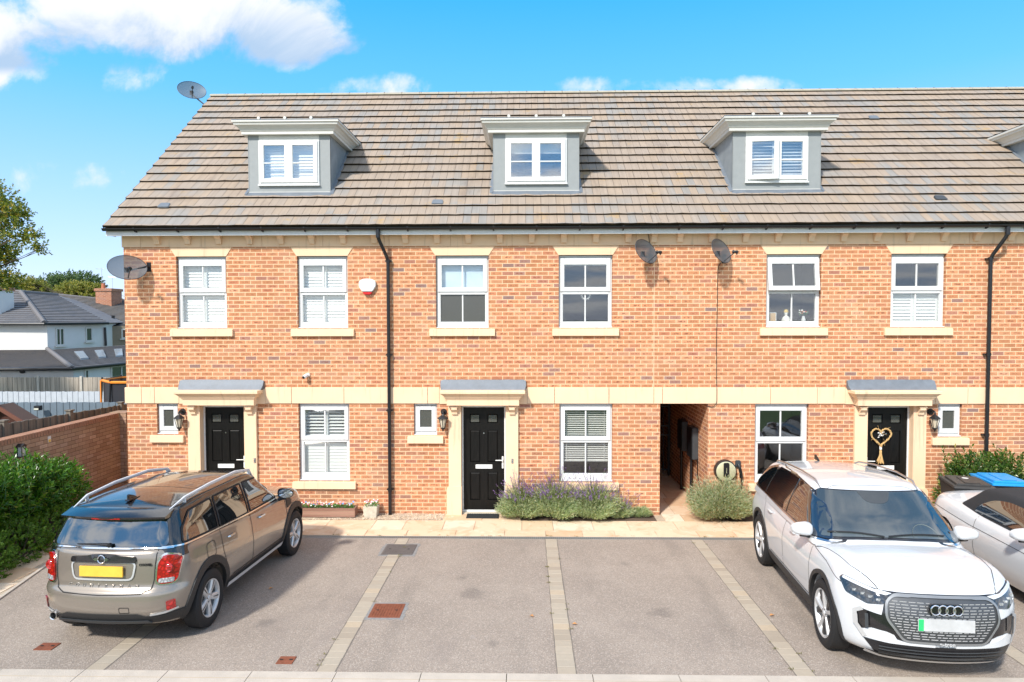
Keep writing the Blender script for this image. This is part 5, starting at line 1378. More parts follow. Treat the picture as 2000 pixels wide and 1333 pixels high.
    b = MB(); panel(b, bv, 'F', rpoly([(-.20, 1.525), (.20, 1.525), (.14, 1.44), (.07, 1.415), (-.07, 1.415), (-.14, 1.44)], .02), .0115, .004); b.build('mirror_housing', DGREY, ws, fix=False)
    b = MB(); cx = -.40; pts = [(cx+.155*cos(RAD(a)), 0, 1.13+.10*sin(RAD(a))) for a in range(0, 181, 12)]
    pts = [proj(bv, 'F', p[0], p[2], .0105) for p in pts]; b.tube(pts, .006, 6, flat=.3); b.build('steering_wheel', plain('faint_trim', (.10, .12, .12), .6), ws)
    P1('rear_window', CARGLASS, 'B', rpoly([(-.66, 1.14), (.66, 1.14), (.58, 1.45), (-.58, 1.45)], .05), .006)
    b = MB(); zf = gzt(-1.5)+.033; b.prism([(-1.66, zf), (-1.44, zf), (-1.54, zf+.045), (-1.63, zf+.075), (-1.65, zf+.065)], 'X', -.012, .012); b.build('aerial_fin', BLACKP, top, bevel=.004)
    b = MB(); ribbon(b, bv, 'T', [(-.86, 1.00), (-.80, 1.25), (-.74, 1.7), (-.58, 2.06), (0, 2.17), (.58, 2.06), (.74, 1.7), (.80, 1.25), (.86, 1.00)], .008, .002); b.build('bonnet_gap', DARKM, body, fix=False)
    b = MB(); ribbon(b, bv, 'T', [(-.60, .42), (-.45, .36), (.45, .36), (.60, .42)], .006, .002); b.build('roof_gap', DARKM, top, fix=False)
    b = MB(); b.box(-.60, .60, -1.72, 1.70, .18, .24); b.build('underbody', DARKM, car)
    return car
DRL = plain('light_guide', (.60, .62, .65), .15, coat=1.0, var=.02)
GRILLE = plain('grille_grey', (.10, .103, .108), .4, .6, .05)
def carscreen():
    """windscreen: dark cabin seen dimly behind strong sky reflection"""
    m, t = material('car_windscreen')
    co = t.new('ShaderNodeTexCoord').outputs['Object']; x, y, z = t.xyz(co)
    c = t.mix(t.m('MULTIPLY', t.step(z, 1.22, 1.12), .5), (.03, .042, .048), (.11, .13, .13))
    finish(t, c, .02, 0, None, .9, 1.0, .01); return m
CARSCREEN = carscreen()

def convertible():
    car = thing('parked_car', 'white convertible with a closed black fabric hood, cut off by the right edge', 'car')
    zt = tab([(-2.1, .90), (-1.8, .945), (-1.1, .93), (-.4, .885), (.5, .87), (.9, .89), (1.4, .85), (1.9, .74), (2.1, .62)])
    zb = tab([(-2.2, .26), (-1.5, .18), (2.2, .2)])
    wt = tab([(0, .80), (.15, .86), (.4, .905), (.62, .91), (.8, .885), (.93, .85), (1, .82)])
    yr = tab([(0, -1.95), (.3, -2.06), (.7, -2.08), (1, -2.0)]); yf = tab([(0, 1.95), (.3, 2.08), (.7, 2.05), (1, 1.85)])
    lev = [(t, 0) for t in (0, .05, .12, .2, .3, .4, .5, .6, .7, .8, .88, .93)]+[(.965, .008), (.988, .025), (1.0, .055)]
    tub = ringloft(.9, 4.15, .5, .6, .2, .3, yr, yf, lambda t, y: wt(t)*(1-.05*max(0, (abs(y)-1.0)/1.1)**2), zb, zt, lev, (.94, .84, .7, .52, .3, .1, 0), .05)
    gw = tab([(0, .78), (.3, .74), (.7, .64), (1, .56)])
    gzt = tab([(-1.5, 1.02), (-1.1, 1.14), (-.6, 1.24), (0, 1.265), (.35, 1.25), (.5, 1.22)])
    gyr = tab([(0, -1.50), (.5, -1.25), (1, -.95)]); gyf = tab([(0, 1.0), (.5, .72), (1, .42)])
    gl = [(t, 0) for t in (0, .12, .25, .4, .55, .7, .82, .9)]+[(.95, .01), (.985, .03), (1.0, .07)]
    gh = ringloft(.78, 2.3, .3, .22, .2, .15, gyr, gyf, lambda t, y: gw(t), lambda y: .85, gzt, gl, (.9, .75, .55, .35, .15, .0), .03)
    bv = bvh_of(tub, gh); RW, FA, RA, RC = .325, 1.24, -1.24, .36
    body = obj_mesh('body', cut_cylinders(tub, [(sx*.58, sx*1.2, yy_, RW, RC) for sx in (1, -1) for yy_ in (FA, RA)], CLAD), WHTP, car)
    top = obj_mesh('fabric_hood', gh, plain('hood_fabric', (.022, .022, .024), .9, bump=.3, bscale=400), car)
    for s, V in ((1, 'R'), (-1, 'L')):
        b = MB(); panel(b, bv, V, rpoly([(.92, .905), (.62, 1.06), (.34, 1.17), (-.10, 1.18), (-.42, 1.13), (-.62, 1.02), (-.70, .91)], .12), .008); b.build('side_window', CARGLASS, car, fix=False)
        b = MB(); ribbon(b, bv, V, [(1.02, .885), (.68, 1.09), (.42, 1.205), (.36, 1.225)], .07, .020); b.build('screen_pillar', WHTP, body, fix=False)
        b = MB(); ribbon(b, bv, V, [(.92, .35), (.92, .87)], .008); ribbon(b, bv, V, [(-.45, .35), (-.50, .88)], .008); ribbon(b, bv, V, [(1.7, .70), (.9, .715), (-.6, .74), (-1.6, .80)], .007, .003); b.build('panel_gap', DARKM, body, fix=False)
        wheel(car, s*.90, FA, RW, .22, .225, 'twin'); wheel(car, s*.90, RA, RW, .22, .225, 'twin'); mirror_part(car, s*.84, .66, .90, WHTP, s)
        b = MB(); panel(b, bv, 'F', rpoly([(s*.50, .60), (s*.74, .60), (s*.78, .69), (s*.56, .70)], .04), .01); b.build('headlamp', CLEARL, car, fix=False)
        b = MB(); panel(b, bv, 'B', rpoly([(s*.45, .72), (s*.76, .70), (s*.78, .82), (s*.5, .84)], .04), .01); b.build('tail_lamp', REDL, car, fix=False)
    b = MB(); panel(b, bv, 'F', rpoly([(-.68, .915), (.68, .915), (.56, 1.19), (-.56, 1.19)], .04), .008); b.build('windscreen', CARSCREEN, car, fix=False)
    b = MB(); ribbon(b, bv, 'F', rpoly([(-.70, .905), (.70, .905), (.56, 1.195), (-.56, 1.195)], .10), .06, .018, closed=True); b.build('screen_frame', WHTP, body, fix=False)
    b = MB(); panel(b, bv, 'B', rpoly([(-.36, 1.02), (.36, 1.02), (.32, 1.20), (-.32, 1.20)], .05), .008); b.build('rear_window', CARGLASS, car, fix=False)
    b = MB(); panel(b, bv, 'F', rpoly([(-.35, .32), (.35, .32), (.42, .55), (-.42, .55)], .06), .01); b.build('grille', BLACKP, car, fix=False)
    b = MB(); b.box(-.7, .7, -1.9, 1.9, .14, .2); b.build('underbody', DARKM, car)
    return car

GP = math.atan(G)
def park(car, x, y, rz, sz):
    car.location = (x, y, gz(y)); car.rotation_euler = (-GP if abs(rz) < 1.5 else GP, 0, rz); car.scale = (1, 1, sz)
mini = hatchback(); park(mini, -4.75, -3.60, RAD(-3.1), 1.06)
audi = suv(); park(audi, 4.475, -4.07, RAD(180-4.6), 1.05)
conv = convertible(); park(conv, 7.42, -3.80, RAD(180-4), 1.05)
# ================================================================== plants
def leaf_material(name, cols, rough=.45, trans=.35, spec=.5):
    m, t = material(name)
    r = t.new('ShaderNodeNewGeometry').outputs['Random Per Island']
    co = t.new('ShaderNodeTexCoord').outputs['Object']
    c = t.ramp(r, cols); v = t.m('MULTIPLY_ADD', t.noise(co, 2.5, 3), .7, .65); c = t.mix(1.0, c, t.comb(v, v, v), 'MULTIPLY')
    p = t.new('ShaderNodeBsdfPrincipled'); t.put(p.inputs['Base Color'], c); p.inputs['Roughness'].default_value = rough; p.inputs['Specular IOR Level'].default_value = spec
    tr = t.new('ShaderNodeBsdfTranslucent'); t.put(tr.inputs[0], t.mix(1.0, c, (1.5, 1.7, .5), 'MULTIPLY'))
    mx = t.new('ShaderNodeMixShader', {0: trans}); t.l.new(p.outputs[0], mx.inputs[1]); t.l.new(tr.outputs[0], mx.inputs[2])
    t.l.new(mx.outputs[0], t.new('ShaderNodeOutputMaterial').inputs[0]); return m
LAUREL = leaf_material('laurel_leaf', [(0, (.03, .095, .010)), (.5, (.06, .17, .016)), (.85, (.13, .27, .035)), (1, (.24, .28, .045))], .26)
BOXL = leaf_material('box_leaf', [(0, (.05, .115, .010)), (.5, (.085, .18, .016)), (1, (.16, .27, .03))], .4)
LAVL = leaf_material('lavender_leaf', [(0, (.22, .28, .14)), (.5, (.34, .41, .24)), (.8, (.48, .52, .34)), (1, (.58, .50, .32))], .7)
LAVF = leaf_material('lavender_flower', [(0, (.13, .06, .26)), (.5, (.24, .13, .40)), (1, (.36, .24, .48))], .7)
GREYL = leaf_material('grey_shrub_leaf', [(0, (.22, .27, .15)), (.5, (.36, .41, .26)), (.75, (.48, .48, .34)), (1, (.46, .30, .18))], .7)
PHOT = leaf_material('photinia_leaf', [(0, (.03, .08, .012)), (.5, (.06, .13, .02)), (.88, (.13, .20, .04)), (.95, (.40, .38, .12)), (1, (.42, .22, .12))], .28)
TREEL = leaf_material('tree_leaf', [(0, (.05, .085, .015)), (.4, (.12, .16, .025)), (.75, (.24, .25, .04)), (1, (.42, .28, .05))], .5)
FARL = leaf_material('far_tree_leaf', [(0, (.04, .08, .03)), (.6, (.07, .12, .04)), (1, (.12, .16, .05))], .6)
YELL = leaf_material('yellowing_leaf', [(0, (.12, .14, .03)), (.6, (.22, .22, .04)), (1, (.34, .26, .05))], .6)
BARK = plain('bark', (.10, .075, .055), .95, var=.2, scale=10, bump=.8)
STEMM = plain('green_stem', (.14, .17, .06), .7)
def leaf(b, p, d, up, l, w, mi=0, fold=.25):
    d = d.normalized(); sd = d.cross(up)
    if sd.length < 1e-3: sd = d.orthogonal()
    sd.normalize(); n = sd.cross(d)
    a = p; m1 = p+d*l*.45+sd*w*.5+n*w*fold; m2 = p+d*l*.45-sd*w*.5+n*w*fold; e = p+d*l-n*l*.06; c = p+d*l*.5
    o = len(b.v); b.v += [tuple(a), tuple(m1), tuple(e), tuple(m2), tuple(c)]
    b.f += [(o, o+1, o+4), (o+1, o+2, o+4), (o+4, o+2, o+3), (o, o+4, o+3)]; b.m += [mi]*4; b.s += [False]*4
def rdir(r):
    while True:
        v = Vector((r.uniform(-1, 1), r.uniform(-1, 1), r.uniform(-1, 1)))
        if .05 < v.length < 1: return v.normalized()
def shoots(b, r, ells, n, l, w, per=9, sl=.16, up=.6, inner=.35, zmin=0.0, mi=0, jitter=.8):
    """leafy shoots spread through the outer part of some ellipsoids"""
    tot = sum(e[3]*e[4]+e[4]*e[5]+e[3]*e[5] for e in ells)
    for e in ells:
        k = int(n*(e[3]*e[4]+e[4]*e[5]+e[3]*e[5])/tot); c = Vector(e[:3]); R_ = Vector(e[3:6])
        for _ in range(k):
            v = rdir(r); rad = 1-inner*r.random()**1.6
            base = c+Vector((v.x*R_.x, v.y*R_.y, v.z*R_.z))*rad
            if base.z < zmin: continue
            ax = (Vector((v.x/R_.x, v.y/R_.y, v.z/R_.z)).normalized()+Vector((0, 0, up))+rdir(r)*.45).normalized()
            L_ = sl*r.uniform(.6, 1.3)
            for q in range(per):
                f = (q+.5)/per; a = q*2.4+r.uniform(-.4, .4); o1 = ax.orthogonal().normalized(); o2 = ax.cross(o1)
                d = (o1*cos(a)+o2*sin(a))*jitter + ax*(.35+.9*f); leaf(b, base+ax*L_*(f-.35), d, ax, l*r.uniform(.7, 1.15)*(1.1-.4*f), w*r.uniform(.8, 1.15), mi)
def stems(b, r, base, tips, rad=.012, mi=0):
    for tp in tips:
        m_ = base.lerp(tp, .5)+rdir(r)*.06; b.tube([base, m_, tp], [rad, rad*.7, rad*.3], 5, mi)
def core(b, ells, mi, k=.78):
    """dense inner twigs: fine mesh of crossing branches"""
    r = random.Random(1)
    for e in ells:
        for _ in range(26):
            v = rdir(r); c = Vector(e[:3]); p = c+Vector((v.x*e[3], v.y*e[4], v.z*e[5]))*k; b.tube([c-Vector((0, 0, e[5]*.5)), p], [.008, .003], 4, mi, caps=False)

r = random.Random(11)
def bush(name, label, cat, ells, n, l, w, mat_, base, group=None, **k):
    t_ = thing(name, label, cat, base, 0, group); b = MB(); shoots(b, r, ells, n, l, w, **k)
    for i in range(len(b.v)): b.v[i] = tuple(Vector(b.v[i])-Vector(base))
    b.build('foliage', mat_, t_, fix=False)
    b = MB(); e2 = [(e[0]-base[0], e[1]-base[1], e[2]-base[2], *e[3:6]) for e in ells]
    for e in e2: 
        for _ in range(10):
            v = rdir(r); c = Vector(e[:3]); p = c+Vector((v.x*e[3], v.y*e[4], abs(v.z)*e[5]))*.8; q = Vector((c.x*.6, c.y*.6, 0)); b.tube([q, q.lerp(p, .5)+rdir(r)*.05, p], [.014, .009, .004], 5, caps=False)
    b.build('stem', BARK, t_, fix=False); return t_
# tall glossy laurel hedge and low box hedge at the left
bush('laurel_hedge', 'tall glossy laurel hedge along the brick garden wall', 'hedge',
     [(-8.75, -.85, .75, .42, .45, .42), (-8.72, -1.5, .85, .50, .60, .50), (-8.74, -2.3, .90, .52, .65, .55), (-8.75, -3.2, .95, .55, .75, .62), (-8.8, -4.2, 1.0, .55, .8, .62), (-8.8, -5.3, 1.0, .55, .8, .6)], 2700, .135, .040, LAUREL, (-8.75, -2.5, .0), per=10, sl=.22, up=.9, inner=.5)
bush('box_hedge', 'low clipped light green hedge in front of the taller laurel', 'hedge',
     [(-8.25, -1.0, .22, .32, .45, .32), (-8.22, -1.8, .25, .34, .6, .36), (-8.15, -2.7, .27, .36, .65, .40), (-8.05, -3.6, .28, .36, .65, .42), (-7.98, -4.5, .28, .36, .7, .42), (-7.9, -5.5, .28, .36, .7, .42)], 3600, .04, .024, BOXL, (-8.15, -2.5, .0), per=9, sl=.09, up=.5, inner=.3)
def stray(parent, base, pts, mat_, l, w, seed):
    rr = random.Random(seed); b = MB()
    for (x, y, z) in pts:
        p0 = Vector((x, y, z))-Vector(base); d = (Vector((0, 0, 1))+rdir(rr)*.55).normalized(); L_ = rr.uniform(.22, .45); p1 = p0+d*L_
        b.tube([p0-d*.2, p0+d*L_*.5, p1], [.006, .004, .002], 4, caps=False)
        for k in range(13):
            f = k/12; a = k*2.4; o1 = d.orthogonal().normalized(); o2 = d.cross(o1); leaf(b, p0+d*L_*f, (o1*cos(a)+o2*sin(a))*.8+d*(.5+.6*f), d, l*rr.uniform(.7, 1.1), w)
    b.build('stray_shoots', mat_, parent, fix=False)
rq = random.Random(21)
stray(bpy.data.objects['laurel_hedge'], (-8.75, -2.5, 0), [(-8.6+rq.uniform(-.35, .42), rq.uniform(-5.2, -2.0), rq.uniform(1.05, 1.45)) for _ in range(50)], LAUREL, .13, .036, 5)
LITTER = leaf_material('leaf_litter', [(0, (.20, .11, .05)), (.5, (.34, .22, .09)), (1, (.16, .18, .07))], .8)
b = MB()
for _ in range(150):
    x = rq.choice((rq.uniform(-.6, 2.6), rq.uniform(3.1, 5.0), rq.uniform(-8.3, -7.4))); y = -.45-abs(rq.gauss(0, .22)) if x > -3 else rq.uniform(-5.5, -.8)
    leaf(b, Vector((x, y, gz(y)+.018)), Vector((rq.uniform(-1, 1), rq.uniform(-1, 1), .1)), Vector((0, 0, 1)), rq.uniform(.015, .035), .012)
tag(b.build('leaf_litter', LITTER, fix=False), kind='stuff')
b = MB()
for (x, y) in [(rq.uniform(-3.5, 3.8), -1.325+rq.uniform(-.01, .02)) for _ in range(16)]+[(-3.41, -1.30), (-3.36, -1.31), (-1.55, -1.31)]+[(sx+rq.choice((-.11, .11)), rq.uniform(-6, -1.6)) for sx in (-2.165, .435, 2.98) for _ in range(9)]:
    for _ in range(rq.randrange(6, 20)): leaf(b, Vector((x+rq.uniform(-.03, .03), y+rq.uniform(-.012, .012), gz(y)+.008)), Vector((rq.uniform(-1, 1), rq.uniform(-1, 1), rq.uniform(.3, 1.2))), Vector((0, 0, 1)), rq.uniform(.012, .035), .007)
tag(b.build('weeds', leaf_material('weed_leaf', [(0, (.10, .11, .03)), (1, (.26, .22, .09))], .8), fix=False), kind='stuff')
# lavender by the middle door
def lavender(x, y, R_, H_, label, nf=150, seed=1, flower=True, leafm=LAVL, name='lavender_bush', n=1900):
    rr = random.Random(seed); t_ = thing(name, label, 'plant', (x, y, .01), 0, 'lavender bushes under the window' if flower and name == 'lavender_bush' else None); b = MB(); f = MB(); st = MB()
    for _ in range(n):
        a = rr.uniform(0, 2*pi); q = sqrt(rr.random()); lean = q*.95
        d = Vector((cos(a)*lean, sin(a)*lean*.8, 1.05-.5*q)).normalized(); L_ = H_*rr.uniform(.5, 1.0)*(.86+.28*sin(a*3+seed)*q)
        p0 = Vector((cos(a)*q*R_*.35, sin(a)*q*R_*.25, 0)); tip = p0+Vector((d.x*R_*1.05, d.y*R_*.75, d.z*L_))
        for k in range(7):
            g = .30+.70*k/6*rr.uniform(.8, 1); pp = p0.lerp(tip, g); leaf(b, pp, (d+rdir(rr)*.65), rdir(rr), rr.uniform(.045, .085), .011, 0, .1)
    for _ in range(260 if flower else 120):
        a = rr.uniform(0, 2*pi); q = sqrt(rr.random()); st.tube([Vector((0, 0, 0)), Vector((cos(a)*q*R_*.8, sin(a)*q*R_*.6, H_*(.85-.3*q)))], [.003, .0015], 4, caps=False)
    if flower and nf:
        for _ in range(nf):
            a = rr.uniform(0, 2*pi); q = sqrt(rr.random()); d = Vector((cos(a)*q*.9, sin(a)*q*.75, 1.2-.55*q)).normalized()
            p0 = Vector((cos(a)*q*R_*.75, sin(a)*q*R_*.6, H_*(.80-.3*q))); L_ = rr.uniform(.10, .42)*(1 if rr.random() < .5 else .5); tip = p0+d*L_+Vector((0, 0, -.1*q*L_))
            st.tube([p0, tip], .0022, 4, caps=False)
            for k in range(9):
                pp = tip+d*(.008*k-.01); leaf(f, pp, d*.4+rdir(rr), d, .020, .014, 0)
    b.build('foliage', leafm, t_, fix=False); st.build('stem', STEMM, t_, fix=False)
    if f.f: f.build('flower_spikes', LAVF, t_, fix=False)
    return t_
lavender(-.10, -.30, .40, .74, 'lavender bush with purple spikes, beside the middle door', 190, 1, n=1200)
lavender(.55, -.30, .50, .84, 'largest lavender bush, centred under the left half of the window', 250, 2, n=1600)
lavender(1.30, -.32, .46, .78, 'lavender bush with loose purple spikes, below the right end of the window', 210, 3, n=1400)
lavender(1.82, -.24, .22, .34, 'small sprawling lavender bush at the right end of its row', 90, 4, n=800)
lavender(2.23, -.14, .17, .22, 'small green tuft in soil at the passage corner', 0, 5, False, name='small_shrub', n=500)
lavender(3.72, -.34, .54, 1.02, 'grey-green bushy shrub in front of the round wall charger', 0, 6, False, GREYL, 'grey_shrub', n=3200)
bush('evergreen_shrub', 'glossy dark green shrub behind the wheelie bins', 'shrub',
     [(8.15, -.55, .55, .45, .35, .50), (8.75, -.50, .62, .50, .35, .48), (8.35, -.45, 1.0, .35, .28, .26), (8.95, -.45, 1.0, .35, .28, .22), (9.3, -.4, .5, .35, .3, .45)], 900, .095, .036, PHOT, (8.5, -.5, .0), per=10, sl=.22, up=1.1, inner=.55)
stray(bpy.data.objects['evergreen_shrub'], (8.5, -.5, 0), [(rq.uniform(7.8, 9.4), rq.uniform(-.75, -.35), rq.uniform(.75, 1.12)) for _ in range(40)], PHOT, .10, .034, 6)
# flowers in the planter and the stone pot
def flowers(parent, x0, x1, y0, y1, z, n, cols, seed):
    rr = random.Random(seed); b = MB()
    for _ in range(n):
        p = Vector((rr.uniform(x0, x1), rr.uniform(y0, y1), z+rr.uniform(0, .05))); leaf(b, p, rdir(rr)+Vector((0, 0, .7)), rdir(rr), rr.uniform(.03, .06), .02)
    b.build('foliage', BEDL, parent, fix=False)
    for m_, k in cols:
        b = MB()
        for _ in range(k):
            c = Vector((rr.uniform(x0, x1), rr.uniform(y0, y1), z+rr.uniform(.04, .11))); a0 = rr.random()*6; ax = (Vector((0, -.6, 1))+rdir(rr)*.5).normalized(); o1 = ax.orthogonal().normalized(); o2 = ax.cross(o1)
            for q in range(5): a = a0+q*2*pi/5; leaf(b, c, o1*cos(a)+o2*sin(a)+ax*.25, ax, .018, .016)
        b.build('blossom', m_, parent, fix=False)
BEDL = leaf_material('bedding_leaf', [(0, (.05, .16, .03)), (.6, (.09, .25, .05)), (1, (.16, .32, .08))], .5)
def petal(n, c): return plain(n, c, .6, var=.1)
PW, PP, PBL, PR_, PO = petal('white_petal', (.8, .78, .74)), petal('pink_petal', (.72, .30, .36)), petal('blue_petal', (.18, .35, .70)), petal('red_petal', (.55, .03, .05)), petal('orange_petal', (.8, .25, .04))
pt = thing('wooden_planter', 'long low brown wooden trough of mixed flowers under the left house window', 'planter', (-3.93, -.22, .012))
b = MB(); b.box(-.62, .62, -.12, -.10, .03, .20); b.box(-.62, .62, .10, .12, .03, .20); b.box(-.62, -.60, -.10, .10, .03, .20); b.box(.60, .62, -.10, .10, .03, .20); b.box(-.60, .60, -.10, .10, .03, .05)
for z in (.085, .14): b.box(-.621, .621, -.1215, -.12, z, z+.004, 1)
b.build('trough', [PLWOOD, SEAM], pt)
b = MB()
for x in (-.5, .5): b.box(x-.02, x+.02, -.11, .11, 0, .03)
b.build('feet', PLWOOD, pt); b = MB(); b.box(-.60, .60, -.10, .10, .05, .185); b.build('compost', SOIL, pt)
flowers(pt, -.58, .58, -.09, .09, .185, 420, [(PW, 36), (PP, 26), (PBL, 16), (PR_, 14)], 3)
pt = thing('stone_pot', 'small pale square stone pot with white and pink flowers beside the downpipe', 'flower pot', (-3.02, -.20, .012))
b = MB(); b.prism([(-.135, -.115), (.135, -.115), (.135, .115), (-.135, .115)], 'Z', 0, .22); b.v = [(p[0]*(1+.18*p[2]/.22-.12), p[1]*(1+.18*p[2]/.22-.12), p[2]) for p in b.v]; b.build('pot', plain('pale_stone_pot', (.55, .50, .40), .85, var=.2, scale=14, bump=.8), pt, bevel=.008)
flowers(pt, -.12, .12, -.10, .10, .22, 90, [(PW, 22), (PP, 12)], 4)

# ================================================================== things on the wall
DISHM = None
def dish_material():
    m, t = material('perforated_dish')
    p = t.new('ShaderNodeBsdfPrincipled'); p.inputs['Base Color'].default_value = (.10, .11, .12, 1); p.inputs['Roughness'].default_value = .5
    tr = t.new('ShaderNodeBsdfTransparent'); mx = t.new('ShaderNodeMixShader', {0: .20})
    t.l.new(p.outputs[0], mx.inputs[1]); t.l.new(tr.outputs[0], mx.inputs[2]); t.l.new(mx.outputs[0], t.new('ShaderNodeOutputMaterial').inputs[0]); return m
DISHM = dish_material()
def dish(loc, wall, label, az=44, el=24, w_=.34, h_=.25, cable=None, group='satellite dishes on the brick wall'):
    t_ = thing('satellite_dish', label, 'satellite dish', loc, 0, group)
    R_ = Matrix.Rotation(RAD(az), 3, 'Z') @ Matrix.Rotation(RAD(-el), 3, 'X')          # local -Y is the dish axis
    b = MB(); n, m_ = 36, 7
    for i in range(m_+1):
        q = i/m_
        for k in range(n): a = 2*pi*k/n; b.v.append(tuple(R_ @ Vector((w_*q*cos(a), .07*(1-q*q), h_*q*sin(a)))))
    for i in range(m_):
        for k in range(n): b.f.append((i*n+k, i*n+(k+1) % n, (i+1)*n+(k+1) % n, (i+1)*n+k)); b.m.append(0); b.s.append(True)
    b.build('reflector', DISHM, t_, fix=False)
    b = MB(); b.tube([R_ @ Vector((w_*cos(2*pi*k/n), 0, h_*sin(2*pi*k/n))) for k in range(n+1)], .006, 6, caps=False); b.build('rim', DGREY, t_)
    lnb = R_ @ Vector((0, -.25, -.13)); bt = R_ @ Vector((0, .03, -h_*.85))
    b = MB(); b.tube([bt, lnb+(bt-lnb)*.1], .010, 8); b.build('feed_arm', DGREY, t_)
    b = MB(); ax = (Vector((0, 0, 0))-lnb).normalized(); b.tube([lnb-ax*.05, lnb-ax*.01, lnb, lnb+ax*.05, lnb+ax*.055], [.028, .03, .022, .032, .02], 12); b.tube([lnb-ax*.03, lnb-ax*.03+Vector((0, 0, -.05))], .012, 8); b.build('receiver', BLACKP, t_)
    b = MB(); wl = Vector(wall)-Vector(loc); bk = R_ @ Vector((0, .09, -.02))
    b.tube(tube_bend([bk, bk+(R_ @ Vector((0, .05, 0))), Vector((wl.x, wl.y-.10, wl.z)), wl], .03), .018, 8); b.box(bk.x-.035, bk.x+.035, bk.y-.035, bk.y+.035, bk.z-.05, bk.z+.05)
    if wall[1] < 1: b.box(wl.x-.04, wl.x+.04, wl.y-.012, wl.y, wl.z-.09, wl.z+.09)
    b.build('bracket', BLACKP, t_)
    if cable:
        b = MB(); b.tube(tube_bend([Vector(c)-Vector(loc) for c in cable], .05), .006, 6); b.build('cable', BLACKP, t_)
    return t_
dish((-7.66, -.32, 4.87), (-7.42, 0, 4.90), 'wide dark satellite dish overhanging the left corner of the brick row', 40, 20)
dish((2.28, -.30, 5.14), (2.42, 0, 5.02), 'satellite dish on the brick wall, left one above the covered passage', 47, 20, .34, .245, cable=[(2.42, -.02, 5.1), (2.40, -.03, 5.3), (2.36, -.05, 5.50)])
dish((3.69, -.32, 5.14), (3.83, 0, 5.02), 'satellite dish above the passage with its cable running down the bricks', 47, 20, .34, .245, cable=[(3.80, -.03, 5.0), (3.715, -.012, 4.85), (3.70, -.012, 3.3), (3.71, -.012, 2.56), (3.71, -.036, 2.50), (3.71, -.036, 2.22), (3.64, -.02, 2.13), (3.53, -.01, 2.16)])
dish((-8.62, 4.30, 9.78), (-8.16, 4.30, 9.30), 'satellite dish on a short pole at the roof ridge end', 30, 24, .34, .27, group=None)
def lantern(x, z, side, label):
    t_ = thing('wall_lantern', label, 'lantern', (x, 0, z), 0, 'black wall lanterns beside the doors')
    b = MB(); b.lathe([(0, -.03), (.05, -.026), (.062, -.01), (.064, 0)], 16, 'Y', (0, 0, .12)); b.tube(tube_bend([(0, -.02, .12), (0, -.09, .16), (0, -.15, .13), (0, -.15, .09)], .04), .016, 8); b.build('wall_bracket', BLACKM, t_)
    b = MB(); b.lathe([(0, .10), (.018, .095), (.03, .075), (.055, .06), (.105, .02), (.108, .008), (.0, .012)], 6, 'Z', (0, -.15, 0), smooth=False); b.build('lantern_roof', BLACKM, t_)
    b = MB()
    for k in range(6):
        a = pi/3*k+pi/6; b.tube([(cos(a)*.086, -.15+sin(a)*.086, .012), (cos(a)*.042, -.15+sin(a)*.042, -.17)], .006, 5)
    b.lathe([(0, -.165), (.048, -.165), (.046, -.185), (.022, -.205), (.012, -.24), (0, -.245)], 10, 'Z', (0, -.15, 0)); b.build('cage', BLACKM, t_)
    b = MB(); b.lathe([(.078, .01), (.038, -.165)], 6, 'Z', (0, -.15, 0), smooth=False); b.build('lantern_glass', plain('lantern_pane', (.62, .54, .40), .2, var=.05) if 'lantern_pane' not in MATS else MATS['lantern_pane'], t_)
lantern(-6.80, 1.92, 1, 'black lantern beside the left end house door'); lantern(-1.615, 1.92, 1, 'black lantern between the middle door and its small window'); lantern(7.835, 1.93, -1, 'black lantern right of the door with the straw heart')
t_ = thing('alarm_box', 'white burglar alarm box with red bottom beside the left downpipe', 'alarm box', (-3.09, 0, 4.50))
b = MB(); b.prism([(-.165, .10), (-.10, .145), (.0, .155), (.10, .145), (.165, .10), (.165, .0), (.10, -.10), (-.10, -.10), (-.165, .0)], 'Y', -.075, 0); b.build('cover', UPVC, t_, bevel=.012)
b = MB(); b.prism([(-.095, -.100), (.095, -.100), (.075, -.145), (.04, -.16), (-.04, -.16), (-.075, -.145)], 'Y', -.065, -.005); b.build('strobe_lens', RED, t_, bevel=.008)
t_ = thing('security_camera', 'small white camera on the bricks above the stone band', 'camera', (-4.31, 0, 2.77))
b = MB(); b.lathe([(0, -.03), (.035, -.028), (.04, 0)], 16, 'Y', (.02, 0, 0)); b.tube([(.02, -.02, 0), (-.005, -.06, -.01)], .02, 8); b.build('mount', UPVC, t_)
b = MB(); b.tube([(.01, -.05, 0), (-.03, -.13, -.04)], .038, 14); b.build('camera_head', UPVC, t_, bevel=.004); b = MB(); b.tube([(-.0305, -.131, -.0405), (-.034, -.138, -.0435)], .027, 14); b.build('lens', BLACKP, t_)
# vehicle charger
t_ = thing('wall_charger', 'round pale gold car charger with a black centre panel on the bricks', 'charger', (3.88, 0, .90))
b = MB(); b.lathe([(0, -.11), (.17, -.11), (.205, -.095), (.215, -.05), (.215, 0)], 48, 'Y'); b.build('housing', BLACKP, t_)
b = MB(); b.lathe([(0, -.128), (.15, -.126), (.188, -.112), (.19, -.108)], 48, 'Y'); b.build('face_plate', plain('pale_gold', (.60, .56, .36), .35, .35, .05), t_)
b = MB(); b.prism(rpoly([(-.055, -.11), (.055, -.11), (.055, .17), (-.055, .17)], .03), 'Y', -.14, -.12); b.build('centre_panel', BLACKP, t_, bevel=.003)
lettering('lettering', 'andersen', .028, plain('gold_print', (.6, .55, .35), .4), t_, (0, -.1415, .02), (RAD(90), RAD(-90), 0), extrude=.001)
t_ = thing('charging_plug', 'black charging plug in its wall holster right of the charger', 'charging plug', (4.13, 0, .97))
b = MB(); b.box(-.05, .05, -.06, 0, .0, .13); b.build('holster', DGREY, t_, bevel=.012)
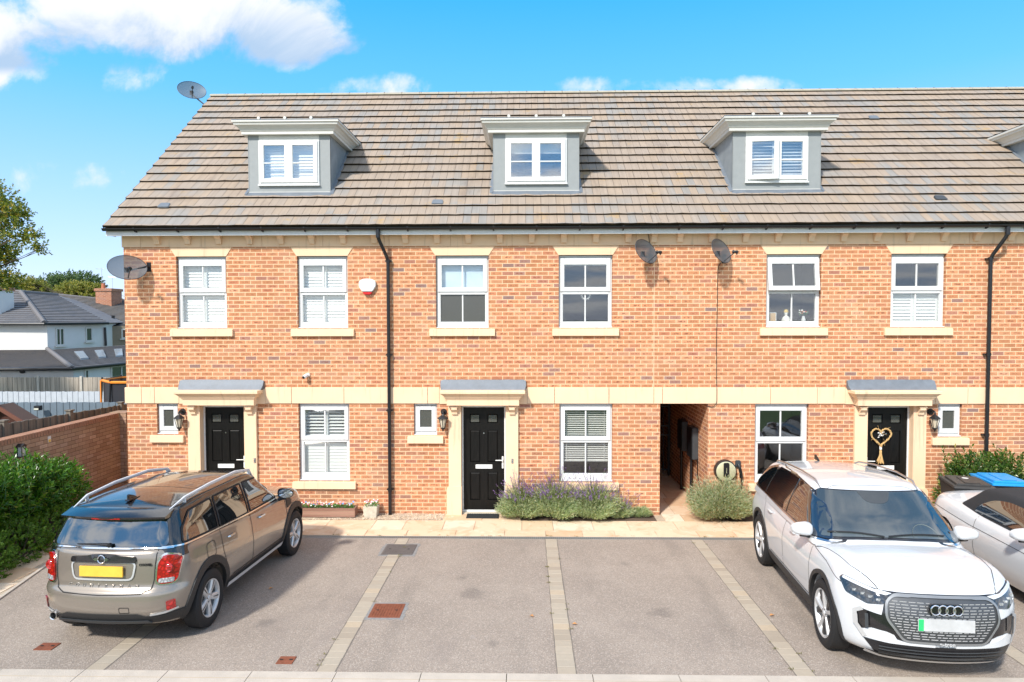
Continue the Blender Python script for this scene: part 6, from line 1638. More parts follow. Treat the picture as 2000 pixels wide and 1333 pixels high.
b = MB(); b.tube(tube_bend([(0, -.08, .06), (.01, -.11, 0), (.04, -.10, -.10), (.05, -.08, -.20)], .05), [.036]*4+[.030]*20 if False else .030, 10); b.build('grip', BLACKP, t_)
b = MB(); b.tube(tube_bend([(.05, -.08, -.18), (.07, -.06, -.30), (.06, -.05, -.50), (-.05, -.06, -.80)], .1), .011, 8); b.build('cable', BLACKP, t_)
# straw heart on the door
t_ = thing('heart_wreath', 'straw heart wreath with hanging tassel on the black door', 'wreath', (6.93, .10, 1.50))
STRAW = wood_material('straw', (.42, .25, .09), (.70, .48, .22), 'Z', scale=3)
hp = []
for k in range(61):
    q = 2*pi*k/60; hp.append(Vector((.19*sin(q)**3, -.03, .0115*(13*cos(q)-5*cos(2*q)-2*cos(3*q)-cos(4*q))*1.05+.06)))
b = MB(); rr = random.Random(8)
for j in range(6): o_ = [rdir(rr)*.014 for _ in range(61)]; b.tube([p+o_[i]+Vector((0, -.01, 0)) for i, p in enumerate(hp)], .009, 5, caps=False)
for j in range(14):
    p = hp[rr.randrange(60)]; b.tube([p, p+rdir(rr)*.09+Vector((.02, 0, 0))], .0025, 4)
b.build('straw_ring', STRAW, t_)
b = MB()
for j in range(26): b.tube([(rr.uniform(-.012, .012), -.03, -.13), (rr.uniform(-.02, .02), -.035, -.25), (rr.uniform(-.07, .07), -.03, rr.uniform(-.50, -.42))], .006, 4)
b.build('tassel', STRAW, t_)
b = MB(); b.tube([(0, -.03, -.13), (0, -.032, -.20)], .024, 10); b.build('twine', SHUT, t_)
b = MB()
for j in range(20): leaf(b, Vector((rr.uniform(-.04, .04), -.045, rr.uniform(.04, .15))), rdir(rr), rdir(rr), .05, .025)
b.build('ribbon_flowers', PW, t_, fix=False)
b = MB(); b.tube([(0, -.025, .20), (0, -.02, .27)], .004, 5); b.build('hook', BLACKM, t_)
for (x, lab) in ((-5.355, 'tiny bell push on the left end house pilaster'), (-.27, 'tiny bell push on the stone right of the middle door')):
    b = MB(); b.box(x-.018, x+.018, -.072, -.055, 1.04, 1.13); b.lathe([(0, -.078), (.009, -.077), (.011, -.07)], 10, 'Y', (x, 0, 1.085), 1); tag(b.build('doorbell', [STEEL, BLACKP], bevel=.003), lab, 'doorbell')
b = MB(); b.box(-1.16, -.53, -.30, -.02, .014, .028)
for k in range(14): b.box(-1.15+k*.0445, -1.135+k*.0445, -.295, -.025, .028, .033)
tag(b.build('doormat', plain('mat_fibre', (.022, .024, .026), .95, bump=.8, bscale=200)), 'dark ribbed doormat before the middle black door', 'doormat')
for x, z0_ in ((-7.20, .235), (-1.76, .235), (8.10, .24)):
    pass
# roof vents
for i, (px_, py_, lab) in enumerate(((322, 397, 'flat grey roof vent left of the first dormer'), (855, 391, 'flat grey roof vent between the first and second dormers'), (1835, 383, 'flat dark roof vent low on the roof, right of the third dormer'), (1705, 237, 'flat grey roof vent high on the roof, right of the third dormer'))):
    y = (.22, .27, .31, 3.05)[i]; x = at(px_, py_, y).x; t_ = thing('roof_vent', lab, 'roof vent', (x, y, roof_z(y)), 0, 'flat roof vents'); 
    b = MB(); b.prism(rpoly([(-.12, -.08), (.12, -.08), (.10, .08), (-.10, .08)], .04), 'Z', .02, .055); o_ = b.build('cowl', DGREY if i == 2 else LEAD, t_, bevel=.008); t_.rotation_euler = (RAD(40.71), 0, 0)
# things on the window sill of the open window
t_ = thing('flower_vase', 'small bunch of white, red and orange flowers inside the open window', 'vase', (5.47, .24, 3.79))
b = MB(); b.lathe([(0, 0), (.035, 0), (.045, .04), (.025, .10), (.03, .12)], 14); b.build('vase', UPVC, t_); flowers(t_, -.08, .08, -.05, .05, .13, 40, [(PW, 10), (PR_, 5), (PO, 5)], 9)
t_ = thing('figurine', 'pale bust figurine with yellow hair inside the open window', 'figurine', (5.13, .24, 3.79))
b = MB(); b.lathe([(0, 0), (.085, 0), (.085, .04), (.06, .10), (.025, .125), (.03, .16), (.04, .19), (.03, .225), (0, .235)], 16); b.build('bust', STONE if False else plain('pale_plaster', (.7, .68, .62), .7), t_); b = MB(); b.lathe([(.043, .19), (.045, .21), (.03, .245), (0, .25)], 12); b.build('hair', PO if False else plain('straw_yellow', (.6, .42, .12), .8), t_)
t_ = thing('picture_frame', 'small tan picture frame standing inside the open window', 'picture frame', (4.84, .25, 3.79))
b = MB(); frame_rect(b, -.10, .10, 0, .19, -.01, .01, .012, .012, .012, .012); b.build('frame', UPVC, t_); b = MB(); b.box(-.088, .088, -.004, .006, .012, .178); b.build('picture', plain('tan_card', (.55, .36, .18), .8), t_)
t_ = thing('hanging_ornament', 'small round white wreath ornament hanging in the upper middle window', 'ornament', (1.18, .15, 4.33))
b = MB(); b.tube([(.075*cos(2*pi*k/20), 0, .075*sin(2*pi*k/20)) for k in range(21)], .010, 6, caps=False)
for k in range(16): leaf(b, Vector((.075*cos(k*.4), -.005, .075*sin(k*.4))), Vector((cos(k*.4+.5), -.3, sin(k*.4+.5))), Vector((0, -1, 0)), .035, .02)
b.build('ring', PW, t_, fix=False)
# ------------------------------------------------------------------ covers in the tarmac
def cover(x0, x1, y0, y1, label, mat_, ribs=True, surround=True, name='manhole_cover', group=None):
    cx, cy = (x0+x1)/2, (y0+y1)/2; t_ = thing(name, label, 'manhole cover', (cx, cy, gz(cy)), 0, group); t_.rotation_euler = (-GP, 0, 0); w2, h2 = (x1-x0)/2, (y1-y0)/2
    rr = random.Random(int(abs(x0*99)))
    if surround:
        b = MB(); pts = []
        for k in range(40):
            a = 2*pi*k/40; m_ = max(abs(cos(a)), abs(sin(a))); pts.append((cos(a)/m_*(w2+.045+rr.uniform(-.012, .02)), sin(a)/m_*(h2+.045+rr.uniform(-.012, .02))))
        b.prism(pts, 'Z', -.01, .004); b.build('mortar_surround', PATCH, t_)
    b = MB(); b.box(-w2, w2, -h2, h2, -.01, .009); b.build('plate', mat_, t_)
    if ribs:
        b = MB(); k = -w2+.03
        while k < w2-.02: b.box(k, k+.014, -h2+.025, h2-.025, .009, .014); k += .036
        b.build('raised_ribs', mat_, t_)
    b = MB()
    for s in (-1, 1): b.box(s*w2*.6-.018, s*w2*.6+.018, -.010, .010, .0142, .0155)
    b.build('lifting_slots', DARKM, t_)
cover(-2.03, -1.62, -4.72, -4.29, 'rusty red ribbed drain cover set in the middle of the tarmac', RUST)
cover(-2.38, -1.86, -2.33, -1.80, 'grey worn drain cover lying across a paving strip near the path', RUST2)
cover(-2.77, -2.59, -5.92, -5.76, 'small rusty square cover near the kerb, left of the middle', RUST, False, False)
cover(-5.69, -5.48, -5.65, -5.48, 'small rusty square cover behind the parked hatchback', RUST, False, False)
# dead leaves
DEAD = plain('dead_leaf', (.42, .20, .07), .8, var=.2)
for i, (px_, py_) in enumerate(((1034, 1205), (1117, 1222), (1503, 1205), (524, 1151))):
    d = FW + RT*((px_-1000)/CAM_F) + UP*((666.5-py_)/CAM_F); tt = -(CP.z-.05)/d.z; p = CP+d*tt
    b = MB(); rr = random.Random(i)
    leaf(b, Vector((p.x, p.y, gz(p.y)+.012)), Vector((1, .4*(i-1.5), .12)), Vector((0, 0, 1)), .07, .05, 0, .3)
    tag(b.build('fallen_leaf', DEAD, fix=False), ('small brown fallen leaf on tarmac left of the middle paving strip', 'small orange fallen leaf just right of the middle paving strip', 'brown fallen leaf beside the white car', 'small fallen leaf on tarmac beside the hatchback')[i], 'leaf', 'fallen leaves')
# ------------------------------------------------------------------ bins
def bin_(x, y, rz, label, lid, name='wheelie_bin', h=1.06):
    t_ = thing(name, label, 'wheelie bin', (x, y, .012), rz, 'wheelie bins')
    b = MB(); lv = [(.0, .20, .20), (.04, .21, .24), (.75, .27, .33), (.98, .285, .355), (h-.03, .29, .36)]
    for z, a, c in lv: b.v += [(-a, -c, z), (a, -c, z), (a, c, z), (-a, c, z)]
    for i in range(len(lv)-1):
        for k in range(4): b.f.append((i*4+k, i*4+(k+1) % 4, (i+1)*4+(k+1) % 4, (i+1)*4+k)); b.m.append(0); b.s.append(False)
    b.f += [(3, 2, 1, 0), (16, 17, 18, 19)]; b.m += [0, 0]; b.s += [False, False]
    b.box(-.305, .305, -.375, .375, h-.06, h-.03); b.build('body', BINM, t_, bevel=.012)
    b = MB(); b.prism(rpoly([(-.31, -.40), (.31, -.40), (.31, .36), (-.31, .36)], .03), 'Z', h-.03, h+.012)
    b.prism(rpoly([(-.26, -.34), (.26, -.34), (.24, .30), (-.24, .30)], .04), 'Z', h+.012, h+.045)
    b.prism(rpoly([(-.12, -.30), (.12, -.30), (.10, .20), (-.10, .20)], .03), 'Z', h+.045, h+.056)
    b.box(-.30, .30, .36, .41, h-.02, h+.0); b.build('lid', lid, t_, bevel=.008)
    b = MB(); b.tube([(-.24, .42, h-.03), (.24, .42, h-.03)], .016, 8); b.box(-.25, -.22, .34, .43, h-.06, h-.02); b.box(.22, .25, .34, .43, h-.06, h-.02); b.build('handle', BINM, t_)
    for s in (-1, 1):
        b = MB(); b.lathe([(0, .02), (.09, .02), (.10, .01), (.10, -.03), (0, -.03)], 20, 'X', (s*.25, .26, .10)); b.build('wheel', RUBBER, t_)
    return t_
BINM = plain('bin_plastic', (.028, .028, .030), .5, var=.15); BLUEL = plain('blue_lid', (.02, .30, .68), .35, var=.04); GLID = plain('grey_lid', (.05, .048, .046), .5, var=.2)
t_ = bin_(7.50, -1.62, RAD(-14), 'black wheelie bin with dark grey lid beside the glossy shrub', GLID)
b = MB(); b.lathe([(0, .004), (.05, .003), (.05, 0)], 20, 'Z', (0, .05, 1.118)); b.build('sticker', UPVC, t_)
bin_(8.22, -1.40, RAD(-8), 'black wheelie bin with bright blue lid, at the right edge of the photo', BLUEL)

# ================================================================== left boundary and what lies beyond
w_ = wthing('garden_wall', 'brown brick garden wall with soldier-course top at the left', 'wall', (-9.3, -2, 0))
b = MB(); b.box(-9.42, -9.2, -9, 1.85, -.5, 1.65); b.build('brickwork', GBRICK, w_)
b = MB(); y = -9.0
while y < 1.78: b.box(-9.425, -9.195, y+.004, y+.068, 1.655, 1.755); y += .0745
b.build('coping', plain('coping_brick', (.34, .18, .115), .85, var=.2, scale=4, bump=.4), w_, bevel=.004)
b = MB(); b.box(-9.415, -9.205, -9, 1.85, 1.64, 1.752, 0); b.build('coping_mortar', SEAM, w_)
b = MB(); b.box(-9.44, -9.06, 1.852, 2.18, -.5, 1.76); b.build('end_pier', GBRICK, w_)
t_ = thing('wall_light', 'small black box lantern on the brown garden wall', 'wall light', (-9.2, at(56, 878, 0).y*0-1.22, 1.50))
b = MB(); b.box(0, .015, -.05, .05, -.10, .10); b.prism([(-.07, .075), (.07, .075), (.0, .13)], 'X', .0, .12); b.build('hood', BLACKM, t_)
b = MB()
for yy_ in (-.055, .045): 
    for xx_ in (.015, .10): b.box(xx_, xx_+.01, yy_, yy_+.01, -.10, .075)
b.box(.0, .115, -.06, .06, -.115, -.10); b.build('cage', BLACKM, t_); b = MB(); b.box(.02, .10, -.045, .045, -.10, .07); b.build('lamp_glass', plain('opal_glass', (.55, .55, .52), .2), t_)
b = MB(); b.box(-9.2, -9.194, -.46, -.38, 1.50, 1.62); b.box(-9.1938, -9.1925, -.45, -.39, 1.505, 1.56, 1); tag(b.build('warning_sign', [UPVC, YPLATE]), 'tiny white and yellow sign on the brown garden wall', 'sign')
def board_fence(name, label, p0, p1, z0, z1, mat_, post=None, postm=None, thick=.02, bw=.1, gap=.008, ztop1=None, group=None, seed=1, caps=False):
    p0, p1 = Vector(p0), Vector(p1); d = (p1-p0); L_ = d.length; d.normalize(); n = Vector((-d.y, d.x, 0)); t_ = wthing(name, label, 'fence', tuple(p0), group); b = MB(); k = 0; rr = random.Random(seed)
    while k < L_-.01:
        a = p0+d*k; c = p0+d*min(k+bw-gap, L_); zt_ = z1+((ztop1 or z1)-z1)*k/L_+rr.uniform(-.008, .008); th = n*(thick if int(k/bw) % 2 else thick*.4)
        b.add([a-th+Vector((0, 0, z0)), c-th+Vector((0, 0, z0)), c-th+Vector((0, 0, zt_)), a-th+Vector((0, 0, zt_)), a+n*thick+Vector((0, 0, z0)), c+n*thick+Vector((0, 0, z0)), c+n*thick+Vector((0, 0, zt_)), a+n*thick+Vector((0, 0, zt_))],
              [(0, 1, 2, 3), (5, 4, 7, 6), (3, 2, 6, 7), (0, 3, 7, 4), (1, 5, 6, 2)])
        k += bw
    b.build('boards', mat_, t_, fix=False)
    if post:
        for q in post:
            a = p0+d*q; b = MB(); zt_ = z1+((ztop1 or z1)-z1)*q/L_+.05
            b.box(a.x-.05, a.x+.05, a.y-.06, a.y+.04, z0, zt_)
            if caps: b.box(a.x-.07, a.x+.07, a.y-.08, a.y+.06, zt_, zt_+.03)
            b.build('post', postm, t_, bevel=.006)
    return t_
board_fence('board_fence', 'weathered wooden fence just behind the brown garden wall', (-9.62, -9, 0), (-9.62, 3.6, 0), -.5, 2.20, FENCE, [.8+1.8*k for k in range(7)], FENCE, caps=True, seed=4, ztop1=1.80)
board_fence('board_fence', 'blue-grey painted fence behind the weathered one', (-24, 6.9, 0), (-10.2, 7.1, 0), -.7, 1.33, BFENCE, seed=5)
board_fence('board_fence', 'pale grey painted fence in front of the concrete-post fence', (-24, 11.0, 0), (-11.2, 11.0, 0), -.9, 1.22, PFENCE, seed=6)
board_fence('board_fence', 'tan vertical board fence with concrete posts below the white house', (-29, 14.6, 0), (-14.0, 14.6, 0), -1.2, 1.42, FENCE2, [8.6+1.83*k for k in range(4)], CONC, seed=7)
b = MB(); q = at(75, 797, 6.8); b.box(q.x-.09, q.x+.09, 6.72, 6.86, q.z-.07, q.z+.07); b.box(q.x-.08, q.x+.08, 6.70, 6.72, q.z-.06, q.z+.01, 1); tag(b.build('solar_light', [BLACKM, plain('lamp_face', (.6, .6, .5), .3)], bevel=.01), 'small black box light on the blue-grey fence', 'light')
# trampoline
t_ = thing('trampoline', 'trampoline with black net and orange edging beyond the fences', 'trampoline', (-12.75, 9.3, -.9))
b = MB(); ORG = plain('orange_foam', (.80, .25, .02), .6)
n = 8; Rr = 1.35; zt_ = 2.84
P = [Vector((Rr*cos(2*pi*k/n+.39), Rr*sin(2*pi*k/n+.39), 0)) for k in range(n)]
for p in P: b.tube([p*1.0+Vector((0, 0, 0)), p*1.06+Vector((0, 0, 1.3)), p*1.0+Vector((0, 0, zt_))], .03, 8)
b.build('poles', BLACKP, t_); b = MB(); b.tube([p+Vector((0, 0, zt_-.10)) for p in P+[P[0]]], .045, 6, caps=False); b.tube([P[3]*1.03+Vector((0, 0, zt_-.1)), P[3]*1.03+Vector((0, 0, .7))], .035, 6); b.tube([P[4]*1.03+Vector((0, 0, zt_-.1)), P[4]*1.03+Vector((0, 0, .7))], .035, 6); b.build('top_ring', ORG, t_)
b = MB()
for k in range(n):
    a, c = P[k], P[(k+1) % n]; b.quad(a*.98+Vector((0, 0, .7)), c*.98+Vector((0, 0, .7)), c*.98+Vector((0, 0, zt_-.05)), a*.98+Vector((0, 0, zt_-.05)))
m, t = material('black_net'); p = t.new('ShaderNodeBsdfPrincipled'); p.inputs['Base Color'].default_value = (.02, .02, .025, 1); tr = t.new('ShaderNodeBsdfTransparent'); mx = t.new('ShaderNodeMixShader', {0: .10}); t.l.new(p.outputs[0], mx.inputs[1]); t.l.new(tr.outputs[0], mx.inputs[2]); t.l.new(mx.outputs[0], t.new('ShaderNodeOutputMaterial').inputs[0])
b.build('net', m, t_, fix=False)
b = MB(); b.lathe([(0, .72), (Rr*.85, .72), (Rr, .75), (Rr, .68)], 24); b.build('bed', BLACKP, t_)
# shed
t_ = wthing('garden_shed', 'dark brown wooden shed gable at the left edge, behind the fence', 'shed', (-12.6, 4.6, -.5))
q0 = at(4, 790, 4.6); hw = 1.25
b = MB(); b.add([(q0.x-hw, 4.6, -.5), (q0.x+hw, 4.6, -.5), (q0.x+hw, 4.6, q0.z-.78), (q0.x, 4.6, q0.z-.06), (q0.x-hw, 4.6, q0.z-.78)]+[(q0.x-hw, 4.95, -.5), (q0.x+hw, 4.95, -.5), (q0.x+hw, 4.95, q0.z-.78), (q0.x, 4.95, q0.z-.06), (q0.x-hw, 4.95, q0.z-.78)], [(0, 1, 2, 3, 4), (5, 9, 8, 7, 6), (0, 4, 9, 5), (1, 6, 7, 2)])
b.build('wall', SHEDW, t_, fix=True)
for s in (-1, 1):
    b = MB(); b.prism([(q0.x, q0.z), (q0.x+s*(hw+.15), q0.z-.86), (q0.x+s*(hw+.15), q0.z-.94), (q0.x, q0.z-.08)], 'Y', 4.45, 5.0); b.build('roof', plain('shed_felt', (.08, .05, .04), .95) if 'shed_felt' not in MATS else MATS['shed_felt'], t_)
    b = MB(); b.prism([(q0.x, q0.z+.01), (q0.x+s*(hw+.17), q0.z-.87), (q0.x+s*(hw+.17), q0.z-.99), (q0.x, q0.z-.11)], 'Y', 4.41, 4.448); b.build('barge_board', plain('shed_trim', (.14, .05, .03), .8) if 'shed_trim' not in MATS else MATS['shed_trim'], t_)
b = MB(); b.prism([(q0.x-.03, q0.z-.12), (q0.x+.03, q0.z-.12), (q0.x+.02, q0.z+.04), (q0.x, q0.z+.13), (q0.x-.02, q0.z+.04)], 'Y', 4.39, 4.42); b.build('finial', MATS['shed_trim'], t_)
# ------------------------------------------------------------------ houses beyond
SLATE = tile_material('far_roof_tiles', (.145, .145, .155), (.16, .155, .16), (.12, .125, .14), (.03, .03, .035), .33, .33, .2)
SLATE2 = tile_material('far_roof_tiles_brown', (.15, .14, .13), (.17, .15, .135), (.13, .13, .13), (.03, .03, .03), .25, .25, .3)
RENDW = plain('white_render', (.66, .65, .62), .85, var=.04, scale=2); PEBB = plain('pebbledash', (.26, .215, .155), .95, var=.15, scale=30, bump=.5)
def slope(b, e0, e1, r1, r0, gauge=.33, mi=0, mi2=1, th=.03):
    """tiled slope with stepped courses between eaves e0-e1 and top r0-r1"""
    e0, e1, r0, r1 = map(Vector, (e0, e1, r0, r1)); n = max(2, int(((r0-e0).length+(r1-e1).length)/2/gauge)); nr = (e1-e0).cross(r0-e0)
    if nr.length < 1e-6: nr = (e1-e0).cross(r1-e0)
    nr.normalize()
    if nr.z < 0: nr = -nr
    for k in range(n):
        a, c = k/n, (k+1)/n; p0, p1 = e0.lerp(r0, a), e1.lerp(r1, a); q0_, q1 = e0.lerp(r0, c), e1.lerp(r1, c)
        b.quad(p0+nr*th, p1+nr*th, q1+nr*.002, q0_+nr*.002, mi); b.quad(p0-nr*.01, p1-nr*.01, p1+nr*th, p0+nr*th, mi2)
H = wthing('neighbour_house', 'white rendered house with hipped dark grey roofs beyond the fences', 'house', (-22, 24, -1.3))
# upper storey: corner seen edge-on
cU = at(92, 640, 20.5); zE = at(92, 634, 20.5).z; zB = -1.3
rU = at(206, 640, 24.0); lU = at(-160, 640, 20.0)
def wallq(b, a, c, z0, z1, mi=0): b.quad((a.x, a.y, z0), (c.x, c.y, z0), (c.x, c.y, z1), (a.x, a.y, z1), mi)
b = MB(); wallq(b, lU, cU, zB, zE); wallq(b, cU, rU, zB, zE)
back = Vector((lU.x+2, 29, 0)); bR = Vector((rU.x-1.0, 31, 0)); wallq(b, rU, bR, zB, zE); wallq(b, lU, back, zB, zE); wallq(b, back, bR, zB, zE)
b.build('wall', RENDW, H, fix=False)
def out(p, c, k=.35): 
    d = Vector((p.x-c.x, p.y-c.y, 0)).normalized()*k; return Vector((p.x+d.x, p.y+d.y, zE+.05))
cen = Vector((cU.x-1.5, 25.5, 0)); E0, E1, E2, E3, E4 = out(lU, cen), out(cU, cen), out(rU, cen), out(bR, cen), out(back, cen)
ap = at(40, 571, 24.6); rd = at(112, 577, 27.5)
b = MB(); apL = Vector((lU.x-.5, 24.6, ap.z))
slope(b, E0, E1, ap, apL); slope(b, E1, E2, rd, ap); b.quad(E2, E3, rd, rd); b.quad(E3, E4, apL, rd); 
b.v = [tuple(p) for p in b.v]; rf = b.build('roof', [SLATE, MOSS], H, fix=False)
b = MB(); b.tube([E1+Vector((0, 0, .05)), ap+Vector((0, 0, .05))], .12, 6); b.tube([apL+Vector((0, 0, .03)), ap+Vector((0, 0, .03))], .10, 6); b.tube([ap+Vector((0, 0, .03)), rd+Vector((0, 0, .03))], .10, 6); b.build('ridge_tiles', plain('far_ridge', (.15, .14, .14), .8), rf)
b = MB(); b.tube([E0+Vector((0, 0, -.02)), E1+Vector((0, 0, -.02)), E2+Vector((0, 0, -.02))], .075, 8); b.build('gutter', BLACKP, H)
def far_window(a, c, f0, f1, z0, z1, parent, op=False, mull=False):
    p, q = a.lerp(c, f0), a.lerp(c, f1); d = (q-p); d.z = 0; L_ = d.length; d.normalize(); nrm = Vector((d.y, -d.x, 0))
    R_ = Matrix(((d.x, -nrm.x, 0), (d.y, -nrm.y, 0), (0, 0, 1)))
    b = MB(); frame_rect(b, 0, L_, z0, z1, -.04, .03, .07, .07, .07, .07)
    if mull: b.box(L_/2-.03, L_/2+.03, -.035, .03, z0+.07, z1-.07)
    b.box(-.08, L_+.08, -.10, .03, z0-.07, z0-.002)
    b.v = [tuple(R_ @ Vector((v_[0], v_[1], 0))+Vector((p.x, p.y, v_[2]))) for v_ in b.v]; w0 = b.build('window', UPVCW, parent)
    b = MB(); b.box(.06, L_-.06, -.012, -.008, z0+.06, z1-.06); b.v = [tuple(R_ @ Vector((v_[0], v_[1], 0))+Vector((p.x, p.y, v_[2]))) for v_ in b.v]; b.build('pane', CARSCREEN, w0)
zz = lambda y, Y: at(0, y, Y).z
far_window(cU, rU, .13, .27, zz(676, 21), zz(641, 21), H, mull=True); far_window(cU, rU, .63, .75, zz(668, 22.6), zz(640, 22.6), H)
b = MB(); b.tube([at(205, 640, 23.9), at(207, 676, 23.9)], .06, 8); b.build('downpipe', BLACKP, H)
# ground floor extension with its own roof
cL = at(143, 720, 15.8); zL = cL.z; lL = at(-120, 720, 15.4); rL = at(262, 706, 19.6); rL.z = zL
b = MB(); wallq(b, lL, cL, zB, zL); wallq(b, cL, rL, zB, zL); b.build('extension_wall', RENDW, H, fix=False)
tL = Vector((lU.x, lU.y-.02, at(0, 684, 20.3).z)); tC = Vector((cU.x+.02, cU.y-.05, tL.z)); tR = Vector((rU.x+1.6, rU.y+.6, tL.z+.1))
oL, oC, oR = Vector((lL.x, lL.y-.3, zL)), Vector((cL.x+.15, cL.y-.3, zL)), Vector((rL.x+.2, rL.y-.15, zL))
b = MB(); slope(b, oL, oC, tC, tL); slope(b, oC, oR, tR, tC); er = b.build('extension_roof', [SLATE, MOSS], H, fix=False)
b = MB(); b.tube([oC+Vector((0, 0, .05)), tC+Vector((0, 0, .05))], .11, 6); b.build('ridge_tiles', MATS['far_ridge'], er)
b = MB(); b.tube([oL, oC, oR], .08, 8); b.build('gutter', BLACKP, H)
for f, g in ((.22, .36), (.45, .60), (.68, .82)):
    a = oC.lerp(oR, f); c = oC.lerp(oR, f+.10); u_ = tC.lerp(tR, f); v_ = tC.lerp(tR, f+.10); b = MB(); up_ = Vector((0, 0, .09)); b.add([a.lerp(u_, .35)+up_, c.lerp(v_, .35)+up_, c.lerp(v_, .72)+up_, a.lerp(u_, .72)+up_, a.lerp(u_, .35), c.lerp(v_, .35), c.lerp(v_, .72), a.lerp(u_, .72)], [(0, 1, 2, 3), (0, 4, 5, 1), (1, 5, 6, 2), (2, 6, 7, 3), (3, 7, 4, 0)]); b.build('roof_light', plain('skylight', (.30, .33, .36), .15) if 'skylight' not in MATS else MATS['skylight'], er, fix=False)
far_window(cL, rL, .16, .23, zz(742, 16.4)-.0, zz(722, 16.4), H); far_window(cL, rL, .58, .95, zz(748, 18.5), zz(714, 18.5), H, mull=True)
b = MB(); q = at(40, 726, 15.5); b.lathe([(0, -.12), (.09, -.11), (.10, 0)], 12, 'Y', (q.x, 15.66, q.z)); b.box(q.x-.03, q.x+.03, 15.5, 15.7, q.z-.02, q.z+.02); b.build('outdoor_lamp', BLACKM, H)
b = MB(); q = at(-4, 600, 21.5); b.box(q.x-.5, q.x+.32, 21.2, 22.2, 3.4, at(0, 568, 21.5).z); b.build('chimney', RENDW, rf); 
b = MB(); b.box(q.x-.55, q.x+.37, 21.15, 22.25, at(0, 568, 21.5).z, at(0, 562, 21.5).z); b.build('chimney_cap', OBRICK, rf)
# pebbledashed house with brick chimney
H2 = wthing('neighbour_house', 'pebbledashed house with brown roof and brick chimney beside the white house', 'house', (-16, 27, -1.3))
a0 = at(206, 640, 24.6); a1 = at(330, 640, 26.5); z2 = at(220, 637, 25).z
b = MB(); wallq(b, a0, a1, zB, z2); wallq(b, a1, Vector((a1.x, 33, 0)), zB, z2); b.build('wall', PEBB, H2, fix=False)
r0_ = at(108, 576, 28.2); r1_ = at(330, 598, 31.0); e0_ = Vector((a0.x-3.2, a0.y-1.2, z2)); e1_ = Vector((a1.x, a1.y-.4, z2))
b = MB(); slope(b, e0_, e1_, r1_, r0_, .26); b.quad(r0_, r1_, r1_+Vector((0, 5, -2.5)), r0_+Vector((0, 5, -2.5))); rf2 = b.build('roof', [SLATE2, MOSS], H2, fix=False)
b = MB(); b.tube([r0_, r1_], .09, 6); b.build('ridge_tiles', MATS['far_ridge'], rf2)
b = MB(); b.tube([e0_, e1_], .07, 8); b.tube([at(220, 640, 24.9), at(221, 690, 24.9)], .05, 8); b.tube([at(229, 640, 25.0), at(230, 690, 25.0)], .05, 8); b.tube([at(221, 617, 26.0), at(221, 630, 26.0)], .09, 8); b.build('gutter', BLACKP, H2)
far_window(a0, a1, .24, .33, zz(662, 25.1), zz(643, 25.1), H2)
c0, c1 = at(187, 590, 28.4), at(217, 562, 28.4)
b = MB(); b.box(c0.x, c1.x, 28.4, 29.5, c0.z-1.2, c1.z-.05); b.box(c0.x-.06, c1.x+.06, 28.34, 29.56, c1.z-.22, c1.z-.06); b.build('chimney', OBRICK, rf2)
b = MB(); b.lathe([(.13, 0), (.10, .32), (.12, .34)], 12, 'Z', (c0.x+.25, 28.8, c1.z-.05)); b.build('chimney_pot', plain('terracotta', (.42, .14, .07), .8), rf2)
t_ = thing('television_aerial', 'thin television aerials on the brick chimney', 'aerial', (c0.x+.1, 28.9, c1.z))
b = MB(); b.tube([(0, 0, -.3), (0, 0, 1.25)], .014, 6); b.tube([(-.3, 0, 1.2), (.15, 0, 1.2)], .010, 5); b.tube([(.55, .2, -.3), (.55, .2, .75)], .012, 6); b.tube([(.3, .2, .72), (.75, .2, .66)], .010, 5)
for k in range(5): b.tube([(-.28+.1*k, -.15, 1.2), (-.28+.1*k, .15, 1.2)], .007, 4)
b.build('mast', STEEL, t_)
# trees
def tree(label, base, trunk_top, ells, n, l, w, mat_, name='tree', group=None, per=9, sl=.5, limbs=14, tr=.25, seed=1, inner=.6):
    global r
    r = random.Random(seed); t_ = wthing(name, label, 'tree', tuple(base), group); b = MB(); shoots(b, r, ells, n, l, w, per=per, sl=sl, up=.2, inner=inner, jitter=1.0)
    b.build('crown', mat_, t_, fix=False)
    b = MB(); B, T_ = Vector(base), Vector(trunk_top); b.tube([B, B.lerp(T_, .5)+rdir(r)*.15, T_], [tr, tr*.75, tr*.5], 10)
    for k in range(limbs):
        e = ells[k % len(ells)]; v = rdir(r); p = Vector(e[:3])+Vector((v.x*e[3], v.y*e[4], v.z*e[5]))*.75; s = B.lerp(T_, r.uniform(.6, 1)); m_ = s.lerp(p, .5)+rdir(r)*.3; b.tube([s, m_, p], [tr*.3, tr*.12, tr*.03], 6, caps=False)
        for q in range(3): b.tube([m_.lerp(p, .3*q+.2), p+rdir(r)*e[3]*.4], [tr*.05, .006], 5, caps=False)
    b.build('trunk', BARK, t_, fix=False); return t_
def E_(px_, py_, Y, rx, ry, rz): q = at(px_, py_, Y); return (q.x, q.y, q.z, rx, ry, rz)
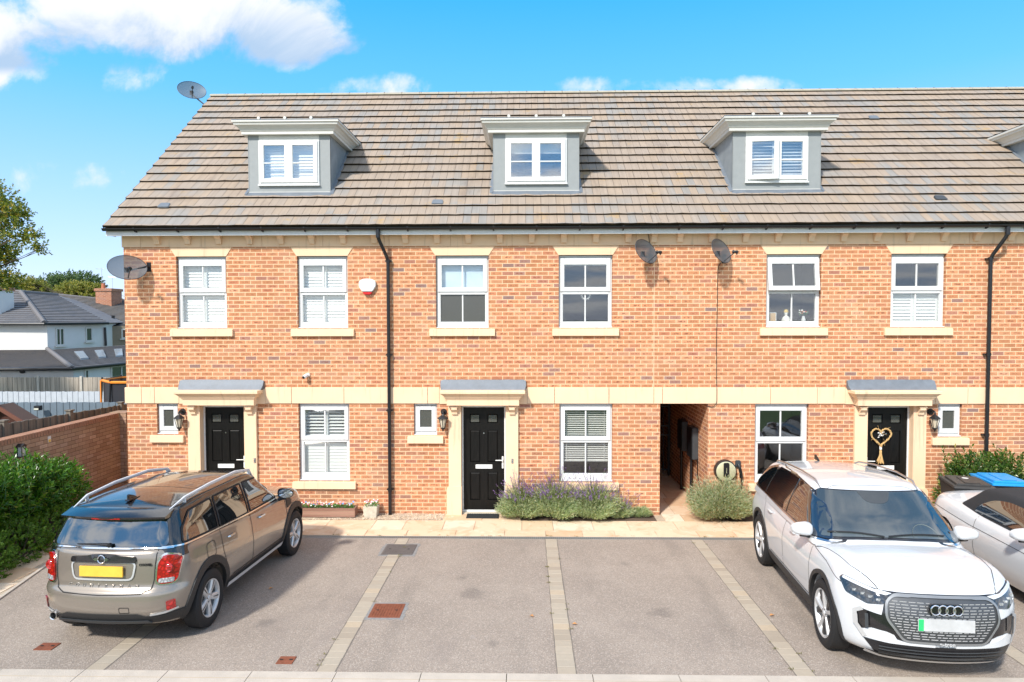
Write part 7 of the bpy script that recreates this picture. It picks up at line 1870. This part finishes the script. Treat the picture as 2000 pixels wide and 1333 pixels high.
tree('broad tree with yellow-green leaves reaching in at the left edge', (-23.4, 10.0, -.8), (-22.4, 9.9, 5.0),
     [E_(-10, 400, 9.5, .9, .8, .7), E_(30, 420, 9.3, .55, .5, .42), E_(-30, 470, 9.5, 1.0, .9, .8), E_(52, 462, 9.2, .42, .4, .30), E_(78, 482, 9.1, .26, .3, .13), E_(10, 500, 9.5, .42, .4, .35), E_(-15, 540, 9.5, .62, .6, .5), E_(15, 548, 9.5, .40, .4, .30), E_(-60, 420, 9.8, 1.2, 1, 1.3), (-22.6, 9.8, 5.4, 1.3, 1.2, 1.1), (-24.2, 10.0, 5.0, 1.5, 1.3, 1.3), (-23.0, 10.0, 6.6, 1.4, 1.2, .9)], 3600, .125, .07, TREEL, per=8, sl=.30, tr=.24, seed=3, inner=.95, limbs=9)
tree('dark green round-headed tree far behind the houses', (-29.5, 45, -1.3), (-29.5, 45, 3), [E_(118, 563, 45, 2.2, 1.8, 1.0), E_(150, 558, 45, 2.0, 1.8, 1.0), E_(85, 570, 45, 1.8, 1.6, .7)], 1500, .22, .13, FARL, sl=.6, tr=.35, seed=5, inner=.5)
tree('yellow-green tree far away, left of the brick chimney', (-25.4, 42, -1.3), (-25.4, 42, 3), [E_(150, 572, 42, 1.6, 1.4, .75), E_(172, 574, 42, 1.4, 1.3, .7)], 900, .20, .12, YELL, sl=.5, tr=.3, seed=6, inner=.5)
tree('yellowing small tree top over the white house roof', (-26, 33, -1.3), (-26, 33, 3), [E_(45, 557, 33, 1.2, 1.2, .45), E_(70, 563, 33, .8, .8, .3)], 500, .17, .10, YELL, sl=.4, tr=.2, seed=7, inner=.6)
import OpenImageIO as oiio, numpy as np, sys
a=oiio.ImageBuf('/workdir/render_main.png').get_pixels(oiio.FLOAT)[:,:,:3]
def m(n,x0,y0,x1,y1):
    s=1024/2000; r=a[int(y0*s):max(int(y1*s),int(y0*s)+1),int(x0*s):max(int(x1*s),int(x0*s)+1)].reshape(-1,3).mean(0); print(n,(r*255).round().astype(int))
for n,q in dict(asph=(1150,1150,1350,1250),asph2=(850,1220,1000,1300),strip=(1090,1200,1110,1300),kerb=(400,1318,1500,1324),brick=(1000,670,1260,740),brick2=(1200,820,1280,960),band=(1100,762,1280,784),frieze=(900,462,1200,478),roof=(1150,390,1400,425),roof2=(700,200,1300,225),sky1=(900,20,1200,60),skyR=(1700,30,1900,120),skyL=(60,250,200,330),skyH=(150,440,220,500),dorm=(625,290,638,350),cloud=(400,20,560,60),cloudb=(300,80,450,100),path=(640,1025,900,1040),door=(920,870,970,940),sill=(850,645,960,655)).items(): m(n,*q)
